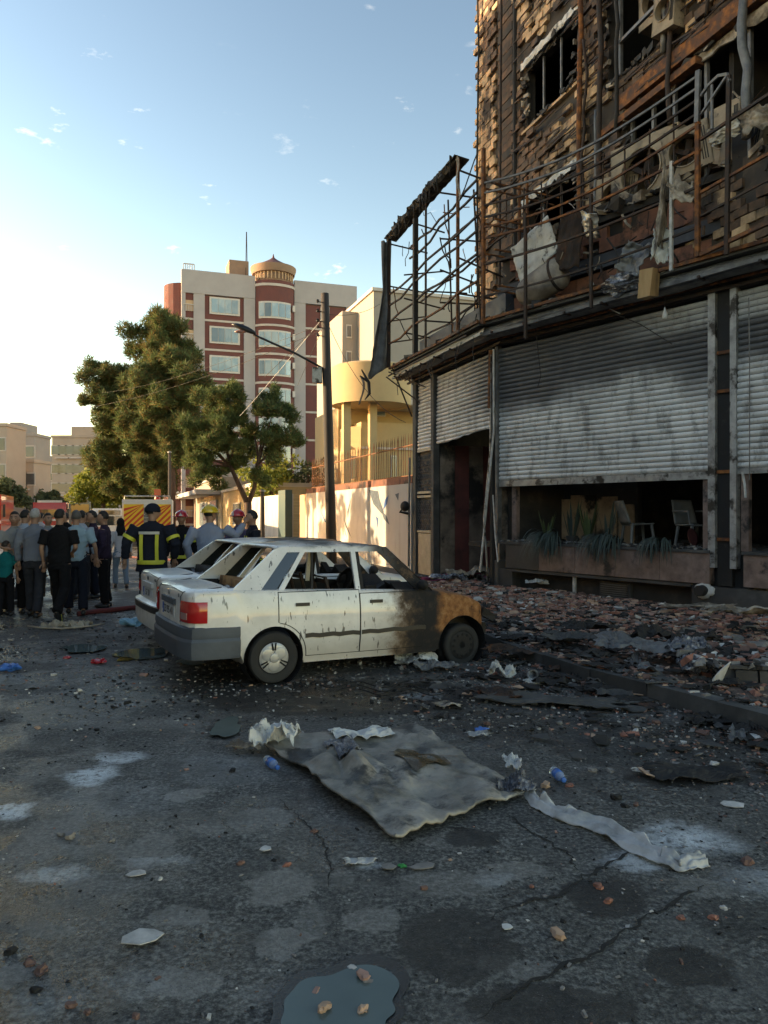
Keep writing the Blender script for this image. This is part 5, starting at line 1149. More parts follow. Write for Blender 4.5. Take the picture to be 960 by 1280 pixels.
    # doors: panels laid proud of the body with dark gaps between
    def door(x0, x1, zlo, zhi, name, s_, arch=None, slant=0):
        for (e, off, th, mt, nm2) in ((.008, .0015, .003, M['black'], 'door_gap'), (0, .007, .009, paint, name)):
            def fn(u, v):
                z = zlo-e+(zhi-zlo+2*e)*v; a, b = x0-e, x1+e+slant*(1-v)
                if arch is not None: dz = z-.275; q = (.352-e)**2-dz*dz; a = max(a, arch+math.sqrt(q)) if q > 0 else a
                x = a+(b-a)*u; return (x, s_*(yside(x, z)+off), z)
            m = MB(); m.grid(14, 46, fn, th=(0, -s_*th, 0))
            if s_ > 0: m.f = [f[::-1] for f in m.f]
            d_ = m.build(nm2, mt, car, smooth=False)
            try: d_.data.polygons.foreach_set('use_smooth', [True]*len(d_.data.polygons)); d_.data.set_sharp_from_angle(angle=R(35))
            except Exception: pass
        return d_
    for s_ in (-1, 1):
        rd = door(.045, .955, .27, .925, 'rear_door', s_, arch=0); fd = door(.972, 1.80, .27, .885, 'front_door', s_, slant=-.05)
        for d_, xh in ((rd, .30), (fd, 1.16)):
            m = MB(); y_ = s_*(yside(xh, .8)+.012); m.box((xh, y_, .80), (.15, .025, .034)); m.build('handle', M['black_plastic'], d_)
            m = MB(); a = .33 if d_ is rd else .98; b = .955 if d_ is rd else 1.78
            m.grid(8, 1, lambda u, v: (a+(b-a)*u, s_*(yside(.5, .47)+.016), .455+.045*v+(.006*math.sin(u*17)+(.012*u if d_ is fd else 0) if burnt else 0)), th=(0, -s_*.02, 0))
            m.build('trim_strip', M['black_plastic'], d_)
    m = MB()
    for s_ in (-1, 1): m.bb(.33, 1.95, s_*.72, s_*.765, .195, .265)
    m.build('sill', paint, car)
    # bumpers, lamps, plate
    out = [(-.36, .80), (-.6, .80), (-.74, .79), (-.83, .755), (-.885, .66), (-.915, .45), (-.925, 0)]
    full = [(x, -y) for x, y in out]+[(x, y) for x, y in out[::-1][1:]]
    def wrap(path, prof, name, mt, parent=car):
        m = MB(); n = len(path); vs = []
        for i, (x, y) in enumerate(path):
            a = Vector(path[min(i+1, n-1)])-Vector(path[max(i-1, 0)]); a.normalize(); nr = Vector((-a.y, a.x))
            for (o_, z) in prof: vs.append((x+nr.x*o_, y+nr.y*o_, z))
        k = len(prof); fs = [(i*k+j, i*k+(j+1) % k, (i+1)*k+(j+1) % k, (i+1)*k+j) for i in range(n-1) for j in range(k)]+[tuple(range(k))[::-1], tuple((n-1)*k+j for j in range(k))]
        m.add(vs, fs); o = m.build(name, mt, parent, smooth=True)
        try: o.data.set_sharp_from_angle(angle=R(28))
        except Exception: pass
        bm = bmesh.new(); bm.from_mesh(o.data); bmesh.ops.recalc_face_normals(bm, faces=bm.faces); bm.to_mesh(o.data); bm.free(); return o
    if burnt: wrap(full, [(-.06, .33), (.0, .30), (.012, .36), (.014, .47), (-.002, .50), (.006, .53), (.0, .60), (-.03, .615), (-.08, .60)], 'rear_bumper', M['grey_plastic'])
    else:
        bmp = wrap(full, [(-.06, .33), (.01, .30), (.03, .38), (.03, .60), (-.03, .63), (-.08, .60)], 'rear_bumper', paint)
        wrap(full, [(.02, .50), (.036, .51), (.04, .55), (.036, .585), (.02, .59)], 'bumper_strip', M['black_plastic'], bmp)
    lo, hi = (.655, .86) if burnt else (.69, .84)
    for s_ in (-1, 1):
        pth = [(-.69, s_*.778), (-.76, s_*.766), (-.805, s_*.748), (-.845, s_*.70), (-.868, s_*.62), (-.878, s_*.52)]
        if s_ > 0: pth = pth[::-1]
        tl = wrap(pth, [(-.02, lo), (.012, lo), (.02, lo+.03), (.016, hi-.03), (.006, hi), (-.02, hi)], 'tail_lamp', M['taillight'])
        if s_ < 0:
            p3 = [(-.852, s_*.688), (-.868, s_*.62), (-.876, s_*.55)]; wrap(p3, [(0, lo+.03), (.023, lo+.03), (.023, lo+.095), (0, lo+.095)], 'reversing_lens', M['lens_clear'], tl)
    m = MB(); m.bb(-.905, -.878, -.28, .28, .79, .85); m.build('number_plate_garnish', M['grey_plastic' if burnt else 'white_plastic'], car)
    tp = MB(); tp.bb(-.893, -.882, -.26, .26, .66, .775); pl = tp.build('number_plate', M['white_plastic'], car)
    MB().bb(-.897, -.890, .205, .258, .662, .773).build('plate_band', M['blue_plate'], pl)
    def text(body_, loc_, size, mt, parent, name='lettering'):
        cu = bpy.data.curves.new(name, 'FONT'); cu.body = body_; cu.size = size; cu.extrude = .001; cu.align_x = 'CENTER'; ob = bpy.data.objects.new(name, cu); COL.objects.link(ob)
        dg = bpy.context.evaluated_depsgraph_get(); me = bpy.data.meshes.new_from_object(ob.evaluated_get(dg)); bpy.data.objects.remove(ob)
        me.materials.append(mt); o = inst(me, name, parent, loc_, (R(90), 0, R(-90))); return o
    if plate:
        text(plate, (-.898, -.02, .68), .115, M['black_plastic'], pl)
        text('SE' if burnt else 'GLX', (-.886, -.42, .885), .05, M['black_plastic'], car)
        text('IR', (-.899, .232, .675), .04, M['white_plastic'], pl)
    m = MB(); m.lathe([(.025, -.003), (.025, .003)], 12, (-.889, 0, .90), 'x'); m.build('badge', M['galv'], car)
    # panel gaps: boot lid, fuel flap
    m = MB(); P = [(-.887, -.50, .64), (-.884, -.50, .90), (-.86, -.52, .945), (-.50, -.60, .985)]; m.tube(P, .004, 4); m.tube([(x, -y, z) for x, y, z in P], .004, 4); m.tube([(-.868, -.5, .938), (-.873, 0, .965), (-.868, .5, .938)], .004, 4); m.build('boot_gap', M['black'], car)
    # wheels
    for xw in (0, 2.30):
        for s_ in (-1, 1):
            wv = empty('wheel', (xw, s_*.705, .268), 0, parent=car)
            r_ = .268 if not (burnt and xw > 1) else .245
            m = MB(); m.lathe([(.17, -.075), (.20, -.082), (r_-.02, -.078), (r_-.004, -.06), (r_, -.03), (r_, .03), (r_-.004, .06), (r_-.02, .078), (.20, .082), (.17, .075), (.17, -.075)], 36, axis='y')
            if r_ < .26: m.v = [(a*1.0, b, c-.0) for a, b, c in m.v]; wv.location.z = .245
            m.build('tyre', M['rubber'], wv, sharp=40)
            m = MB(); d_ = s_*.055; m.lathe([(.0, 0), (.05, .006), (.10, .012), (.155, .006), (.172, -.01), (.178, -.03)] if s_ > 0 else [(.0, 0), (.05, -.006), (.10, -.012), (.155, -.006), (.172, .01), (.178, .03)], 36, (0, s_*.07, 0), 'y')
            rim = m.build('rim', M['hubcap'] if not (burnt and xw > 1) else M['char'], wv, smooth=True)
            if burnt and xw > 1:
                for i in range(12): a = i*math.pi/6; MB().ball((.125*math.cos(a), s_*.083, .125*math.sin(a)), (.017, .006, .017), nu=8, nv=6).build('vent_hole', M['black'], rim)
            else:
                for i in range(3):
                    a = i*2*math.pi/3+.5
                    for da in (-.13, .13):
                        c = Matrix.Rotation(a+da, 3, 'Y'); m = MB(); m.box(c @ Vector((.115, s_*.083, 0)), (.075, .006, .016), rot=c); m.build('slot', M['black'], rim)
                for i in range(3):
                    a = i*2*math.pi/3+.5+math.pi/3; m = MB(); m.ball((.078*math.cos(a), s_*.080, -.078*math.sin(a)), (.066, .008, .066), nu=18, nv=8); m.build('petal', M['hubcap'], rim, smooth=True)
                m = MB(); m.ball((0, s_*.088, 0), (.05, .008, .05)); m.build('cap', M['hubcap'], rim, smooth=True)
            m = MB(); m.lathe([(.31, -.14), (.31, .10)], 28, (xw, s_*.66, .275), 'y'); m.f = m.f[:-2]; m.build('wheel_well', M['black'], car)
    # front remains
    m = MB(); m.bb(2.60, 2.76, -.60, .60, .33, .46); 
    for i in range(16): m.box((rnd(2.55, 2.78), rnd(-.7, .7), rnd(.3, .6)), (rnd(.05, .2), rnd(.05, .2), rnd(.03, .1)), rot=Matrix.Rotation(rnd(-.8, .8), 3, 'Y'), jit=.2)
    m.build('front_bumper_remains', M['char'], car, kind='stuff')
    return car
HD = math.atan2(1.10, 2.04)
uc = Vector((math.cos(HD), math.sin(HD), 0)); nc = Vector((-math.sin(HD), math.cos(HD), 0))
near = Vector((-1.134, 7.70, 0)); c1 = near+nc*.79+uc*.02
car1 = make_car(c1, HD, M['car'], 'nearest white saloon with its nose burnt rusty orange and windows blown out', 1.385, True, plate='23 95 41')
car1.rotation_euler = (0, R(.9), HD)
c2 = Vector((-2.60, 9.10, 0))+uc*.90+nc*.82
car2 = make_car(c2, HD, M['car2'], 'second white saloon parked behind the nearest one, its roof charred black', 1.36, False, sx=1.08, kw=1.05, plate='57 31')
# ================================================================ PEOPLE
SK = nm('skin', [(.3, (.27, .15, .10)), (.7, (.36, .21, .145))], 5, .6, bump=.05)
def cloth(name, c, rough=.9, stripes=None):
    t = NT(name); w = t.coord('Object'); n = t.noise(t.coord('Object', (1, 1, .4)), 7, 4, .55); n2 = t.noise(w, 2.5, 3, .5)
    cc = t.mix(t.rng(n2, .35, .65, 0, .3), c, tuple(q*.7 for q in c)); m = t.out(cc, rough, 0, t.bump(n, .55, .05)); t.b.inputs['Specular IOR Level'].default_value = .2; return m
CL = {k: cloth(k+'_cloth', v) for k, v in dict(black=(.008, .008, .010), charcoal=(.028, .030, .038), greyblue=(.17, .19, .235), teal=(.0, .12, .13), lightblue=(.26, .38, .47), grey=(.22, .23, .24), purple=(.030, .020, .042),
      white=(.46, .45, .50), jeans=(.17, .23, .30), navy=(.012, .015, .026), bluegrey=(.22, .26, .36), violet=(.10, .09, .17), paleblue=(.33, .39, .48), brown=(.10, .07, .05)).items()}
M['yellow_tape'] = simple('yellow_reflective_tape', (.55, .55, .05), .5); M['silver_tape'] = simple('silver_reflective_tape', (.5, .5, .47), .4)
HAIR = {k: nm(k+'_hair', [(.3, tuple(q*.6 for q in v)), (.7, v)], 30, .7, bump=.6, bs=60) for k, v in dict(black=(.012, .010, .009), grey=(.42, .41, .40), salt=(.10, .095, .09), brown=(.03, .02, .015)).items()}
M['helmet_red'] = simple('red_helmet_shell', (.42, .015, .03), .25, Coat_Weight=.6); M['helmet_yellow'] = simple('yellow_helmet_shell', (.62, .42, .02), .25, Coat_Weight=.6)
def rings(m, rs, n=14, mi=0):
    """rs: list of (centre, rx, ry, axis matrix or None)"""
    vs = []
    for (c, rx, ry) in rs:
        for j in range(n): a = 2*math.pi*j/n; vs.append((c[0]+rx*math.cos(a), c[1]+ry*math.sin(a), c[2]))
    k = len(rs); fs = [(i*n+j, i*n+(j+1) % n, (i+1)*n+(j+1) % n, (i+1)*n+j) for i in range(k-1) for j in range(n)]+[tuple(range(n))[::-1], tuple((k-1)*n+j for j in range(n))]
    m.add(vs, fs, mi)
pending = []
def remeshed(m, name, mat, parent, vox=.016):
    o = m.build(name, mat, parent); bm = bmesh.new(); bm.from_mesh(o.data); bmesh.ops.recalc_face_normals(bm, faces=bm.faces); bm.to_mesh(o.data); bm.free()
    md = o.modifiers.new('r', 'REMESH'); md.mode = 'VOXEL'; md.voxel_size = vox; md.use_smooth_shade = True
    sm_ = o.modifiers.new('s', 'SMOOTH'); sm_.iterations = 4; sm_.factor = .6
    pending.append(o); return o
def hand(m, w, d, side):
    """palm, four fingers and a thumb; w wrist point, d direction of the hand"""
    w = Vector(w); d = Vector(d).normalized(); s_ = d.cross(Vector((0, 1, 0))); s_ = s_.normalized() if s_.length > .1 else Vector((1, 0, 0)); f = s_.cross(d).normalized()
    m.tube([w-d*.02, w+d*.03, w+d*.075, w+d*.09], [.022, .030, .034, .026], 8)
    for i, L in enumerate((.062, .074, .070, .055)):
        b = w+d*.08+s_*(-.027+.018*i); m.tube([b, b+d*L*.5+f*.006, b+d*L*.85+f*.022, b+d*L+f*.03], [.009, .0085, .0075, .005], 6)
    b = w+d*.03+s_*(.03*side); m.tube([b, b+d*.03+s_*.025*side+f*.01, b+d*.06+s_*.03*side+f*.02], [.012, .0105, .007], 6)
def person(label, px, fy, h, face, shirt, pants, hair='black', sleeve='long', arms=None, legs=None, head=0, lean=0, coat=0, helmet=None, fire=False, cap=False, scarf=False, shoe='black_plastic', group=None, wide=1.0, dx=0, bag=False):
    """face: heading of the person, 0 = towards the viewer, 180 = away"""
    g0 = G(px, fy); s = h/1.75; o = empty('person', (g0.x+dx, g0.y, .0), R(face), label, 'person', group, s=s)
    A = arms or {}; Lg = legs or {}
    # local frame: facing -y, left hand at +x
    hipx = .10; kl = Vector(Lg.get('kl', (.11, -.01, .50))); kr_ = Vector(Lg.get('kr', (-.11, -.01, .50))); al = Vector(Lg.get('al', (.125, .03, .085))); ar = Vector(Lg.get('ar', (-.125, .03, .085)))
    ln = lean; ch = (0, -.02-ln*.35, 1.27); sh_z = 1.43; shl = Vector((.19*wide, -.01-ln*.5, sh_z)); shr = Vector((-.19*wide, -.01-ln*.5, sh_z))
    el = Vector(A.get('el', (.255*wide, .02, 1.14))); er = Vector(A.get('er', (-.255*wide, .02, 1.14))); wl_ = Vector(A.get('wl', (.26*wide, -.06, .90))); wr = Vector(A.get('wr', (-.26*wide, -.06, .90)))
    nb = Vector((0, -.01-ln*.55, 1.48)); hc = Vector((0, -.035-ln*.7, 1.635))
    b = MB()
    rings(b, [((0, 0, .86), .13, .09), ((0, 0, .97), .135, .09), ((0, -.01, 1.1), .125, .08), (ch, .14, .09), ((0, nb.y+.01, 1.40), .15, .075), ((0, nb.y, 1.46), .07, .06)])
    b.tube([(0, nb.y+.01, 1.40), nb, (hc.x, hc.y+.02, 1.60)], [.065, .056, .055], 10)
    hm = Matrix.Rotation(R(head), 3, 'Z')
    def hf(q): # skull: narrower jaw, flatter sides
        k = 1-.28*max(0, -q.z/.115)**1.5; return hm @ Vector((q.x*k, q.y*(1-.10*max(0, -q.z/.115))-(.012 if q.z < 0 else 0), q.z))
    b.ball(hc, (.080, .101, .121), nu=18, nv=14, f=hf)
    for (a0, a1, a2) in ((shl, el, wl_), (shr, er, wr)): b.tube([a0, a0.lerp(a1, .5), a1, a1.lerp(a2, .35), a2], [.050, .046, .038, .037, .025], 9)
    for (h0, k0, a0) in ((Vector((hipx, 0, .90)), kl, al), (Vector((-hipx, 0, .90)), kr_, ar)): b.tube([h0, h0.lerp(k0, .5), k0, k0.lerp(a0, .4), a0], [.085, .070, .050, .050, .034], 9)
    body = remeshed(b, 'body', SK, o)
    ex = MB()
    for (a1, a2, sd_) in ((el, wl_, 1), (er, wr, -1)): hand(ex, a2, (a2-a1)+Vector((0, 0, -.05)), sd_)
    T = lambda q: hc+hm @ Vector(q)
    ex.tube([T((0, -.088, .02)), T((0, -.112, -.012)), T((0, -.118, -.022)), T((0, -.09, -.034))], [.008, .012, .015, .009], 7)
    for s_ in (-1, 1): ex.ball(T((s_*.076, .004, -.005)), (.012, .022, .032), nu=8, nv=6)
    body['extra'] = 1; pending_extra.append((body, ex))
    fm = MB()
    for s_ in (-1, 1): fm.ball(T((s_*.030, -.085, .012)), (.013, .008, .008), nu=8, nv=5); 
    fm.build('eyes', M['black_plastic'], o)
    fm = MB()
    for s_ in (-1, 1): fm.tube([T((s_*.014, -.094, .034)), T((s_*.030, -.092, .040)), T((s_*.048, -.080, .032))], .005, 5)
    fm.build('eyebrows', HAIR['black'], o); MB().tube([T((-.022, -.088, -.058)), T((0, -.095, -.057)), T((.022, -.088, -.058))], [.004, .007, .004], 5).build('mouth', M['lips'], o)
    # trousers
    f = 1.15 if not scarf else 1.0
    t_ = MB(); rings(t_, [((0, 0, .80), .15, .105), ((0, 0, .90), .168, .118), ((0, .0, 1.0), .158, .108), ((0, 0, 1.04), .15, .10)])
    for (h0, k0, a0) in ((Vector((hipx, 0, .88)), kl, al), (Vector((-hipx, 0, .88)), kr_, ar)):
        t_.tube([h0, h0.lerp(k0, .5), k0, k0.lerp(a0, .5), a0+Vector((0, 0, .02))], [.102, .090, .075*f*.95, .072*f*.95, .068*f], 10)
    remeshed(t_, 'trousers', CL[pants], o)
    # shirt or jacket
    zb = .90-coat; w0 = wide*(1.12 if fire else 1.0); c = MB()
    bell = .02 if coat else 0
    rings(c, [((0, .0, zb), (.168+bell)*w0, .125+bell), ((0, 0, zb+.12), .165*w0, .122), ((0, -.005, 1.10), .160*w0, .115), ((0, -.02-ln*.35, 1.27), .183*w0, .125), ((0, -.015-ln*.5, 1.38), .19*w0, .108), ((0, nb.y+.005, 1.455), .12*w0, .078), ((0, nb.y, 1.495), .062, .062)])
    for (a0, a1, a2) in ((shl, el, wl_), (shr, er, wr)):
        if sleeve == 'long': c.tube([a0+Vector((0, 0, -.01)), a0.lerp(a1, .5), a1, a1.lerp(a2, .5), a1.lerp(a2, .93)], [.074*w0, .066*w0, .056*w0, .050*w0, .044*w0], 10)
        else: c.tube([a0+Vector((0, 0, -.01)), a0.lerp(a1, .45), a0.lerp(a1, .80)], [.076*w0, .070*w0, .068*w0], 10)
    if bag: c.ball((-.02, .13, 1.2), (.10, .06, .13))
    remeshed(c, 'jacket' if (fire or coat) else 'shirt', CL[shirt], o)
    if not fire and not coat and sleeve == 'long': MB().tube([(0, 0, 1.0), (0, 0, 1.03)], .0, 4) if False else None
    m = MB(); rings(m, [((0, nb.y, 1.475), .066, .066), ((0, nb.y, 1.51), .062, .060)], 14); m.build('collar', CL[shirt], o, smooth=True)
    # shoes
    for (a0, k0, nm_) in ((al, kl, 'l'), (ar, kr_, 'r')):
        tip = Lg.get('tip'+nm_); m = MB(); dr = Vector(tip) if tip else Vector((0, -1, 0)); u2 = Vector((0, 0, 1)) if not tip else Vector((0, 1, .1))
        base = a0-u2*.035
        m.tube([base-dr*.07, base-dr*.03, base+dr*.06, base+dr*.14, base+dr*.18], [.035, .045, .046, .040, .02], 10)
        m.v = [(x, y, max(.005, z)) for x, y, z in m.v] if not tip else m.v
        sh = m.build('shoe', M[shoe] if shoe in M else CL[shoe], o, smooth=True)
        if tip: q = a0-u2*.075; MB().tube([q-dr*.07, q+dr*.05, q+dr*.17], [.035, .04, .03], 8).build('sole', M['yellow_tape'], sh)
    # hair and headgear
    if not scarf:
        m = MB()
        def hr(q):
            n = q.normalized(); back = n.y; cut_ = -.25 if back > .1 else .42
            e_ = n.z-(cut_+(.3 if back < -.25 else 0)); e_ = max(0, min(1, (e_+.12)/.24)); k = .93+.145*e_*e_*(3-2*e_)
            return hf(q*k)
        m.ball(hc+Vector((0, .004, .004)), (.078, .100, .120), nu=22, nv=18, f=hr); m.build('hair', HAIR[hair], o, smooth=True)
    else:
        m = MB(); m.ball(hc+Vector((0, .012, .0)), (.098, .118, .135), nu=18, nv=12, f=lambda q: hm @ Vector((q.x, q.y if q.y > -.06 or abs(q.z) > .09 else -.06, q.z))); m.tube([hc+Vector((0, .02, -.05)), (0, .0, 1.44), (0, .04, 1.30)], [.09, .12, .10], 12); m.build('headscarf', CL['black'], o, smooth=True)
    if helmet:
        m = MB(); m.ball(hc+Vector((0, .005, .045)), (.118, .14, .105), nu=22, nv=14, f=lambda q: hm @ Vector((q.x, q.y, max(q.z, -.02)+(.012*math.cos(q.x*60) if q.z > .05 and abs(q.x) < .026 else 0))))
        m.lathe([(.10, .018), (.155, .010), (.158, .0), (.10, .006)], 24, hc+Vector((0, 0, .03)), m=0); he = m.build('helmet', M['helmet_'+helmet], o, smooth=True)
        if helmet == 'red': MB().prism([(-.03, -.03), (.03, -.03), (0, .035)], 0, .006).build('crest', M['white_strip'], he, loc=tuple(T((0, -.125, .07)))).rotation_euler = (R(70), 0, 0)
    if cap: m = MB(); m.ball(hc+Vector((0, .005, .03)), (.092, .115, .105), nu=18, nv=12, f=lambda q: hm @ Vector((q.x, q.y, max(q.z, -.03)))); m.build('cap', CL['navy'], o, smooth=True)
    if fire:
        def strap(pts, w_, mt, n=10): 
            m = MB()
            for (a, b2) in pts: pass
            return m
        yb = .13
        for s_ in (-1, 1):
            if fire == 'back':
                m = MB(); m.grid(2, 10, lambda u, v: (s_*.115+(.05*(u-.5)), .0+(.128+.012*math.sin(v*3)), .93+.39*v), th=(0, -.01, 0)); m.build('reflective_stripe', M['yellow_tape'], o)
            else:
                m = MB(); m.grid(2, 10, lambda u, v: (s_*.095+(.05*(u-.5)), -(.139+.008*math.sin(v*3))-ln*.3*v, .93+.40*v), th=(0, .01, 0)); m.build('reflective_stripe', M['yellow_tape'], o)
        if fire == 'back': m = MB(); m.grid(12, 2, lambda u, v: (-.15+.30*u, .152-.02*abs(2*u-1)**2, 1.315+.04*v), th=(0, -.012, 0)); m.build('reflective_stripe', M['silver_tape'], o)
        m = MB(); m.lathe([(.212, -.03), (.216, 0), (.212, .03)], 26, (0, 0, .965-coat*.4)); m.v = [(x, y*.76, z) for x, y, z in m.v]; m.f = m.f[:-2]; m.build('hem_stripe', M['yellow_tape'], o)
        for (a0, a1) in ((shl, el), (shr, er)):
            q = a0.lerp(a1, .72); d = (a1-a0).normalized(); m = MB(); m.tube([q-d*.025, q+d*.025], .073*w0, 12, caps=False); m.build('sleeve_stripe', M['yellow_tape'], o, smooth=True)
    return o
pending_extra = []
M['lips'] = simple('lips', (.22, .08, .07), .5)
WALK = dict(kl=(.11, -.16, .52), al=(.12, -.20, .085), kr=(-.10, .02, .50), ar=(-.11, .30, .14), tipr=(0, -.35, -.94))
STRIDE = dict(kl=(.11, -.12, .51), al=(.12, -.13, .085), kr=(-.11, .06, .50), ar=(-.12, .20, .085))
HIPS = dict(el=(.29, .08, 1.17), wl=(.20, -.12, 1.04), er=(-.29, .08, 1.17), wr=(-.20, -.12, 1.04))
FOLD = dict(el=(.25, -.08, 1.17), wl=(.06, -.24, 1.16), er=(-.25, -.08, 1.17), wr=(-.06, -.22, 1.12))
PP = person
PP('boy in a teal t-shirt at the left edge, seen from behind', 7, 770, 1.26, 185, 'teal', 'black', 'brown', 'short', head=-35, wide=.95)
PP('man in a pale grey t-shirt facing this way at the left edge', 18, 768, 1.75, 35, 'grey', 'black', 'black', 'short', head=-20, arms=FOLD)
PP('grey-haired man in a long grey-blue shirt, seen from behind', 43, 771, 1.80, 182, 'greyblue', 'charcoal', 'grey', 'long', legs=STRIDE, coat=.0, wide=1.08)
PP('man in a black t-shirt and black trousers walking away, yellow shoe sole showing', 74, 775, 1.79, 176, 'black', 'black', 'black', 'short', legs=WALK, wide=1.12, head=-12, arms=dict(er=(-.27, .0, 1.14), wr=(-.12, -.2, 1.06)))
PP('grey-haired man in a pale blue shirt beside the man in black', 95, 768, 1.77, 200, 'lightblue', 'navy', 'salt', 'short', arms=dict(er=(-.30, .04, 1.15), wr=(-.33, -.05, .93)), legs=STRIDE, head=15)
PP('dark-haired man in a light blue shirt behind the grey-haired man', 30, 757, 1.78, 150, 'paleblue', 'charcoal', 'black', 'long')
PP('man half hidden between the grey-haired man and the man in black', 60, 752, 1.72, 20, 'grey', 'brown', 'black', 'long', head=30)
PP('man in a pale shirt half hidden behind the one in pale blue', 101, 750, 1.77, 170, 'paleblue', 'charcoal', 'black', 'long')
PP('man in a dark purple shirt and black trousers standing side on', 131, 760, 1.76, -80, 'purple', 'black', 'black', 'long', arms=dict(el=(.27, .02, 1.14), wl=(.24, -.10, .92), er=(-.25, -.1, 1.15), wr=(-.2, -.34, 1.13)), wide=1.05)
PP('man in dark clothes behind the man in the purple shirt', 117, 748, 1.77, -60, 'purple', 'navy', 'black', 'long')
PP('woman in a black headscarf, white coat and pale jeans walking away', 151, 735, 1.60, 205, 'white', 'jeans', 'black', 'long', legs=STRIDE, coat=.12, scarf=True, wide=.92, bag=False)
PP('large firefighter seen from behind in a navy jacket with yellow stripes', 190, 780, 1.87, 178, 'navy', 'navy', 'black', 'long', fire='back', cap=True, coat=.14, wide=1.22, head=-55, arms=dict(el=(.36, .05, 1.20), wl=(.40, .0, .95), er=(-.36, .05, 1.18), wr=(-.30, -.1, .95)), shoe='rubber')
PP('firefighter in a red helmet facing this way beside the large one', 227, 757, 1.75, 8, 'black', 'black', 'black', 'long', fire='front', helmet='red', coat=.12, wide=1.05)
PP('man in a yellow helmet and blue-grey shirt raising one hand', 262, 776, 1.83, 182, 'bluegrey', 'black', 'black', 'long', helmet='yellow', wide=1.18, arms=dict(er=(-.40, -.05, 1.30), wr=(-.50, -.22, 1.50), el=(.34, .05, 1.17), wl=(.30, -.05, .93)), head=-40)
PP('man in a red helmet and violet shirt listening on the right', 299, 762, 1.76, -30, 'violet', 'black', 'black', 'long', helmet='red', arms=FOLD)
PP('bare-headed firefighter in a dark jacket at the right end of the group', 317, 768, 1.77, -70, 'navy', 'navy', 'black', 'long', fire='front', coat=.12, wide=1.05, head=-10)
for i, (px, fy, lb, sh_, pn) in enumerate(((50, 722, 'distant onlooker in white between the heads of the crowd', 'white', 'charcoal'), (82, 724, 'distant onlooker in black near the red fire engine', 'black', 'charcoal'), (110, 722, 'distant onlooker in a red vest by the white bus', 'brown', 'navy'))):
    PP(lb, px, fy, 1.72, 150+40*i, sh_, pn, 'black', 'long')
bpy.context.view_layer.update(); dg_ = bpy.context.evaluated_depsgraph_get()
res = [(o, bpy.data.meshes.new_from_object(o.evaluated_get(dg_))) for o in pending]
for o, me in res:
    o.modifiers.clear(); o.data = me
    if o.name.startswith('body'): continue
    sd_ = rnd(0, 50)                     # folds in the cloth
    nrm_ = [v.normal.copy() for v in me.vertices]
    for v, n_ in zip(me.vertices, nrm_):
        c = v.co; f = noise.noise(Vector((c.x*9+sd_, c.y*9, c.z*5)))*.6+abs(noise.noise(Vector((c.x*5+sd_, c.y*5, c.z*17+c.x*8))))-.2; v.co = c+n_*.016*f
for o, ex in pending_extra:
    bm = bmesh.new(); bm.from_mesh(o.data); t_me = ex.mesh('x', SK, True); bm.from_mesh(t_me); bm.to_mesh(o.data); bm.free(); bpy.data.meshes.remove(t_me)
    o.data.polygons.foreach_set('use_smooth', [True]*len(o.data.polygons)); del o['extra']
# ================================================================ EMERGENCY VEHICLES AND BUS
M['red_paint'] = simple('fire_engine_red', (.42, .02, .015), .35, Coat_Weight=.5); M['orange_stripe'] = simple('reflective_orange_red', (.55, .05, .01), .5); M['yellow_stripe'] = simple('reflective_yellow', (.75, .50, .03), .5)
def fire_truck():
    Y = 36; o = empty('fire_engine', AT(184, 640, Y).xy.to_3d(), R(15), 'fire engine seen from behind with slanting red and yellow hazard stripes', 'fire engine')
    s_ = Y/950; w = 60*s_; h = 2.35
    MB().bb(-w/2, w/2, .1, 6.5, .45, h).build('body', M['white_plastic'], o)
    MB().bb(-w/2-.02, w/2+.02, .0, .12, .38, .62).build('bumper', M['red_paint'], o)
    for (a, b) in ((-w/2+.08, -.16), (.26, w/2-.06)):
        pn = MB().bb(a, b, .05, .11, .66, 2.12).build('rear_panel', M['yellow_stripe'], o)
        n = 6; dd = 1.46/n*1.1
        for i in range(-3, n+1):
            z0 = .66+i*dd*1.05; pts = []
            for (x, z) in ((a, z0), (b, z0+(b-a)*1.0), (b, z0+(b-a)*1.0+dd*.5), (a, z0+dd*.5)): pts.append((x, max(.66, min(2.12, z))))
            if len({q[1] for q in pts}) < 3: continue
            m = MB(); k = len(pts); vs = [(x, .042, z) for x, z in pts]+[(x, .049, z) for x, z in pts]; m.add(vs, [tuple(range(k)), tuple(range(k, 2*k))[::-1]]+[(q, (q+1) % k, k+(q+1) % k, k+q) for q in range(k)]); m.build('hazard_stripe', M['orange_stripe'], pn)
    sh_ = MB().bb(-.16, .26, .03, .1, .66, 2.0).build('roller_shutter', M['galv'], o)
    for i in range(8): MB().bb(-.15, .25, .015, .03, .7+i*.16, .82+i*.16).build('slat', M['steel_grey'], sh_)
    MB().tube([(-w/2+.1, .3, h), (-w/2+.1, .3, h+.16), (w/2-.1, .3, h+.16), (w/2-.1, .3, h)], .03, 6).build('roof_rail', M['galv'], o)
    m = MB(); m.lathe([(.14, 0), (.14, .05), (.10, .22), (.03, .27)], 12, (.45, .5, h+.0)); m.bb(.3, .6, .35, .65, h+.2, h+.5); m.build('beacon', M['red_paint'], o)
    for x in (-w/2+.2, w/2-.2): MB().lathe([(.1, -.1), (.4, -.1), (.42, 0), (.4, .1), (.1, .1)], 20, (x, 1.2, .42), 'x').build('wheel', M['rubber'], o)
    for x in (-w/2+.12, w/2-.12): MB().bb(x-.07, x+.07, .0, .05, .68, .9).build('tail_lamp', M['taillight'], o)
fire_truck()
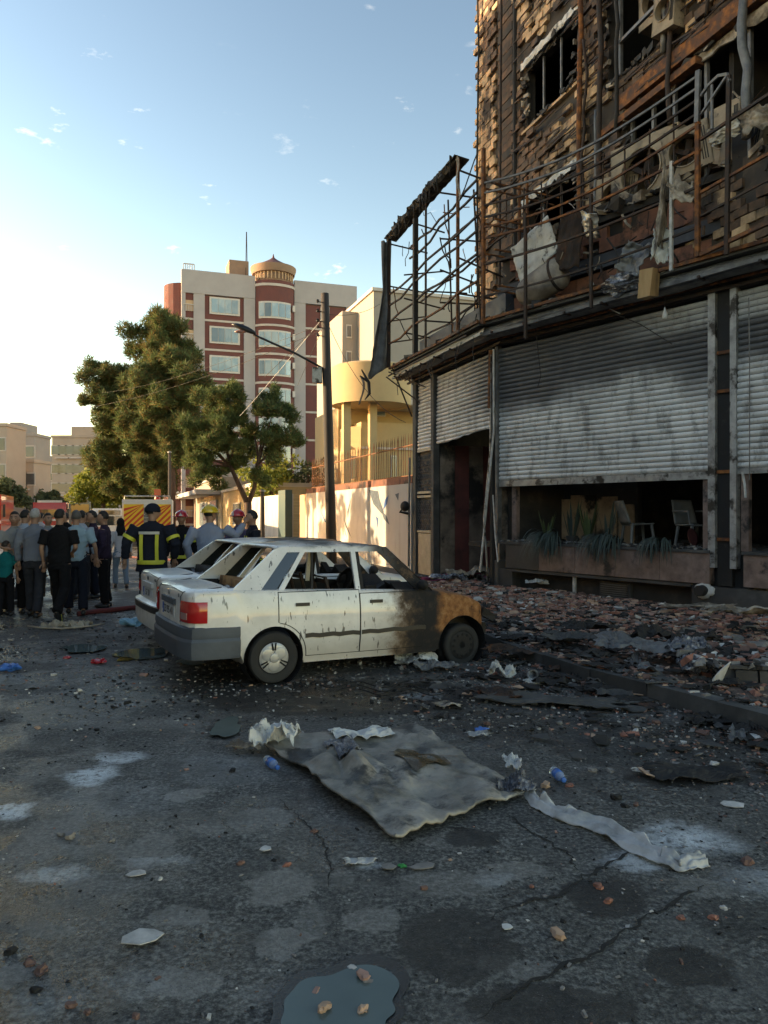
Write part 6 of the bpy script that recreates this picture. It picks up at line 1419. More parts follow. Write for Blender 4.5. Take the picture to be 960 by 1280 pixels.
def truck_front(px, Y, w, h, mt, label, name, cat, white=False):
    o = empty(name, (AT(px, 640, Y).x, Y, 0), R(21), label, cat)
    m = MB(); m.bb(-w/2, w/2, 0, 7, .5, h*.5); m.grid(6, 6, lambda u, v: (-w/2+w*u, .12*v*v, h*.5+(h*.5)*v)); m.bb(-w/2, w/2, .15, 7, h*.5, h); m.build('body', M[mt], o)
    MB().bb(-w/2+.15, w/2-.15, -.02, .2, h*.52, h*.78).build('windscreen', M['glass_dark'], o)
    MB().bb(-w/2, w/2, -.1, .1, .35, .7).build('bumper', M['white_plastic'], o)
    for s_ in (-1, 1):
        MB().bb(s_*(w/2-.35)-.15, s_*(w/2-.35)+.15, -.12, .0, .75, .95).build('headlight', M['lens_clear'], o); MB().lathe([(.1, -.1), (.42, -.1), (.42, .1), (.1, .1)], 18, (s_*(w/2-.2), 1.2, .42), 'x').build('wheel', M['rubber'], o)
        MB().bb(s_*(w/2+.15)-.06, s_*(w/2+.15)+.06, -.05, .05, h*.55, h*.8).build('mirror', M['black_plastic'], o)
    if mt == 'red_paint': MB().bb(-w/2+.3, w/2-.3, .2, .5, h, h+.18).build('light_bar', M['white_plastic'], o); MB().bb(-w/2, w/2, -.015, .0, h*.42, h*.48).build('white_band', M['white_plastic'], o)
    else:
        for z in (h*.82, h*.62): MB().bb(-w/2+.3, w/2-.3, -.04, .0, z, z+.25).build('grille', M['glass_dark'], o)
    return o
truck_front(62, 60, 2.4, 2.5, 'red_paint', 'red fire engine far down the street behind the crowd', 'fire_engine', 'fire engine')
truck_front(100, 64, 1.7, 3.1, 'white_plastic', 'tall white lorry far down the street between the trees', 'lorry', 'lorry')
truck_front(-24, 40, 1.9, 2.7, 'red_paint', 'red fire engine cut off by the left edge', 'fire_engine', 'fire engine')
truck_front(137, 42, 1.75, 1.95, 'white_plastic', 'white minibus parked left of the striped fire engine', 'minibus', 'minibus')
# ================================================================ THINGS ON AND IN THE BURNT BUILDING
def wpt(X, x, y, z): return (Matrix.Translation((PL.x, PL.y, 0)) @ X) @ Vector((x, y, z))
def thing_at(X, x, y, z, name, label, cat, rz=0, **k):
    p_ = wpt(X, x, y, z); base = (AM if X is XM or X is X6 else AS); return empty(name, p_, base+rz, label, cat, **k)
def cooler(X, x, y, z, w, h, d, label, rz=0, tilt=0, hole=True):
    o = thing_at(X, x, y, z, 'air_cooler', label, 'air cooler', rz); o.rotation_euler[1] = tilt
    # casing with a round fan opening: front ring built round the hole
    n = 32; cx, cz, r = w*.46, h*.5, min(w, h)*.34; vs = []; m = MB()
    for i in range(n):
        a = 2*math.pi*i/n+math.pi/4; dx_, dz_ = math.cos(a), math.sin(a); k = min((w-cx if dx_ > 0 else cx)/max(1e-6, abs(dx_)), (h-cz if dz_ > 0 else cz)/max(1e-6, abs(dz_)))
        vs += [(cx+r*dx_, 0, cz+r*dz_), (cx+k*dx_, 0, cz+k*dz_), (cx+r*dx_, .12, cz+r*dz_)]
    fs = []
    for i in range(n): j = (i+1) % n; fs += [(3*i, 3*i+1, 3*j+1, 3*j), (3*i+2, 3*i, 3*j, 3*j+2)]
    m.add(vs, fs); m.bb(0, .02, .0, d, 0, h); m.bb(w-.02, w, .0, d, 0, h); m.bb(.02, w-.02, .004, d, h-.02, h); m.bb(.02, w-.02, .004, d, 0, .02); m.bb(.02, w-.02, d-.02, d-.003, .02, h-.02)
    m.build('casing', M['ac_beige'], o)
    m = MB(); m.lathe([(r*1.0, -.02), (r*1.08, -.025), (r*1.08, .0)], 28, (cx, 0, cz), 'y'); m.f = m.f[:-2]; m.build('fan_ring', M['ac_beige'], o)
    m = MB()
    for i in range(5): a = i*1.2566; c = Matrix.Rotation(a, 3, 'Y'); m.box(Vector((cx, .14, cz))+c @ Vector((r*.5, 0, 0)), (r*.8, .01, .1), rot=c @ Matrix.Rotation(.5, 3, 'X'))
    m.lathe([(.05, .08), (.05, .18)], 12, (cx, 0, cz), 'y'); m.build('fan', M['rust_dark'], o)
    for i in range(3): m = MB(); m.bb(w*.80, w*.80+.015, -.008, .001, .1+i*.0, h-.1); m.v = [(a+i*.05*w, b, c) for a, b, c in m.v]; m.build('louvre', M['char'], o)
    return o
x_, z_ = tomain(778, 262, off=-.3); cooler(XM, x_-.25, .30, 7.15, 1.35, 1.15, .6, 'large beige air cooler with a round burnt-out opening, in the middle behind the railing')
x_, z_ = tomain(848, 210, off=-.3); cooler(XM, x_-.05, .05, 7.25, .75, .75, .5, 'smaller beige cooler with a black round hole, tilted beside the railing corner post', rz=.25, tilt=-.15)
x_, z_ = tomain(880, 180, off=-.3); cooler(XM, x_+.12, .25, 7.2, .55, 1.0, .4, 'narrow upright scorched cooler just right of the railing corner post', rz=-.1)
x_ = tostreet(797, off=0); cooler(XS, x_-.1, .1, 10.62, .85, .85, .5, 'air cooler with a round fan standing in the high steel-framed recess', rz=.1)
x_ = tomain(745, off=-.2); cooler(XM, x_-.3, .5, 7.2, .9, .8, .5, 'sooty cooler with a dark round hole left of the large beige one', rz=.05, tilt=.1)
x_ = tomain(905, off=-.2); cooler(XM, x_-.05, .1, 7.2, .6, .75, .4, 'buckled beige cooler casing behind the curved grey handrail', rz=.15, tilt=.2)
x_ = tostreet(845, off=0); cooler(XS, x_-.2, -.35, 9.9, .5, .7, .35, 'small scorched cooler box hanging on the upper wall between the pipes', rz=.1, tilt=.1)
x_, z_ = tomain(925, 170, off=-.6); cooler(XM, x_-.1, .6, 7.1, .9, .9, .5, 'soot-stained cooler at the far right of the balcony')
def sheet(px, py, w, h, label, mt, off=.3, rz=0, tx=0, ty=0, curl=.1, name='metal_sheet', cat='sheet', th=.012, X=None, seed=0, jag=.08):
    x, z = tomain(px, py, off=off); o = thing_at(XM, x, -off, z, name, label, cat, rz); o.rotation_euler = (tx, ty, AM+rz)
    m = MB(); m.grid(18, 18, lambda u, v: ((u-.5)*w*(1+jag*noise.noise(Vector((v*5, seed, 1)))), curl*(math.sin(u*3+seed)+.5*noise.noise(Vector((u*3, v*3, seed))))+.04*noise.noise(Vector((u*9, v*9, seed))), (v-.5)*h*(1+jag*2*noise.noise(Vector((u*4, seed, 8))))), th=th)
    m.build('sheet', M[mt], o, smooth=True); return o
sheet(667, 312, 1.05, .78, 'blistered white and black panel leaning behind the railing at left', 'white_board', off=.25, ty=R(-20), curl=.02, seed=1, jag=.02)
sheet(712, 300, .5, 1.05, 'brown scorched metal panel standing behind the railing', 'rust_dark', off=.3, rz=.4, ty=.12, curl=.08, seed=2)
sheet(738, 278, .62, .42, 'bent pale sheet corner sticking out over the railing', 'galv', off=.45, rz=-.3, ty=.5, tx=.5, curl=.1, seed=3)
sheet(829, 262, .14, 1.15, 'long curled strip of melted insulation hanging from the rails', 'melt', off=.62, rz=.6, ty=.1, curl=.14, seed=4, jag=.3)
sheet(853, 238, .3, .4, 'torn pale insulation flap beside the rusty railing post', 'melt', off=.66, rz=.3, ty=-.3, tx=-.3, curl=.12, seed=5, jag=.25)
sheet(826, 305, .24, .5, 'whitish curl of sheeting just above the wooden stub', 'white_board', off=.66, rz=.3, ty=.1, curl=.1, seed=6, jag=.25)
sheet(790, 322, .5, .5, 'crumpled lead-grey sheet draped below the hanging strip', 'steel_grey', off=.6, rz=.2, ty=.5, curl=.12, seed=7, jag=.3)
sheet(905, 165, .45, .22, 'white rag of melted plastic lying over the coolers at right', 'white_board', off=.3, rz=.3, ty=-.2, tx=.6, curl=.1, seed=9, jag=.4)
sheet(945, 150, .4, .35, 'scorched pale panel hanging at the right edge of the view', 'melt', off=.2, rz=.3, ty=-.2, curl=.1, seed=10, jag=.3)
M['tank'] = nm('sooty_tank_shell', [(.3, (.07, .055, .045)), (.5, (.19, .16, .135)), (.7, (.33, .29, .25))], 2.5, .7, bump=.15)
# rolled water tank lying on the ledge
x, z = tomain(684, 352, off=.25); o = thing_at(XM, x-.1, -.25, z, 'water_tank', 'dented grey-brown water tank lying on the ledge', 'tank', .12); o.rotation_euler = (0, R(-16), AM+.1)
m = MB(); m.lathe([(.02, -.58), (.16, -.56), (.25, -.45), (.30, -.25), (.31, .1), (.31, .40), (.26, .46), (.05, .49), (.02, .49)], 26, (0, 0, 0), 'x'); m.v = [(a, b*.8, c*(1+.03*noise.noise(Vector((a*3, b*3, 0))))) for a, b, c in m.v]; m.build('shell', M['tank'], o, smooth=True)
m = MB(); m.lathe([(.315, .28), (.325, .31), (.315, .34)], 26, (0, 0, 0), 'x'); m.v = [(a, b*.8, c) for a, b, c in m.v]; m.f = m.f[:-2]; m.build('band', M['rust_dark'], o)
# wooden stub and foil bundle hanging on the corner of the canopy
x, z = tomain(811, 355, off=.66); o = thing_at(XM, x, -.66, z, 'wooden_post_stub', 'charred yellow wooden block hanging under the rusty beam', 'wood'); m = MB(); m.box((0, 0, 0), (.22, .2, .42), jit=.06, rot=Matrix.Rotation(.08, 3, 'Y')); 
M['wood'] = nm('scorched_raw_wood', [(.3, (.06, .035, .015)), (.5, (.33, .2, .09)), (.75, (.45, .3, .15))], 4, .85, bump=.4, stretch=(1, 1, .2)); m.build('block', M['wood'], o); MB().bar((0, 0, .2), (.03, .3, .25), .05).build('bracket', M['rust'], o)
def crumple(r, seed, name='foil', mt='foil', parent=None, sx=(1, 1, 1), **k):
    m = MB(); m.ball((0, 0, 0), r, nu=20, nv=14, f=lambda q: Vector(((q*(1+.55*noise.noise(q*(2.2/r)+Vector((seed, 0, 0)))+.35*noise.noise(q*(6/r)+Vector((seed, 3, 0)))))[i]*sx[i] for i in range(3))))
    return m.build(name, M[mt], parent, **k)
x, z = tomain(780, 355, off=.5); o = thing_at(XM, x, -.5, z, 'foil_bundle', 'crumpled silver foil bundle on the ledge left of the wooden block', 'foil'); crumple(.24, 3, parent=o, sx=(1.6, 1, .7))
# loose wires hanging over the shutters
M['wire'] = M['char']
for i, (pts, lb) in enumerate((([(740, 350), (748, 372), (762, 386), (775, 392)], 'pale looped wire hanging from the thin railing post'), ([(657, 385), (668, 398), (676, 470), (672, 484)], 'thin wire with a knob dangling on the dark shutter top'), ([(757, 388), (800, 405), (840, 430)], 'bent black wire lying against the top of the big shutter'), ([(936, 372), (937, 440), (937, 520), (937, 600)], 'long hanging wire in front of the right shutter'), ([(928, 590), (931, 606), (932, 622)], 'short white strip dangling under the right shutter'), ([(640, 378), (628, 392), (650, 402)], 'thin looped black wire at the left end of the canopy'))):
    P = []
    for (a, b) in pts: x, z = tomain(a, b, off=.16); P.append(wpt(XM, x, -.16, z))
    m = MB(); m.tube(P, .02 if 'strip' in lb else .009, 5); m.build('wire', M['white_strip' if ('pale' in lb or 'white' in lb) else 'steel_grey' if 'long' in lb else 'char'], label=lb, cat='wire')
x, z = tomain(831, 392, off=.3); o = thing_at(XM, x, -.3, z, 'lamp_bulb', 'small white lamp hanging under the canopy at the shutter top', 'lamp'); m = MB(); m.lathe([(.012, .10), (.02, .05), (.035, .02), (.045, -.04), (.03, -.08), (.005, -.09)], 12); m.build('bulb', M['white_plastic'], o, smooth=True); MB().tube([(0, 0, .1), (-.03, .05, .35)], .006, 5).build('cord', M['char'], o)
# burnt pipe outlet with white foam collar
x, z = tomain(880, 738, off=.03); o = thing_at(XM, x, -.03, z, 'pipe_outlet', 'burnt black pipe outlet ringed with white foam on the plinth', 'pipe outlet'); m = MB(); m.ball((0, 0, 0), (.17, .05, .13), nu=22, nv=12, f=lambda q: q*(1+.35*noise.noise(q*14))); m.build('foam_collar', M['white_board'], o, smooth=True); m = MB(); m.lathe([(.07, -.16), (.085, -.16), (.09, 0), (.07, 0)], 18, (0, 0, 0), 'y'); m.ball((0, -.10, 0), (.075, .03, .075)); m.build('pipe', M['char'], o, smooth=True)
# chairs inside the shop window
M['chair_grey'] = nm('sooty_plastic', [(.3, (.11, .11, .11)), (.7, (.24, .24, .23))], 4, .6, bump=.1)
def chair(px, py, off, rz, label, tip=0):
    x, z = tomain(px, py, off=off); o = thing_at(XM, x, -off, 1.10, 'plastic_chair', label, 'chair', rz); o.rotation_euler[0] = tip
    m = MB(); m.grid(8, 8, lambda u, v: ((u-.5)*.46, (v-.5)*.44, .45-.02*math.sin(math.pi*u)-.02*v), th=.02); m.build('seat', M['chair_grey'], o, smooth=True)
    m = MB(); m.grid(8, 8, lambda u, v: ((u-.5)*(.46-.06*v), .22+.14*v+.03*(1-(2*u-1)**2), .44+.42*v), th=.02); m.build('backrest', M['chair_grey'], o, smooth=True)
    for a in (-1, 1):
        for b in (-1, 1): MB().tube([(a*.19, b*.18, .44), (a*.23, b*.23, 0)], [.032, .022], 6).build('leg', M['chair_grey'], o)
        MB().tube([(a*.23, -.18, .44), (a*.25, -.15, .66), (a*.24, .28, .66)], .018, 6).build('armrest', M['chair_grey'], o) if tip else None
    return o
chair(797, 640, -1.0, 2.6, 'grey plastic chair with its curved back, left one of the two in the window'); chair(868, 640, -.9, 1.2, 'sooty plastic armchair at the right end of the shop window', .02)
x, z = tomain(864, 655, off=-.5); o = thing_at(XM, x, .5, 1.32, 'melon_slice', 'round red-orange plate leaning among the debris before the right chair', 'plate'); m = MB(); m.lathe([(.01, 0), (.12, .01), (.15, .03), (.155, .035), (.12, .025), (.01, .02)], 20, rot=Matrix.Rotation(R(75), 3, 'Y')); m.build('plate', M['red_plate'] if 'red_plate' in M else M['stripe_red'], o, smooth=True); o.name = 'plate'
# potted and hanging plants on the sill
M['plant_dark'] = nm('wilted_dark_leaf', [(.3, (.018, .03, .026)), (.6, (.04, .06, .05)), (.8, (.07, .09, .07))], 5, .7, bump=.1)
M['plant_green'] = nm('scorched_green_leaf', [(.3, (.03, .05, .02)), (.6, (.07, .10, .04)), (.8, (.14, .15, .07))], 5, .6, bump=.1)
def blade(P0, d, L, w, droop, m, n=6):
    d = Vector(d).normalized(); s_ = d.cross(Vector((0, 0, 1)));  s_ = s_.normalized() if s_.length > .05 else Vector((1, 0, 0)); vs = []
    p = Vector(P0); dd = d.copy()
    for i in range(n+1):
        k = w*math.sin(math.pi*(.12+.86*i/n)); vs += [p-s_*k, p+Vector((0, 0, .15*k)), p+s_*k]; p = p+dd*L/n; dd = (dd+Vector((0, 0, -droop))).normalized()
    m.add(vs, [(3*i+j, 3*i+j+1, 3*i+j+4, 3*i+j+3) for i in range(n) for j in (0, 1)])
def trailing(px, label, n, L, seed, mt='plant_dark'):
    n = int(n*1.9)
    random.seed(seed); x = tomain(px, off=.02); o = thing_at(XM, x, -.0, 1.15, 'trailing_plant', label, 'plant')
    MB().lathe([(.08, 0), (.11, .12), (.10, .125), (.08, .1)], 16, (0, .14, 0)).build('pot', M['char'], o)
    for i in range(n):
        a = rnd(-1.2, 1.2); m = MB(); blade((rnd(-.16, .16), rnd(-.02, .12), .10), (math.sin(a)*.7, -rnd(.5, 1), rnd(.3, 1.0)), L*rnd(.6, 1.15), .010, rnd(.3, .6), m, 8); m.build('leaf', M[mt], o, smooth=True)
trailing(686, 'bushy dark trailing plant drooping over the sill, leftmost', 70, .80, 1); trailing(752, 'trailing dark plant in the middle of the sill with ragged tips', 46, .7, 2); trailing(765, 'dry trailing plant hugging the middle one on the sill', 22, .85, 5); trailing(822, 'sparse wilted plant hanging right of the middle of the sill', 34, .62, 3)
def snake(px, off, n, H, label, seed, mt='plant_green'):
    random.seed(seed); x = tomain(px, off=off); o = thing_at(XM, x, -off, 1.12, 'snake_plant', label, 'plant')
    MB().lathe([(.09, 0), (.12, .16), (.11, .165), (.09, .14)], 16).build('pot', M['stone_dark'], o)
    for i in range(n): a = rnd(0, 6.28); m = MB(); blade((.05*math.cos(a), .05*math.sin(a), .1), (.25*math.cos(a), .25*math.sin(a), 1), H*rnd(.6, 1.1), .028, rnd(-.02, .04), m); m.build('leaf', M[mt], o, smooth=True)
snake(684, -.45, 12, .55, 'upright snake plant in front of the tan panel at left', 1); snake(715, -.6, 9, .75, 'leaning dark snake plant second from the left in the window', 2, 'plant_dark'); snake(735, -.7, 14, .7, 'snake plant with yellowed leaves in the window centre left', 3); snake(760, -.6, 8, .75, 'tall dark snake plant just left of the grey chair', 4, 'plant_dark')
# rubble on the sill and shop floor
random.seed(31)
def chunks(name, label, X, n, bx_, size, mats, zf=None, kind='stuff', cat='debris'):
    m = MB()
    for i in range(n):
        x, y = rnd(bx_[0], bx_[1]), rnd(bx_[2], bx_[3]); s_ = size*rnd(.4, 1.4); z = bx_[4]+(zf(x, y) if zf else 0)+s_*.25
        m.box((x, y, z), (s_*rnd(.6, 1.5), s_*rnd(.5, 1), s_*rnd(.25, .7)), m=random.randrange(len(mats)), jit=.2, rot=Matrix.Rotation(rnd(0, 6.3), 3, 'Z') @ Matrix.Rotation(rnd(-.6, .6), 3, 'X'))
    o = m.build(name, [M[q] for q in mats], kind=kind, label=label, cat=cat); o.matrix_local = Matrix.Translation((PL.x, PL.y, 0)) @ X; return o
chunks('sill_debris', 'broken glass and ash strewn along the shop window sill', XM, 700, (.15, 4.6, -.06, .5, 1.15), .05, ['concrete_burnt', 'char', 'galv', 'melt', 'soot_wall'])
chunks('floor_debris', 'burnt rubble covering the shop floor behind the window', XM, 500, (.1, 9, .5, 2.2, 1.1), .11, ['char', 'soot_wall', 'rust_dark', 'concrete_burnt'])
chunks('balcony_debris', 'charred lumps and torn scraps lying along the balcony ledge', XM, 420, (.1, 9, -.5, .2, 5.56), .16, ['char', 'rust_dark', 'soot_wall', 'melt'])
chunks('railing_scraps', 'thin burnt laths and rods tangled behind the balcony railing', XM, 1, (.6, 9, .1, 1.2, 7.14), .2, ['char'])
bpy.data.objects.remove(bpy.data.objects['railing_scraps'])
m = MB()
for i in range(170):
    x = rnd(.3, 9); y = rnd(-.5, .9); z = rnd(5.7, 8.2 if y > -.1 else 6.6); d = Vector((rnd(-1, 1), rnd(-.4, .4), rnd(-1, 1))).normalized()*rnd(.15, .6); q = Vector((x, y, z)); m.tube([q, q+d*.5+Vector((rnd(-.05, .05), 0, rnd(-.05, .05))), q+d], rnd(.006, .02), 4, m=random.randrange(3))
o = m.build('burnt_laths', [M['char'], M['rust_dark'], M['melt']], label='thin burnt laths and rods tangled behind the balcony railing', cat='debris', kind='stuff'); o.matrix_local = Matrix.Translation((PL.x, PL.y, 0)) @ XM
chunks('parapet_debris', 'burnt wreckage heaped on top of the red block parapet', XM, 420, (.6, 9, .1, 1.2, 7.14), .20, ['char', 'rust_dark', 'ac_beige', 'soot_wall', 'melt'])
chunks('canopy_debris', 'charred scraps lying on the canopy over the entrance', XD, 260, (-4.9, .2, -.55, .1, 5.56), .13, ['char', 'rust_dark', 'melt', 'soot_wall'])
chunks('hall_debris', 'rubble covering the entrance hall floor', XD, 350, (-3.2, -.2, -.6, 1.6, .13), .12, ['char', 'concrete_burnt', 'stripe_red', 'melt', 'galv'], zf=lambda x, y: .12*max(0, 1-abs(x+1.6)))
# ================================================================ RUBBLE IN FRONT OF THE SHOP
random.seed(5)
Bf = {}
for k, v in dict(frag_red=(.36, .155, .105), frag_dark=(.19, .105, .08), frag_tan=(.48, .31, .21), frag_black=(.015, .014, .013), frag_grey=(.24, .22, .20), frag_white=(.6, .57, .53), frag_pink=(.42, .245, .19)).items():
    M[k] = nm(k.replace('frag_', '')+'_rubble', [(.3, tuple(q*.55 for q in v)), (.6, v), (.8, tuple(min(1, q*1.2) for q in v))], 12, .9, bump=.4, coord='World')
def mainlocal(x, y):
    d = Vector((x-PL.x, y-PL.y)); return d.x*.5985-d.y*.8012, d.x*.8012+d.y*.5985      # along, inward
def kerb_side(x, y):                       # distance inside the kerb line
    best = 9; 
    for a, b in zip(KB[:-1], KB[1:]):
        if min(a.y, b.y)-.3 <= y <= max(a.y, b.y)+.3:
            t_ = (y-a.y)/(b.y-a.y); return x-(a.x+(b.x-a.x)*t_)
    return x-4.9 if y < 6 else 9
def mound(x, y):
    al, iw = mainlocal(x, y); ks = kerb_side(x, y)
    if ks < -1.2: return 0
    base = .14 if ks > 0 else 0
    d_ = -iw                                # metres in front of the shop face
    near = max(0, 1-abs(d_-.9)/2.6)**1.2; side = max(0, min(1, (al+2.8)/2.0))*(1 if al < 6 else max(0, 1-(al-6)/3))
    h = .13*near*side*(.7+.6*noise.noise(Vector((x*.8, y*.8, 2)))); edge = max(0, min(1, (ks+.2)/.8))
    return base+h*edge+.03*noise.noise(Vector((x*3, y*3, 0)))*edge+(.02 if ks > -.2 else 0)
md_ = MB(); nxg, nyg = 70, 90; gx0, gx1, gy0, gy1 = -.4, 6.6, 6.0, 18.5
def gfn(u, v):
    x, y = gx0+(gx1-gx0)*u, gy0+(gy1-gy0)*v; z = mound(x, y); ks = kerb_side(x, y); al, iw = mainlocal(x, y)
    return (x, y, z+.002 if ks > 0 and iw < .3 else -.06)
md_.grid(nxg, nyg, gfn)
M['ash'] = nm('ash_and_brick_dust', [(.3, (.05, .038, .03)), (.5, (.12, .08, .06)), (.7, (.21, .14, .11))], 6, .95, bump=.9, bd=.03, coord='World', bs=30, soot=(1.2, .5, .62, (.02, .018, .016, 1)))
md_.build('ash_heap', M['ash'], label='heap of ash and crushed brick filling the pavement before the shop', cat='rubble', kind='stuff', smooth=True)
rb_ = MB(); mats_r = ['frag_red', 'frag_dark', 'frag_tan', 'frag_black', 'frag_grey', 'frag_white', 'frag_pink']
def pick(soot): return random.choices(range(7), (6, 4.5, 3, 1+5*soot, 1.5+2.5*soot, .8, 4))[0]
cnt = 0
while cnt < 27000:
    x, y = rnd(-.2, 6.4), rnd(6.2, 18); al, iw = mainlocal(x, y); ks = kerb_side(x, y)
    if iw > .0 or ks < -.15: continue
    d_ = -iw; dens = max(.10, 1-abs(d_-1.2)/3.0)
    if random.random() > dens: continue
    cnt += 1; s_ = rnd(.016, .052)*(2.1 if random.random() < .06 else 1); z = mound(x, y)
    soot = max(0, min(1, .5+1.6*noise.noise(Vector((x*.7, y*.7, 5)))+.5*(ks < .6)))
    rb_.box((x, y, z+s_*.2), (s_*rnd(.8, 1.8), s_*rnd(.6, 1.1), s_*rnd(.25, .7)), m=pick(soot), jit=.16, rot=Matrix.Rotation(rnd(0, 6.3), 3, 'Z') @ Matrix.Rotation(rnd(-.7, .7), 3, 'X'))
rb_.build('brick_rubble', [M[q] for q in mats_r], label='thick spread of broken brick in front of the shop', cat='rubble', kind='stuff')
# finer litter spilling onto the road
lt = MB(); cnt = 0
while cnt < 16000:
    x, y = rnd(-7, 5.2), 2.0+rnd(0, 1)**1.0*12; ks = kerb_side(x, y)
    if abs(x/y) > .56: continue
    p_ = .15+.9*math.exp(-max(0, -ks)/1.15) if ks < .3 else .2
    p_ += .25*(noise.noise(Vector((x*.6, y*.6, 8))) > .25)
    if y < 5.4 and x < .4: p_ *= .55
    if random.random() > p_: continue
    cnt += 1; s_ = rnd(.005, .020)*(1 if random.random() < .94 else 2.4); z = mound(x, y) if ks > -.3 else gz(x, y)
    c_ = random.choices(range(7), (1.6, 1.2, .8, 5, 4.5, 1.6, .8) if (ks > -1.5) else (.3, .4, .2, 5, 5, .9, .2))[0]
    if ks < -1.5 and y < 6: s_ = min(s_*.55, .014)
    lt.box((x, y, z+s_*.25), (s_*rnd(.8, 2), s_*rnd(.6, 1.2), s_*rnd(.2, .8)), m=c_, jit=.22, rot=Matrix.Rotation(rnd(0, 6.3), 3, 'Z') @ Matrix.Rotation(rnd(-.5, .5), 3, 'X'))
lt.build('road_grit', [M[q] for q in mats_r], label='fine grit and splinters scattered over the road', cat='litter', kind='stuff')
fl_ = MB()
for i in range(900):
    x, y = rnd(-1.5, 5), rnd(4.6, 12.5); ks = kerb_side(x, y)
    if ks < -2.6+rnd(0, 1.8) or abs(x/y) > .55: continue
    s_ = rnd(.04, .13); z = (mound(x, y) if ks > -.3 else gz(x, y))+.012; r_ = Matrix.Rotation(rnd(0, 6.3), 3, 'Z') @ Matrix.Rotation(rnd(-.35, .35), 3, 'X'); c = Vector((x, y, z+.02))
    k = random.randint(4, 6); vs = [c+r_ @ Vector((s_*rnd(.6, 1.2)*math.cos(6.28*j/k), s_*.6*rnd(.6, 1.2)*math.sin(6.28*j/k), rnd(-.01, .01))) for j in range(k)]
    fl_.add(vs+[v-Vector((0, 0, .006)) for v in vs], [tuple(range(k)), tuple(range(k, 2*k))[::-1]]+[(j, (j+1) % k, k+(j+1) % k, k+j) for j in range(k)], random.choices((0, 1, 2), (6, 3, .7))[0])
fl_.build('charred_flakes', [M['char'], M['concrete_burnt'], M['frag_tan']], label='charred flakes of board littering the road edge by the kerb', cat='litter', kind='stuff')
ks_ = MB()
for i in range(85):                    # torn charred sheeting lying along the kerb
    k = random.randrange(3); a, b = KB[k+1], KB[k+2]; q = a.lerp(b, random.random())+Vector((rnd(-.45, .55), rnd(-.2, .2), 0)); w_, d_, h_ = rnd(.12, .42), rnd(.06, .2), rnd(.02, .08); an = rnd(0, 6.3); z0 = (mound(q.x, q.y) if kerb_side(q.x, q.y) > -.1 else .01)+.02; ca, sa = math.cos(an), math.sin(an)
    def kf(u, v):
        x, y = (u-.5)*w_*(1+.6*noise.noise(Vector((v*4, i, 0)))), (v-.5)*d_*(1+.6*noise.noise(Vector((u*4, i, 4)))); return (q.x+x*ca-y*sa, q.y+x*sa+y*ca, z0+max(0, h_*(.3+noise.noise(Vector((u*3, v*3, i)))+.4*abs(noise.noise(Vector((u*8, v*8, i)))))))
    ks_.grid(7, 6, kf, th=.006, m=random.choices((0, 1, 2, 3), (6, 3, 2, .8))[0])
ks_.build('kerb_sheeting', [M['char'], M['concrete_burnt'], M['rust_dark'], M['steel_grey']], label='torn charred sheeting strewn all along the kerb', cat='debris', kind='stuff')
# larger loose pieces, each its own object
frs = []
for k in range(4):
    m = MB(); m.ball((0, 0, 0), (.5, .34, .22), nu=9, nv=6, f=lambda q: Vector([round(c*5)/5 for c in q*(1+.3*noise.noise(q*3+Vector((k*7, 0, 0))))])*.98+q*.02); frs.append(m)
def frag(px, py, s_, mt, label, group=None, name='brick_fragment', cat='brick fragment', z=None):
    g_ = G(px, py); kk = random.randrange(4); me = bpy.data.meshes.new(name); me.from_pydata([tuple(c*s_ for c in v) for v in frs[kk].v], [], frs[kk].f); me.materials.append(M[mt])
    o = inst(me, name, None, (g_.x, g_.y, gz(g_.x, g_.y)+s_*.14 if z is None else z), (rnd(-.2, .2), rnd(-.2, .2), rnd(0, 6.3)), label=label, cat=cat, group=group); return o
LM = {'the puddle at the bottom': (430, 1265), 'the pale plaster flake': (180, 1175), 'the white foam and glint patch at left': (118, 968), 'the front corner of the sheet': (495, 1058), 'the right tip of the sheet': (655, 1000), 'the plastic bottle': (698, 977), 'the upper crack': (700, 1120), 'the lower crack': (750, 1190), 'the twisted white strip': (800, 1070), 'the tape roll': (666, 852), 'the long grey board': (690, 880), 'the black mat': (870, 972), 'the rear wheel of the nearest car': (340, 850), 'the lower left corner of the view': (20, 1265)}
CN = dict(frag_grey='grey', frag_dark='dark brown', frag_red='red', frag_tan='tan', frag_black='black', frag_white='white', frag_pink='pink'); used_l = set()
def frag_label(px, py, s_, mt):
    k, (lx, ly) = min(LM.items(), key=lambda q: (q[1][0]-px)**2+((q[1][1]-py)*1.6)**2); dx_, dy_ = px-lx, (py-ly)*1.5
    w1 = ('right of' if dx_ > 0 else 'left of') if abs(dx_) > abs(dy_) else ('on the near side of' if dy_ > 0 else 'on the far side of')
    for adj in ('small', 'blocky', 'flat', 'second', 'third', 'tiny'):
        l = '%s %s fragment %s %s' % (adj, CN[mt], w1, k)
        if l not in used_l: used_l.add(l); return l
chunks('wall_debris', 'broken tiles and ash covering the low tiled wall top', Matrix.Rotation(R(-12), 4, 'Z') @ Matrix.Identity(4), 1, (0, .1, 0, .1, -5), .01, ['char'])
bpy.data.objects.remove(bpy.data.objects['wall_debris'])
m = MB(); Rw = Matrix.Rotation(R(-12), 3, 'Z')
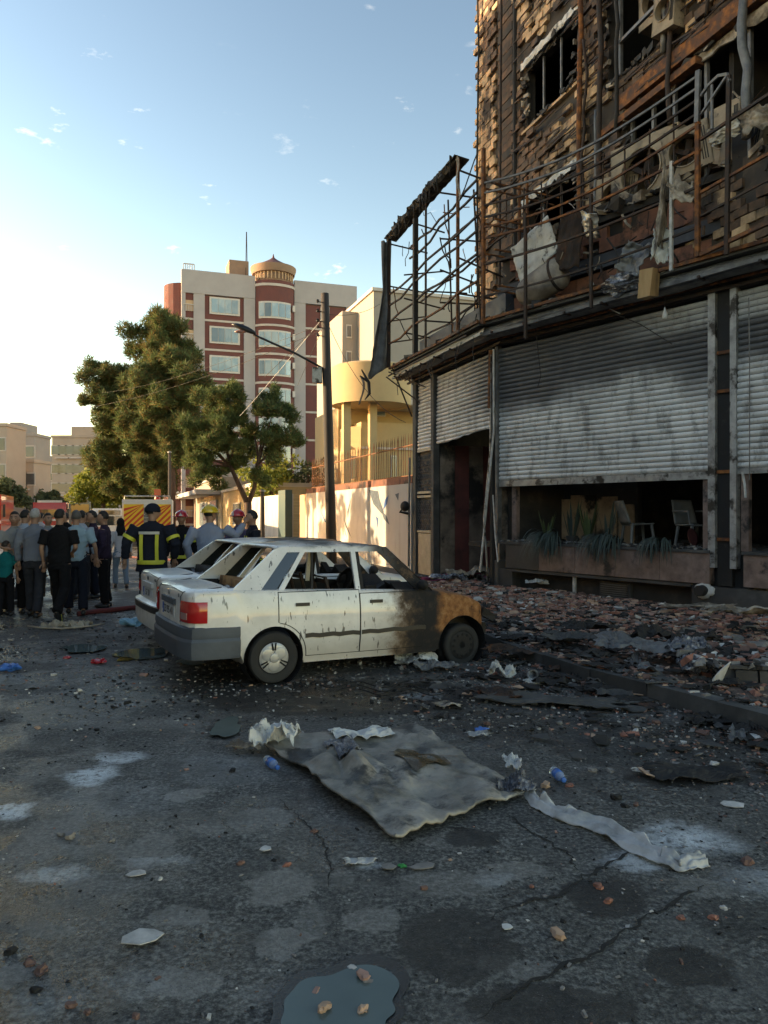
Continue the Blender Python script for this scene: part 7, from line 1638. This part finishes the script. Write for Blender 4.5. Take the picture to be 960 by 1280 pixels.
for i in range(900):
    q = Rw @ Vector((rnd(-.3, 3.2), rnd(-.35, 1.3), 0)); s_ = rnd(.03, .10); yy_ = (Rw.inverted() @ q).y; z = .31 if yy_ > .0 else .03+.1*random.random(); 
    m.box((3.15+q.x, 7.05+q.y, z+s_*.2), (s_*rnd(.8, 2), s_*rnd(.6, 1.1), s_*rnd(.25, .7)), m=random.choices(range(6), (3, 3, 3, 3, 4, 1))[0], jit=.2, rot=Matrix.Rotation(rnd(0, 6.3), 3, 'Z') @ Matrix.Rotation(rnd(-.7, .7), 3, 'X'))
m.build('wall_debris', [M[q] for q in ('frag_red', 'frag_dark', 'frag_black', 'char', 'frag_grey', 'frag_white')], label='broken tiles and ash heaped over the low tiled wall', cat='rubble', kind='stuff')
grp = 'loose brick fragments on the road'; lab = None
for (px, py, s_, mt) in ((88, 1047, .09, 'frag_grey'), (78, 1044, .07, 'frag_grey'), (37, 1204, .06, 'frag_dark'), (51, 1214, .07, 'frag_dark'), (88, 1258, .05, 'frag_dark'), (109, 1266, .04, 'frag_dark'), (140, 1052, .04, 'frag_grey'), (358, 1082, .05, 'frag_red'), (300, 1080, .05, 'frag_dark'), (748, 1110, .06, 'frag_red'), (759, 1128, .05, 'frag_red'), (682, 984, .075, 'frag_tan'), (712, 984, .05, 'frag_red'), (892, 1148, .05, 'frag_red'), (905, 1136, .04, 'frag_white'), (530, 1112, .045, 'frag_dark'), (665, 1110, .03, 'frag_red'), (795, 1008, .05, 'frag_dark'), (770, 1000, .07, 'frag_black'), (782, 1010, .06, 'frag_black'), (930, 970, .05, 'frag_grey'), (855, 937, .08, 'frag_dark'), (763, 965, .06, 'frag_grey'), (935, 1078, .09, 'frag_dark'), (850, 1148, .045, 'frag_red'), (395, 1242, .05, 'frag_pink'), (200, 1100, .03, 'frag_white'), (460, 1230, .05, 'frag_grey'), (392, 1040, .05, 'frag_dark'), (440, 1212, .05, 'frag_white'), (12, 1190, .06, 'frag_black'), (45, 1238, .05, 'frag_black'), (290, 965, .05, 'frag_black'), (170, 1290 - 20, .04, 'frag_dark'), (815, 1140, .03, 'frag_white'), (740, 965, .06, 'frag_grey'), (845, 958, .06, 'frag_grey'), (780, 920, .07, 'frag_red'), (820, 905, .07, 'frag_dark'), (700, 905, .06, 'frag_grey'), (650, 880, .07, 'frag_dark'), (610, 905, .06, 'frag_dark')):
    frag(px, py, s_*(.9 if py > 1000 else 1.1), mt, frag_label(px, py, s_, mt), grp)
frag(455, 1226, .06, 'frag_pink', 'pink brick chunk with white mortar standing in the puddle', z=.02); frag(405, 1266, .06, 'frag_tan', 'flat tan brick piece with grooved face in the puddle at the bottom', z=.02)
frag(698, 1172, .08, 'frag_tan', 'grooved orange tile fragment between the two long cracks', z=.012); frag(453, 1268, .045, 'frag_tan', 'small tan chip right of the grooved brick in the puddle', z=.02)
for (px, py, w, h, mt, lb) in ((180, 1175, .11, .06, 'frag_white', 'flat white plaster flake on the lower left asphalt'), (172, 1095, .07, .03, 'frag_white', 'small white splinter on the white foam and glint patch at left'), (915, 1008, .1, .05, 'frag_white', 'triangular white flake near the right edge of the road'), (600, 1240, .0, 0, '', ''), (332, 1064, .04, .03, 'frag_white', 'white pebble-sized flake right of the dry patch'), (634, 1162, .035, .02, 'frag_white', 'white dot-like chip left of the upper crack'), (485, 1088 - 2, .05, .03, 'frag_grey', 'grey pebble just below the sheet corner'), (528, 1086, .08, .03, 'frag_grey', 'flat pale stone below the sheet corner')):
    if not mt: continue
    g_ = G(px, py); m = MB(); k = 7; pts = [(w*.75*math.cos(6.28*j/k)*rnd(.7, 1.2), h*1.2*math.sin(6.28*j/k)*rnd(.7, 1.2)) for j in range(k)]; m.prism(pts, 0, .004); m.build('plaster_flake', M[mt], loc=(g_.x, g_.y, .012), rz=rnd(0, 1), label=lb, cat='flake')
# ---- large buckled sheet lying in the road
def shp(px, py, z=.03): g_ = G(px, py); return Vector((g_.x, g_.y, z))
c00, c10, c11, c01 = shp(495, 1058), shp(655, 1000), shp(520, 915), shp(322, 932)
M['sheet_mat'] = nm('grimy_bitumen_sheet', [(.28, (.05, .052, .048)), (.42, (.18, .165, .135)), (.55, (.31, .28, .235)), (.75, (.46, .42, .36))], 3.2, .6, .0, .6, bd=.02, bs=22, soot=(2.6, .50, .62, (.045, .045, .042, 1)))
so_ = empty('fallen_sheet', (0, 0, 0), 0, 'large buckled grey sheet of roofing lying on the road before the car', 'sheet')
def sfn(u, v):
    p_ = c00*(1-u)*(1-v)+c10*u*(1-v)+c11*u*v+c01*(1-u)*v
    p_ = p_+Vector((.05*noise.noise(Vector((u*4, v*4, 1))), .05*noise.noise(Vector((u*4, v*4, 7))), 0))*1.2
    bow = (.13*math.sin(math.pi*min(1, v*1.3))*math.exp(-((u-.12)/.28)**2)+.05*math.exp(-((u-.8)/.2)**2)*math.sin(math.pi*v))
    cr = .055*abs(noise.noise(Vector((u*6, v*6, 3))))*math.exp(-((u-.33)**2+(v-.62)**2)/.05)*4
    z = .03+.035*noise.noise(Vector((u*2.4, v*2.4, 5)))+.026*noise.noise(Vector((u*8, v*8, 2)))+.010*noise.noise(Vector((u*22, v*20, 6)))+.05*(.5-abs(noise.noise(Vector((u*5+v*4, v*2.2, 8)))))**3*3+bow*.22+cr
    return (p_.x, p_.y, max(.018, z+.02))
m = MB(); m.grid(90, 70, sfn, th=.014); m.build('sheet', M['sheet_mat'], so_, smooth=True)
m = MB(); m.grid(16, 16, lambda u, v: (lambda a: (a[0], a[1], a[2]+.018+.045*abs(noise.noise(Vector((u*5, v*5, 4))))))(sfn(.22+.22*u+.05*v, .52+.28*v+.1*u)), th=.004); m.build('torn_foil', M['foil'], so_)
m = MB(); m.grid(12, 10, lambda u, v: (lambda a: (a[0], a[1], a[2]+.02+.05*abs(noise.noise(Vector((u*4, v*4, 9))))))(sfn(.38+.40*u, .86+.12*v)), th=.004); m.build('pale_flap', M['white_board'], so_)
M['brownwater'] = nm('brown_water_stain', [(.35, (.05, .035, .018)), (.65, (.11, .08, .04))], 6, .3, bump=.2)
m = MB(); m.grid(14, 10, lambda u, v: (lambda a: (a[0], a[1], a[2]+.012))(sfn(.55+.26*u, .40+.26*v*(1-.5*abs(2*u-1)))), th=0); m.build('brown_stain', M['brownwater'], so_, smooth=True)
def scrap(px, py, w, d, h, mt, label, name='scrap_sheet', cat='scrap', rz=0, seed=0, th=.004, zb=.02, cone=0):
    g_ = G(px, py); z0 = mound(g_.x, g_.y) if kerb_side(g_.x, g_.y) > -.15 else 0
    m = MB(); m.grid(26, 22, lambda u, v: ((u-.5)*w*(1+.45*noise.noise(Vector((v*3, seed, 0)))+.3*noise.noise(Vector((v*11, seed, 0)))), (v-.5)*d*(1+.45*noise.noise(Vector((u*3, seed, 4)))+.3*noise.noise(Vector((u*11, seed, 4)))), max(.004, h*(.35+.9*noise.noise(Vector((u*2.3, v*2.3, seed)))+.4*abs(noise.noise(Vector((u*6, v*6, seed))))+.3*abs(noise.noise(Vector((u*13, v*13, seed))))))), th=th)
    return m.build(name, M[mt], loc=(g_.x, g_.y, z0+zb), rz=rz, label=label, cat=cat, smooth=False)
scrap(343, 940, .32, .34, .16, 'white_board', 'crumpled white plastic bag at the left corner of the buckled sheet', 'plastic_bag', 'bag', seed=4, zb=.07)
scrap(305, 938, .22, .12, .05, 'melt', 'brown splintered scrap left of the white bag', seed=5)
scrap(640, 965, .10, .20, .05, 'white_board', 'small upright white card at the right corner of the sheet', seed=6, zb=.05)
scrap(645, 996, .22, .12, .10, 'foil', 'crumpled grey and white wrap at the right tip of the sheet', seed=7, zb=.03)
scrap(450, 1080, .14, .06, .02, 'white_strip', 'flat white paper scrap below the left edge of the sheet', seed=8, zb=.012)
scrap(560, 884, .22, .14, .03, 'melt', 'flat grey scrap near the bluish puddle', seed=9)
scrap(870, 972, .62, .26, .05, 'char', 'black charred mat lying at the right with a pale edge', seed=10); scrap(815, 968, .25, .06, .03, 'white_board', 'thin white strip lying beside the black mat', seed=11)
scrap(690, 880, 1.15, .30, .06, 'concrete_burnt', 'long grey scorched board lying parallel to the kerb', rz=-.3, seed=12); scrap(620, 872, .45, .3, .07, 'rust_dark', 'dark broken board at the left end of the long grey one', rz=-.4, seed=13)
scrap(770, 880, .5, .22, .05, 'char', 'black flat scrap right of the long grey board', seed=14)
scrap(520, 831, .45, .25, .12, 'white_board', 'white ash-covered cloth under the burnt front wheel', seed=15); scrap(545, 838, .45, .2, .10, 'steel_grey', 'grey torn sheet by the front wheel', seed=16); scrap(628, 848, .22, .18, .16, 'white_board', 'small crumpled white wrapper left of the roll of tape', seed=17)
scrap(715, 828, .55, .45, .10, 'concrete_burnt', 'grey flat scorched slab tilted on the kerb', rz=-.3, seed=18, zb=.10); scrap(660, 830, .9, .22, .10, 'rust_dark', 'brown charred plank along the kerb right of the car', rz=-.15, seed=19, zb=.08)
scrap(845, 835, .8, .4, .20, 'char', 'heap of twisted black sheeting on the kerb', rz=-.3, seed=20, zb=.12); scrap(855, 850, .45, .4, .22, 'foil', 'grey crumpled foil hanging over the kerb edge', rz=.2, seed=21, zb=.10); scrap(870, 868, .3, .25, .16, 'foil', 'pale crumpled foil at the foot of the kerb', seed=22, zb=.05)
scrap(800, 845, .9, .35, .15, 'steel_grey', 'dark grey torn roofing felt along the kerb', rz=-.5, seed=23, zb=.10); scrap(735, 815, .6, .4, .1, 'char', 'black sheet half buried in brick rubble', seed=24, zb=.12)
scrap(930, 815, .9, .35, .12, 'melt', 'long pale charred board lying across the retaining wall', rz=-.1, seed=25, zb=.28); scrap(870, 790, .9, .2, .06, 'melt', 'pale splintered lath lying on the rubble at right', seed=26, zb=.1)
scrap(640, 745, .6, .4, .2, 'melt', 'pale crumpled felt at the left end of the rubble', seed=27, zb=.1); scrap(705, 750, .45, .35, .22, 'white_board', 'white crumpled plastic heap on the rubble below the plants', seed=28, zb=.1); scrap(672, 752, .4, .3, .1, 'white_board', 'flat whitish scrap left of the white plastic heap', seed=29, zb=.12)
scrap(860, 765, .5, .3, .12, 'foil', 'grey foil scrap under the pipe outlet', seed=30, zb=.05); scrap(893, 770, .2, .2, .2, 'white_board', 'small white crumple at the foot of the plinth', seed=31, zb=.05); scrap(590, 738, 1.0, .5, .25, 'melt', 'heap of grey and white ash lumps before the entrance', seed=32, zb=.05); scrap(560, 742, .7, .5, .2, 'foil', 'silvery debris heap left of the entrance step', seed=33, zb=.03)
scrap(905, 880, .3, .2, .05, 'char', 'black scorched flake below the long white strip', seed=34); scrap(945, 925, .35, .1, .03, 'white_strip', 'narrow pale edge strip at the right border of the road', seed=35, rz=-.5)
# curved pale blade standing against the kerb
g_ = G(905, 880); m = MB(); m.grid(4, 16, lambda u, v: (.16*v*v+.02+(u-.5)*.11*math.sin(math.pi*min(.97, .12+.88*v))**.7, .03*u, .02+.33*v), th=.01); m.build('white_blade', M['white_strip'], loc=(g_.x-.12, g_.y-.02, .03), label='curved pale strip standing up at the kerb by the tiled wall', cat='strip', smooth=True)
# long twisted white strip running from the sheet to the lower right
P = [G(*q) for q in ((657, 996), (668, 1010), (700, 1026), (745, 1040), (785, 1062), (820, 1080), (850, 1090), (885, 1084))]; n = 90; m = MB()
def stp(u, v):
    f = u*(len(P)-1); i = min(int(f), len(P)-2); q = P[i].lerp(P[i+1], f-i); t_ = (P[i+1]-P[i]).normalized(); nn = Vector((-t_.y, t_.x, 0)); wd = .10*(.55+.7*math.sin(math.pi*min(1, u*1.05)))*(1+.25*noise.noise(Vector((u*18, 0, 3))))
    q = q+nn*wd*(v-.25); z = .015+.075*max(0, v-.05)*(1-v*.55)+.03*noise.noise(Vector((u*16, v*2, 5)))*v+.028*noise.noise(Vector((u*11, v*4, 1)))+.02*abs(noise.noise(Vector((u*23+v*6, v*5, 3)))); return (q.x, q.y, max(.010, z))
m.grid(n*2, 12, stp, th=.004); m.build('twisted_strip', M['strip_white'] if 'strip_white' in M else M['white_strip'], label='long twisted white strip curving from the sheet to the foam stain', cat='strip', smooth=True)
# bottles, tape roll, coloured litter
def clear(name, c): t = NT(name); m_ = t.out(c, .08, 0, None, Coat_Weight=.5); t.b.inputs['Transmission Weight'].default_value = .75; t.b.inputs['IOR'].default_value = 1.2; return m_
M['bottle_clear'] = clear('clear_bottle_plastic', (.75, .85, .92)); M['bottle_blue'] = simple('blue_plastic', (.04, .16, .5), .4)
def bottle(px, py, rz, label, L=.20, r=.031, tilt=0):
    g_ = G(px, py); o = empty('plastic_bottle', (g_.x, g_.y, r+.012), rz, label, 'bottle'); o.rotation_euler = (0, tilt, rz)
    m = MB(); m.lathe([(.004, -L*.5), (r*.85, -L*.49), (r, -L*.44), (r, -L*.28), (r*.94, -L*.26), (r, -L*.23), (r, .0), (r*.93, .01), (r, .03), (r*.96, L*.2), (r*.6, L*.34), (.013, L*.42), (.013, L*.47)], 20, axis='x'); m.build('bottle', M['bottle_clear'], o, smooth=True)
    MB().lathe([(r+.0015, -L*.20), (r+.0015, L*.12)], 20, axis='x').build('wrapper', M['bottle_blue'], o, smooth=True); MB().lathe([(.016, L*.44), (.016, L*.52), (.01, L*.525)], 14, axis='x').build('cap', M['bottle_blue'], o, smooth=True)
    return o
bottle(698, 977, R(-82), 'clear blue-capped plastic bottle lying right of the sheet', .19); bottle(340, 962, R(-60), 'crushed blue bottle tucked under the left corner of the sheet', .2)
g_ = G(666, 852); m = MB(); m.lathe([(.035, -.02), (.06, -.02), (.06, .02), (.035, .02), (.035, -.02)], 22, axis='z', rot=Matrix.Rotation(R(60), 3, 'X')); m.build('tape_roll', M['galv'], loc=(g_.x, g_.y+.02, .065), label='grey roll of tape standing on a white scrap near the kerb', cat='tape roll', smooth=True); scrap(668, 856, .2, .12, .05, 'white_board', 'white scrap under the roll of tape', seed=40)
for (px, py, w, mt, lb) in ((14, 838, .16, 'bottle_blue', 'small blue plastic bag at the left edge of the road'), (168, 782, .24, 'bottle_pale', 'pale blue plastic bag by the bumper of the second car'), (602, 915, .07, 'bottle_blue', 'tiny blue plastic piece among the grit'), (124, 829, .12, 'helmet_red', 'crumpled red wrapper beside the brown puddle'), (84, 823, .06, 'helmet_red', 'small red scrap left of the puddle'), (503, 1084, .03, 'green_bit', 'tiny green cap on the asphalt below the sheet')):
    if mt == 'bottle_pale': M[mt] = simple('pale_blue_plastic_film', (.22, .45, .6), .4)
    if mt == 'green_bit': M[mt] = simple('green_plastic', (.02, .25, .06), .5)
    g_ = G(px, py); m = MB(); m.ball((0, 0, 0), (w*.7, w*.5, w*.28), nu=16, nv=10, f=lambda q: q*(1+.8*noise.noise(q*(3/w)+Vector((px, 0, 0))))); m.build('litter_bag', M[mt], loc=(g_.x, g_.y, w*.22), label=lb, cat='litter')
scrap(598, 922, .16, .1, .03, 'galv', 'glassy pale scrap beside the tiny blue piece', seed=41)
# bag and rags at the crowd's feet, hoses
g_ = G(82, 785); o = empty('canvas_bag', (g_.x, g_.y, .01), 0, 'empty beige canvas hose bag lying by the walking man', 'bag')
m = MB(); m.grid(26, 16, lambda u, v: ((u-.5)*.62*(1+.7*noise.noise(Vector((v*4, 2, 1)))), (v-.5)*.34*(1+.9*noise.noise(Vector((u*4, 5, 1)))), .01+.16*abs(noise.noise(Vector((u*5, v*4, 2))))+.04*noise.noise(Vector((u*11, v*8, 1)))), th=.01); M['canvas'] = nm('beige_canvas', [(.3, (.25, .21, .15)), (.7, (.48, .43, .34))], 4, .9, bump=.4); m.v = [(x, y, max(.004, z+.06*noise.noise(Vector((x*9, y*9, 3))))) for x, y, z in m.v]; m.build('bag_body', M['canvas'], o)
m = MB(); m.tube([(-.5, -.15, .04), (-.25, -.35, .05), (.1, -.38, .04), (.45, -.2, .05), (.55, .1, .04)], .013, 7); m.build('strap', M['canvas'], o, smooth=True)
M['hose'] = nm('dark_red_hose_jacket', [(.3, (.10, .02, .02)), (.7, (.19, .04, .035))], 8, .8, bump=.3); M['hose_pink'] = nm('magenta_hose_jacket', [(.3, (.2, .02, .06)), (.7, (.33, .05, .10))], 8, .7, bump=.3)
def hose(pts, r, mt, lb, z0=.0): 
    P = [G(*q)+Vector((0, 0, r*.8+z0)) for q in pts]; Q = []
    for a, b in zip(P, P[1:]): Q += [a.lerp(b, i/6)+Vector((0, .04*noise.noise(Vector((i*.5, a.x, 0))), 0)) for i in range(6)]
    Q.append(P[-1]); m = MB(); m.tube(Q, r, 8); m.build('fire_hose', M[mt], label=lb, cat='hose', smooth=True)
hose([(98, 770), (120, 767), (150, 764), (178, 761), (205, 760), (260, 758)], .045, 'hose', 'dark red fire hose running behind the cars to the crowd')
hose([(125, 697), (160, 697), (200, 700), (260, 704)], .04, 'hose', 'thin red hose farther back near the woman in white')
hose([(528, 738), (560, 732), (590, 729), (612, 727), (640, 731)], .05, 'hose_pink', 'magenta hose lying before the shop entrance', .20)
hose([(528, 741), (565, 736), (600, 733), (640, 735)], .04, 'hose_pink', 'second darker hose lying along the magenta one', .18)
# cable ends in the puddle behind the car wheel
m = MB()
for k in range(3): 
    P = [G(400+k*20+i*9, 858+4*math.sin(i*.9+k*2)+k*5)+Vector((0, 0, .02)) for i in range(14)]; m.tube(P, .007, 5)
m.build('burnt_wires', M['char'], label='tangle of burnt wires on the ground under the car sill', cat='wire', kind='stuff')
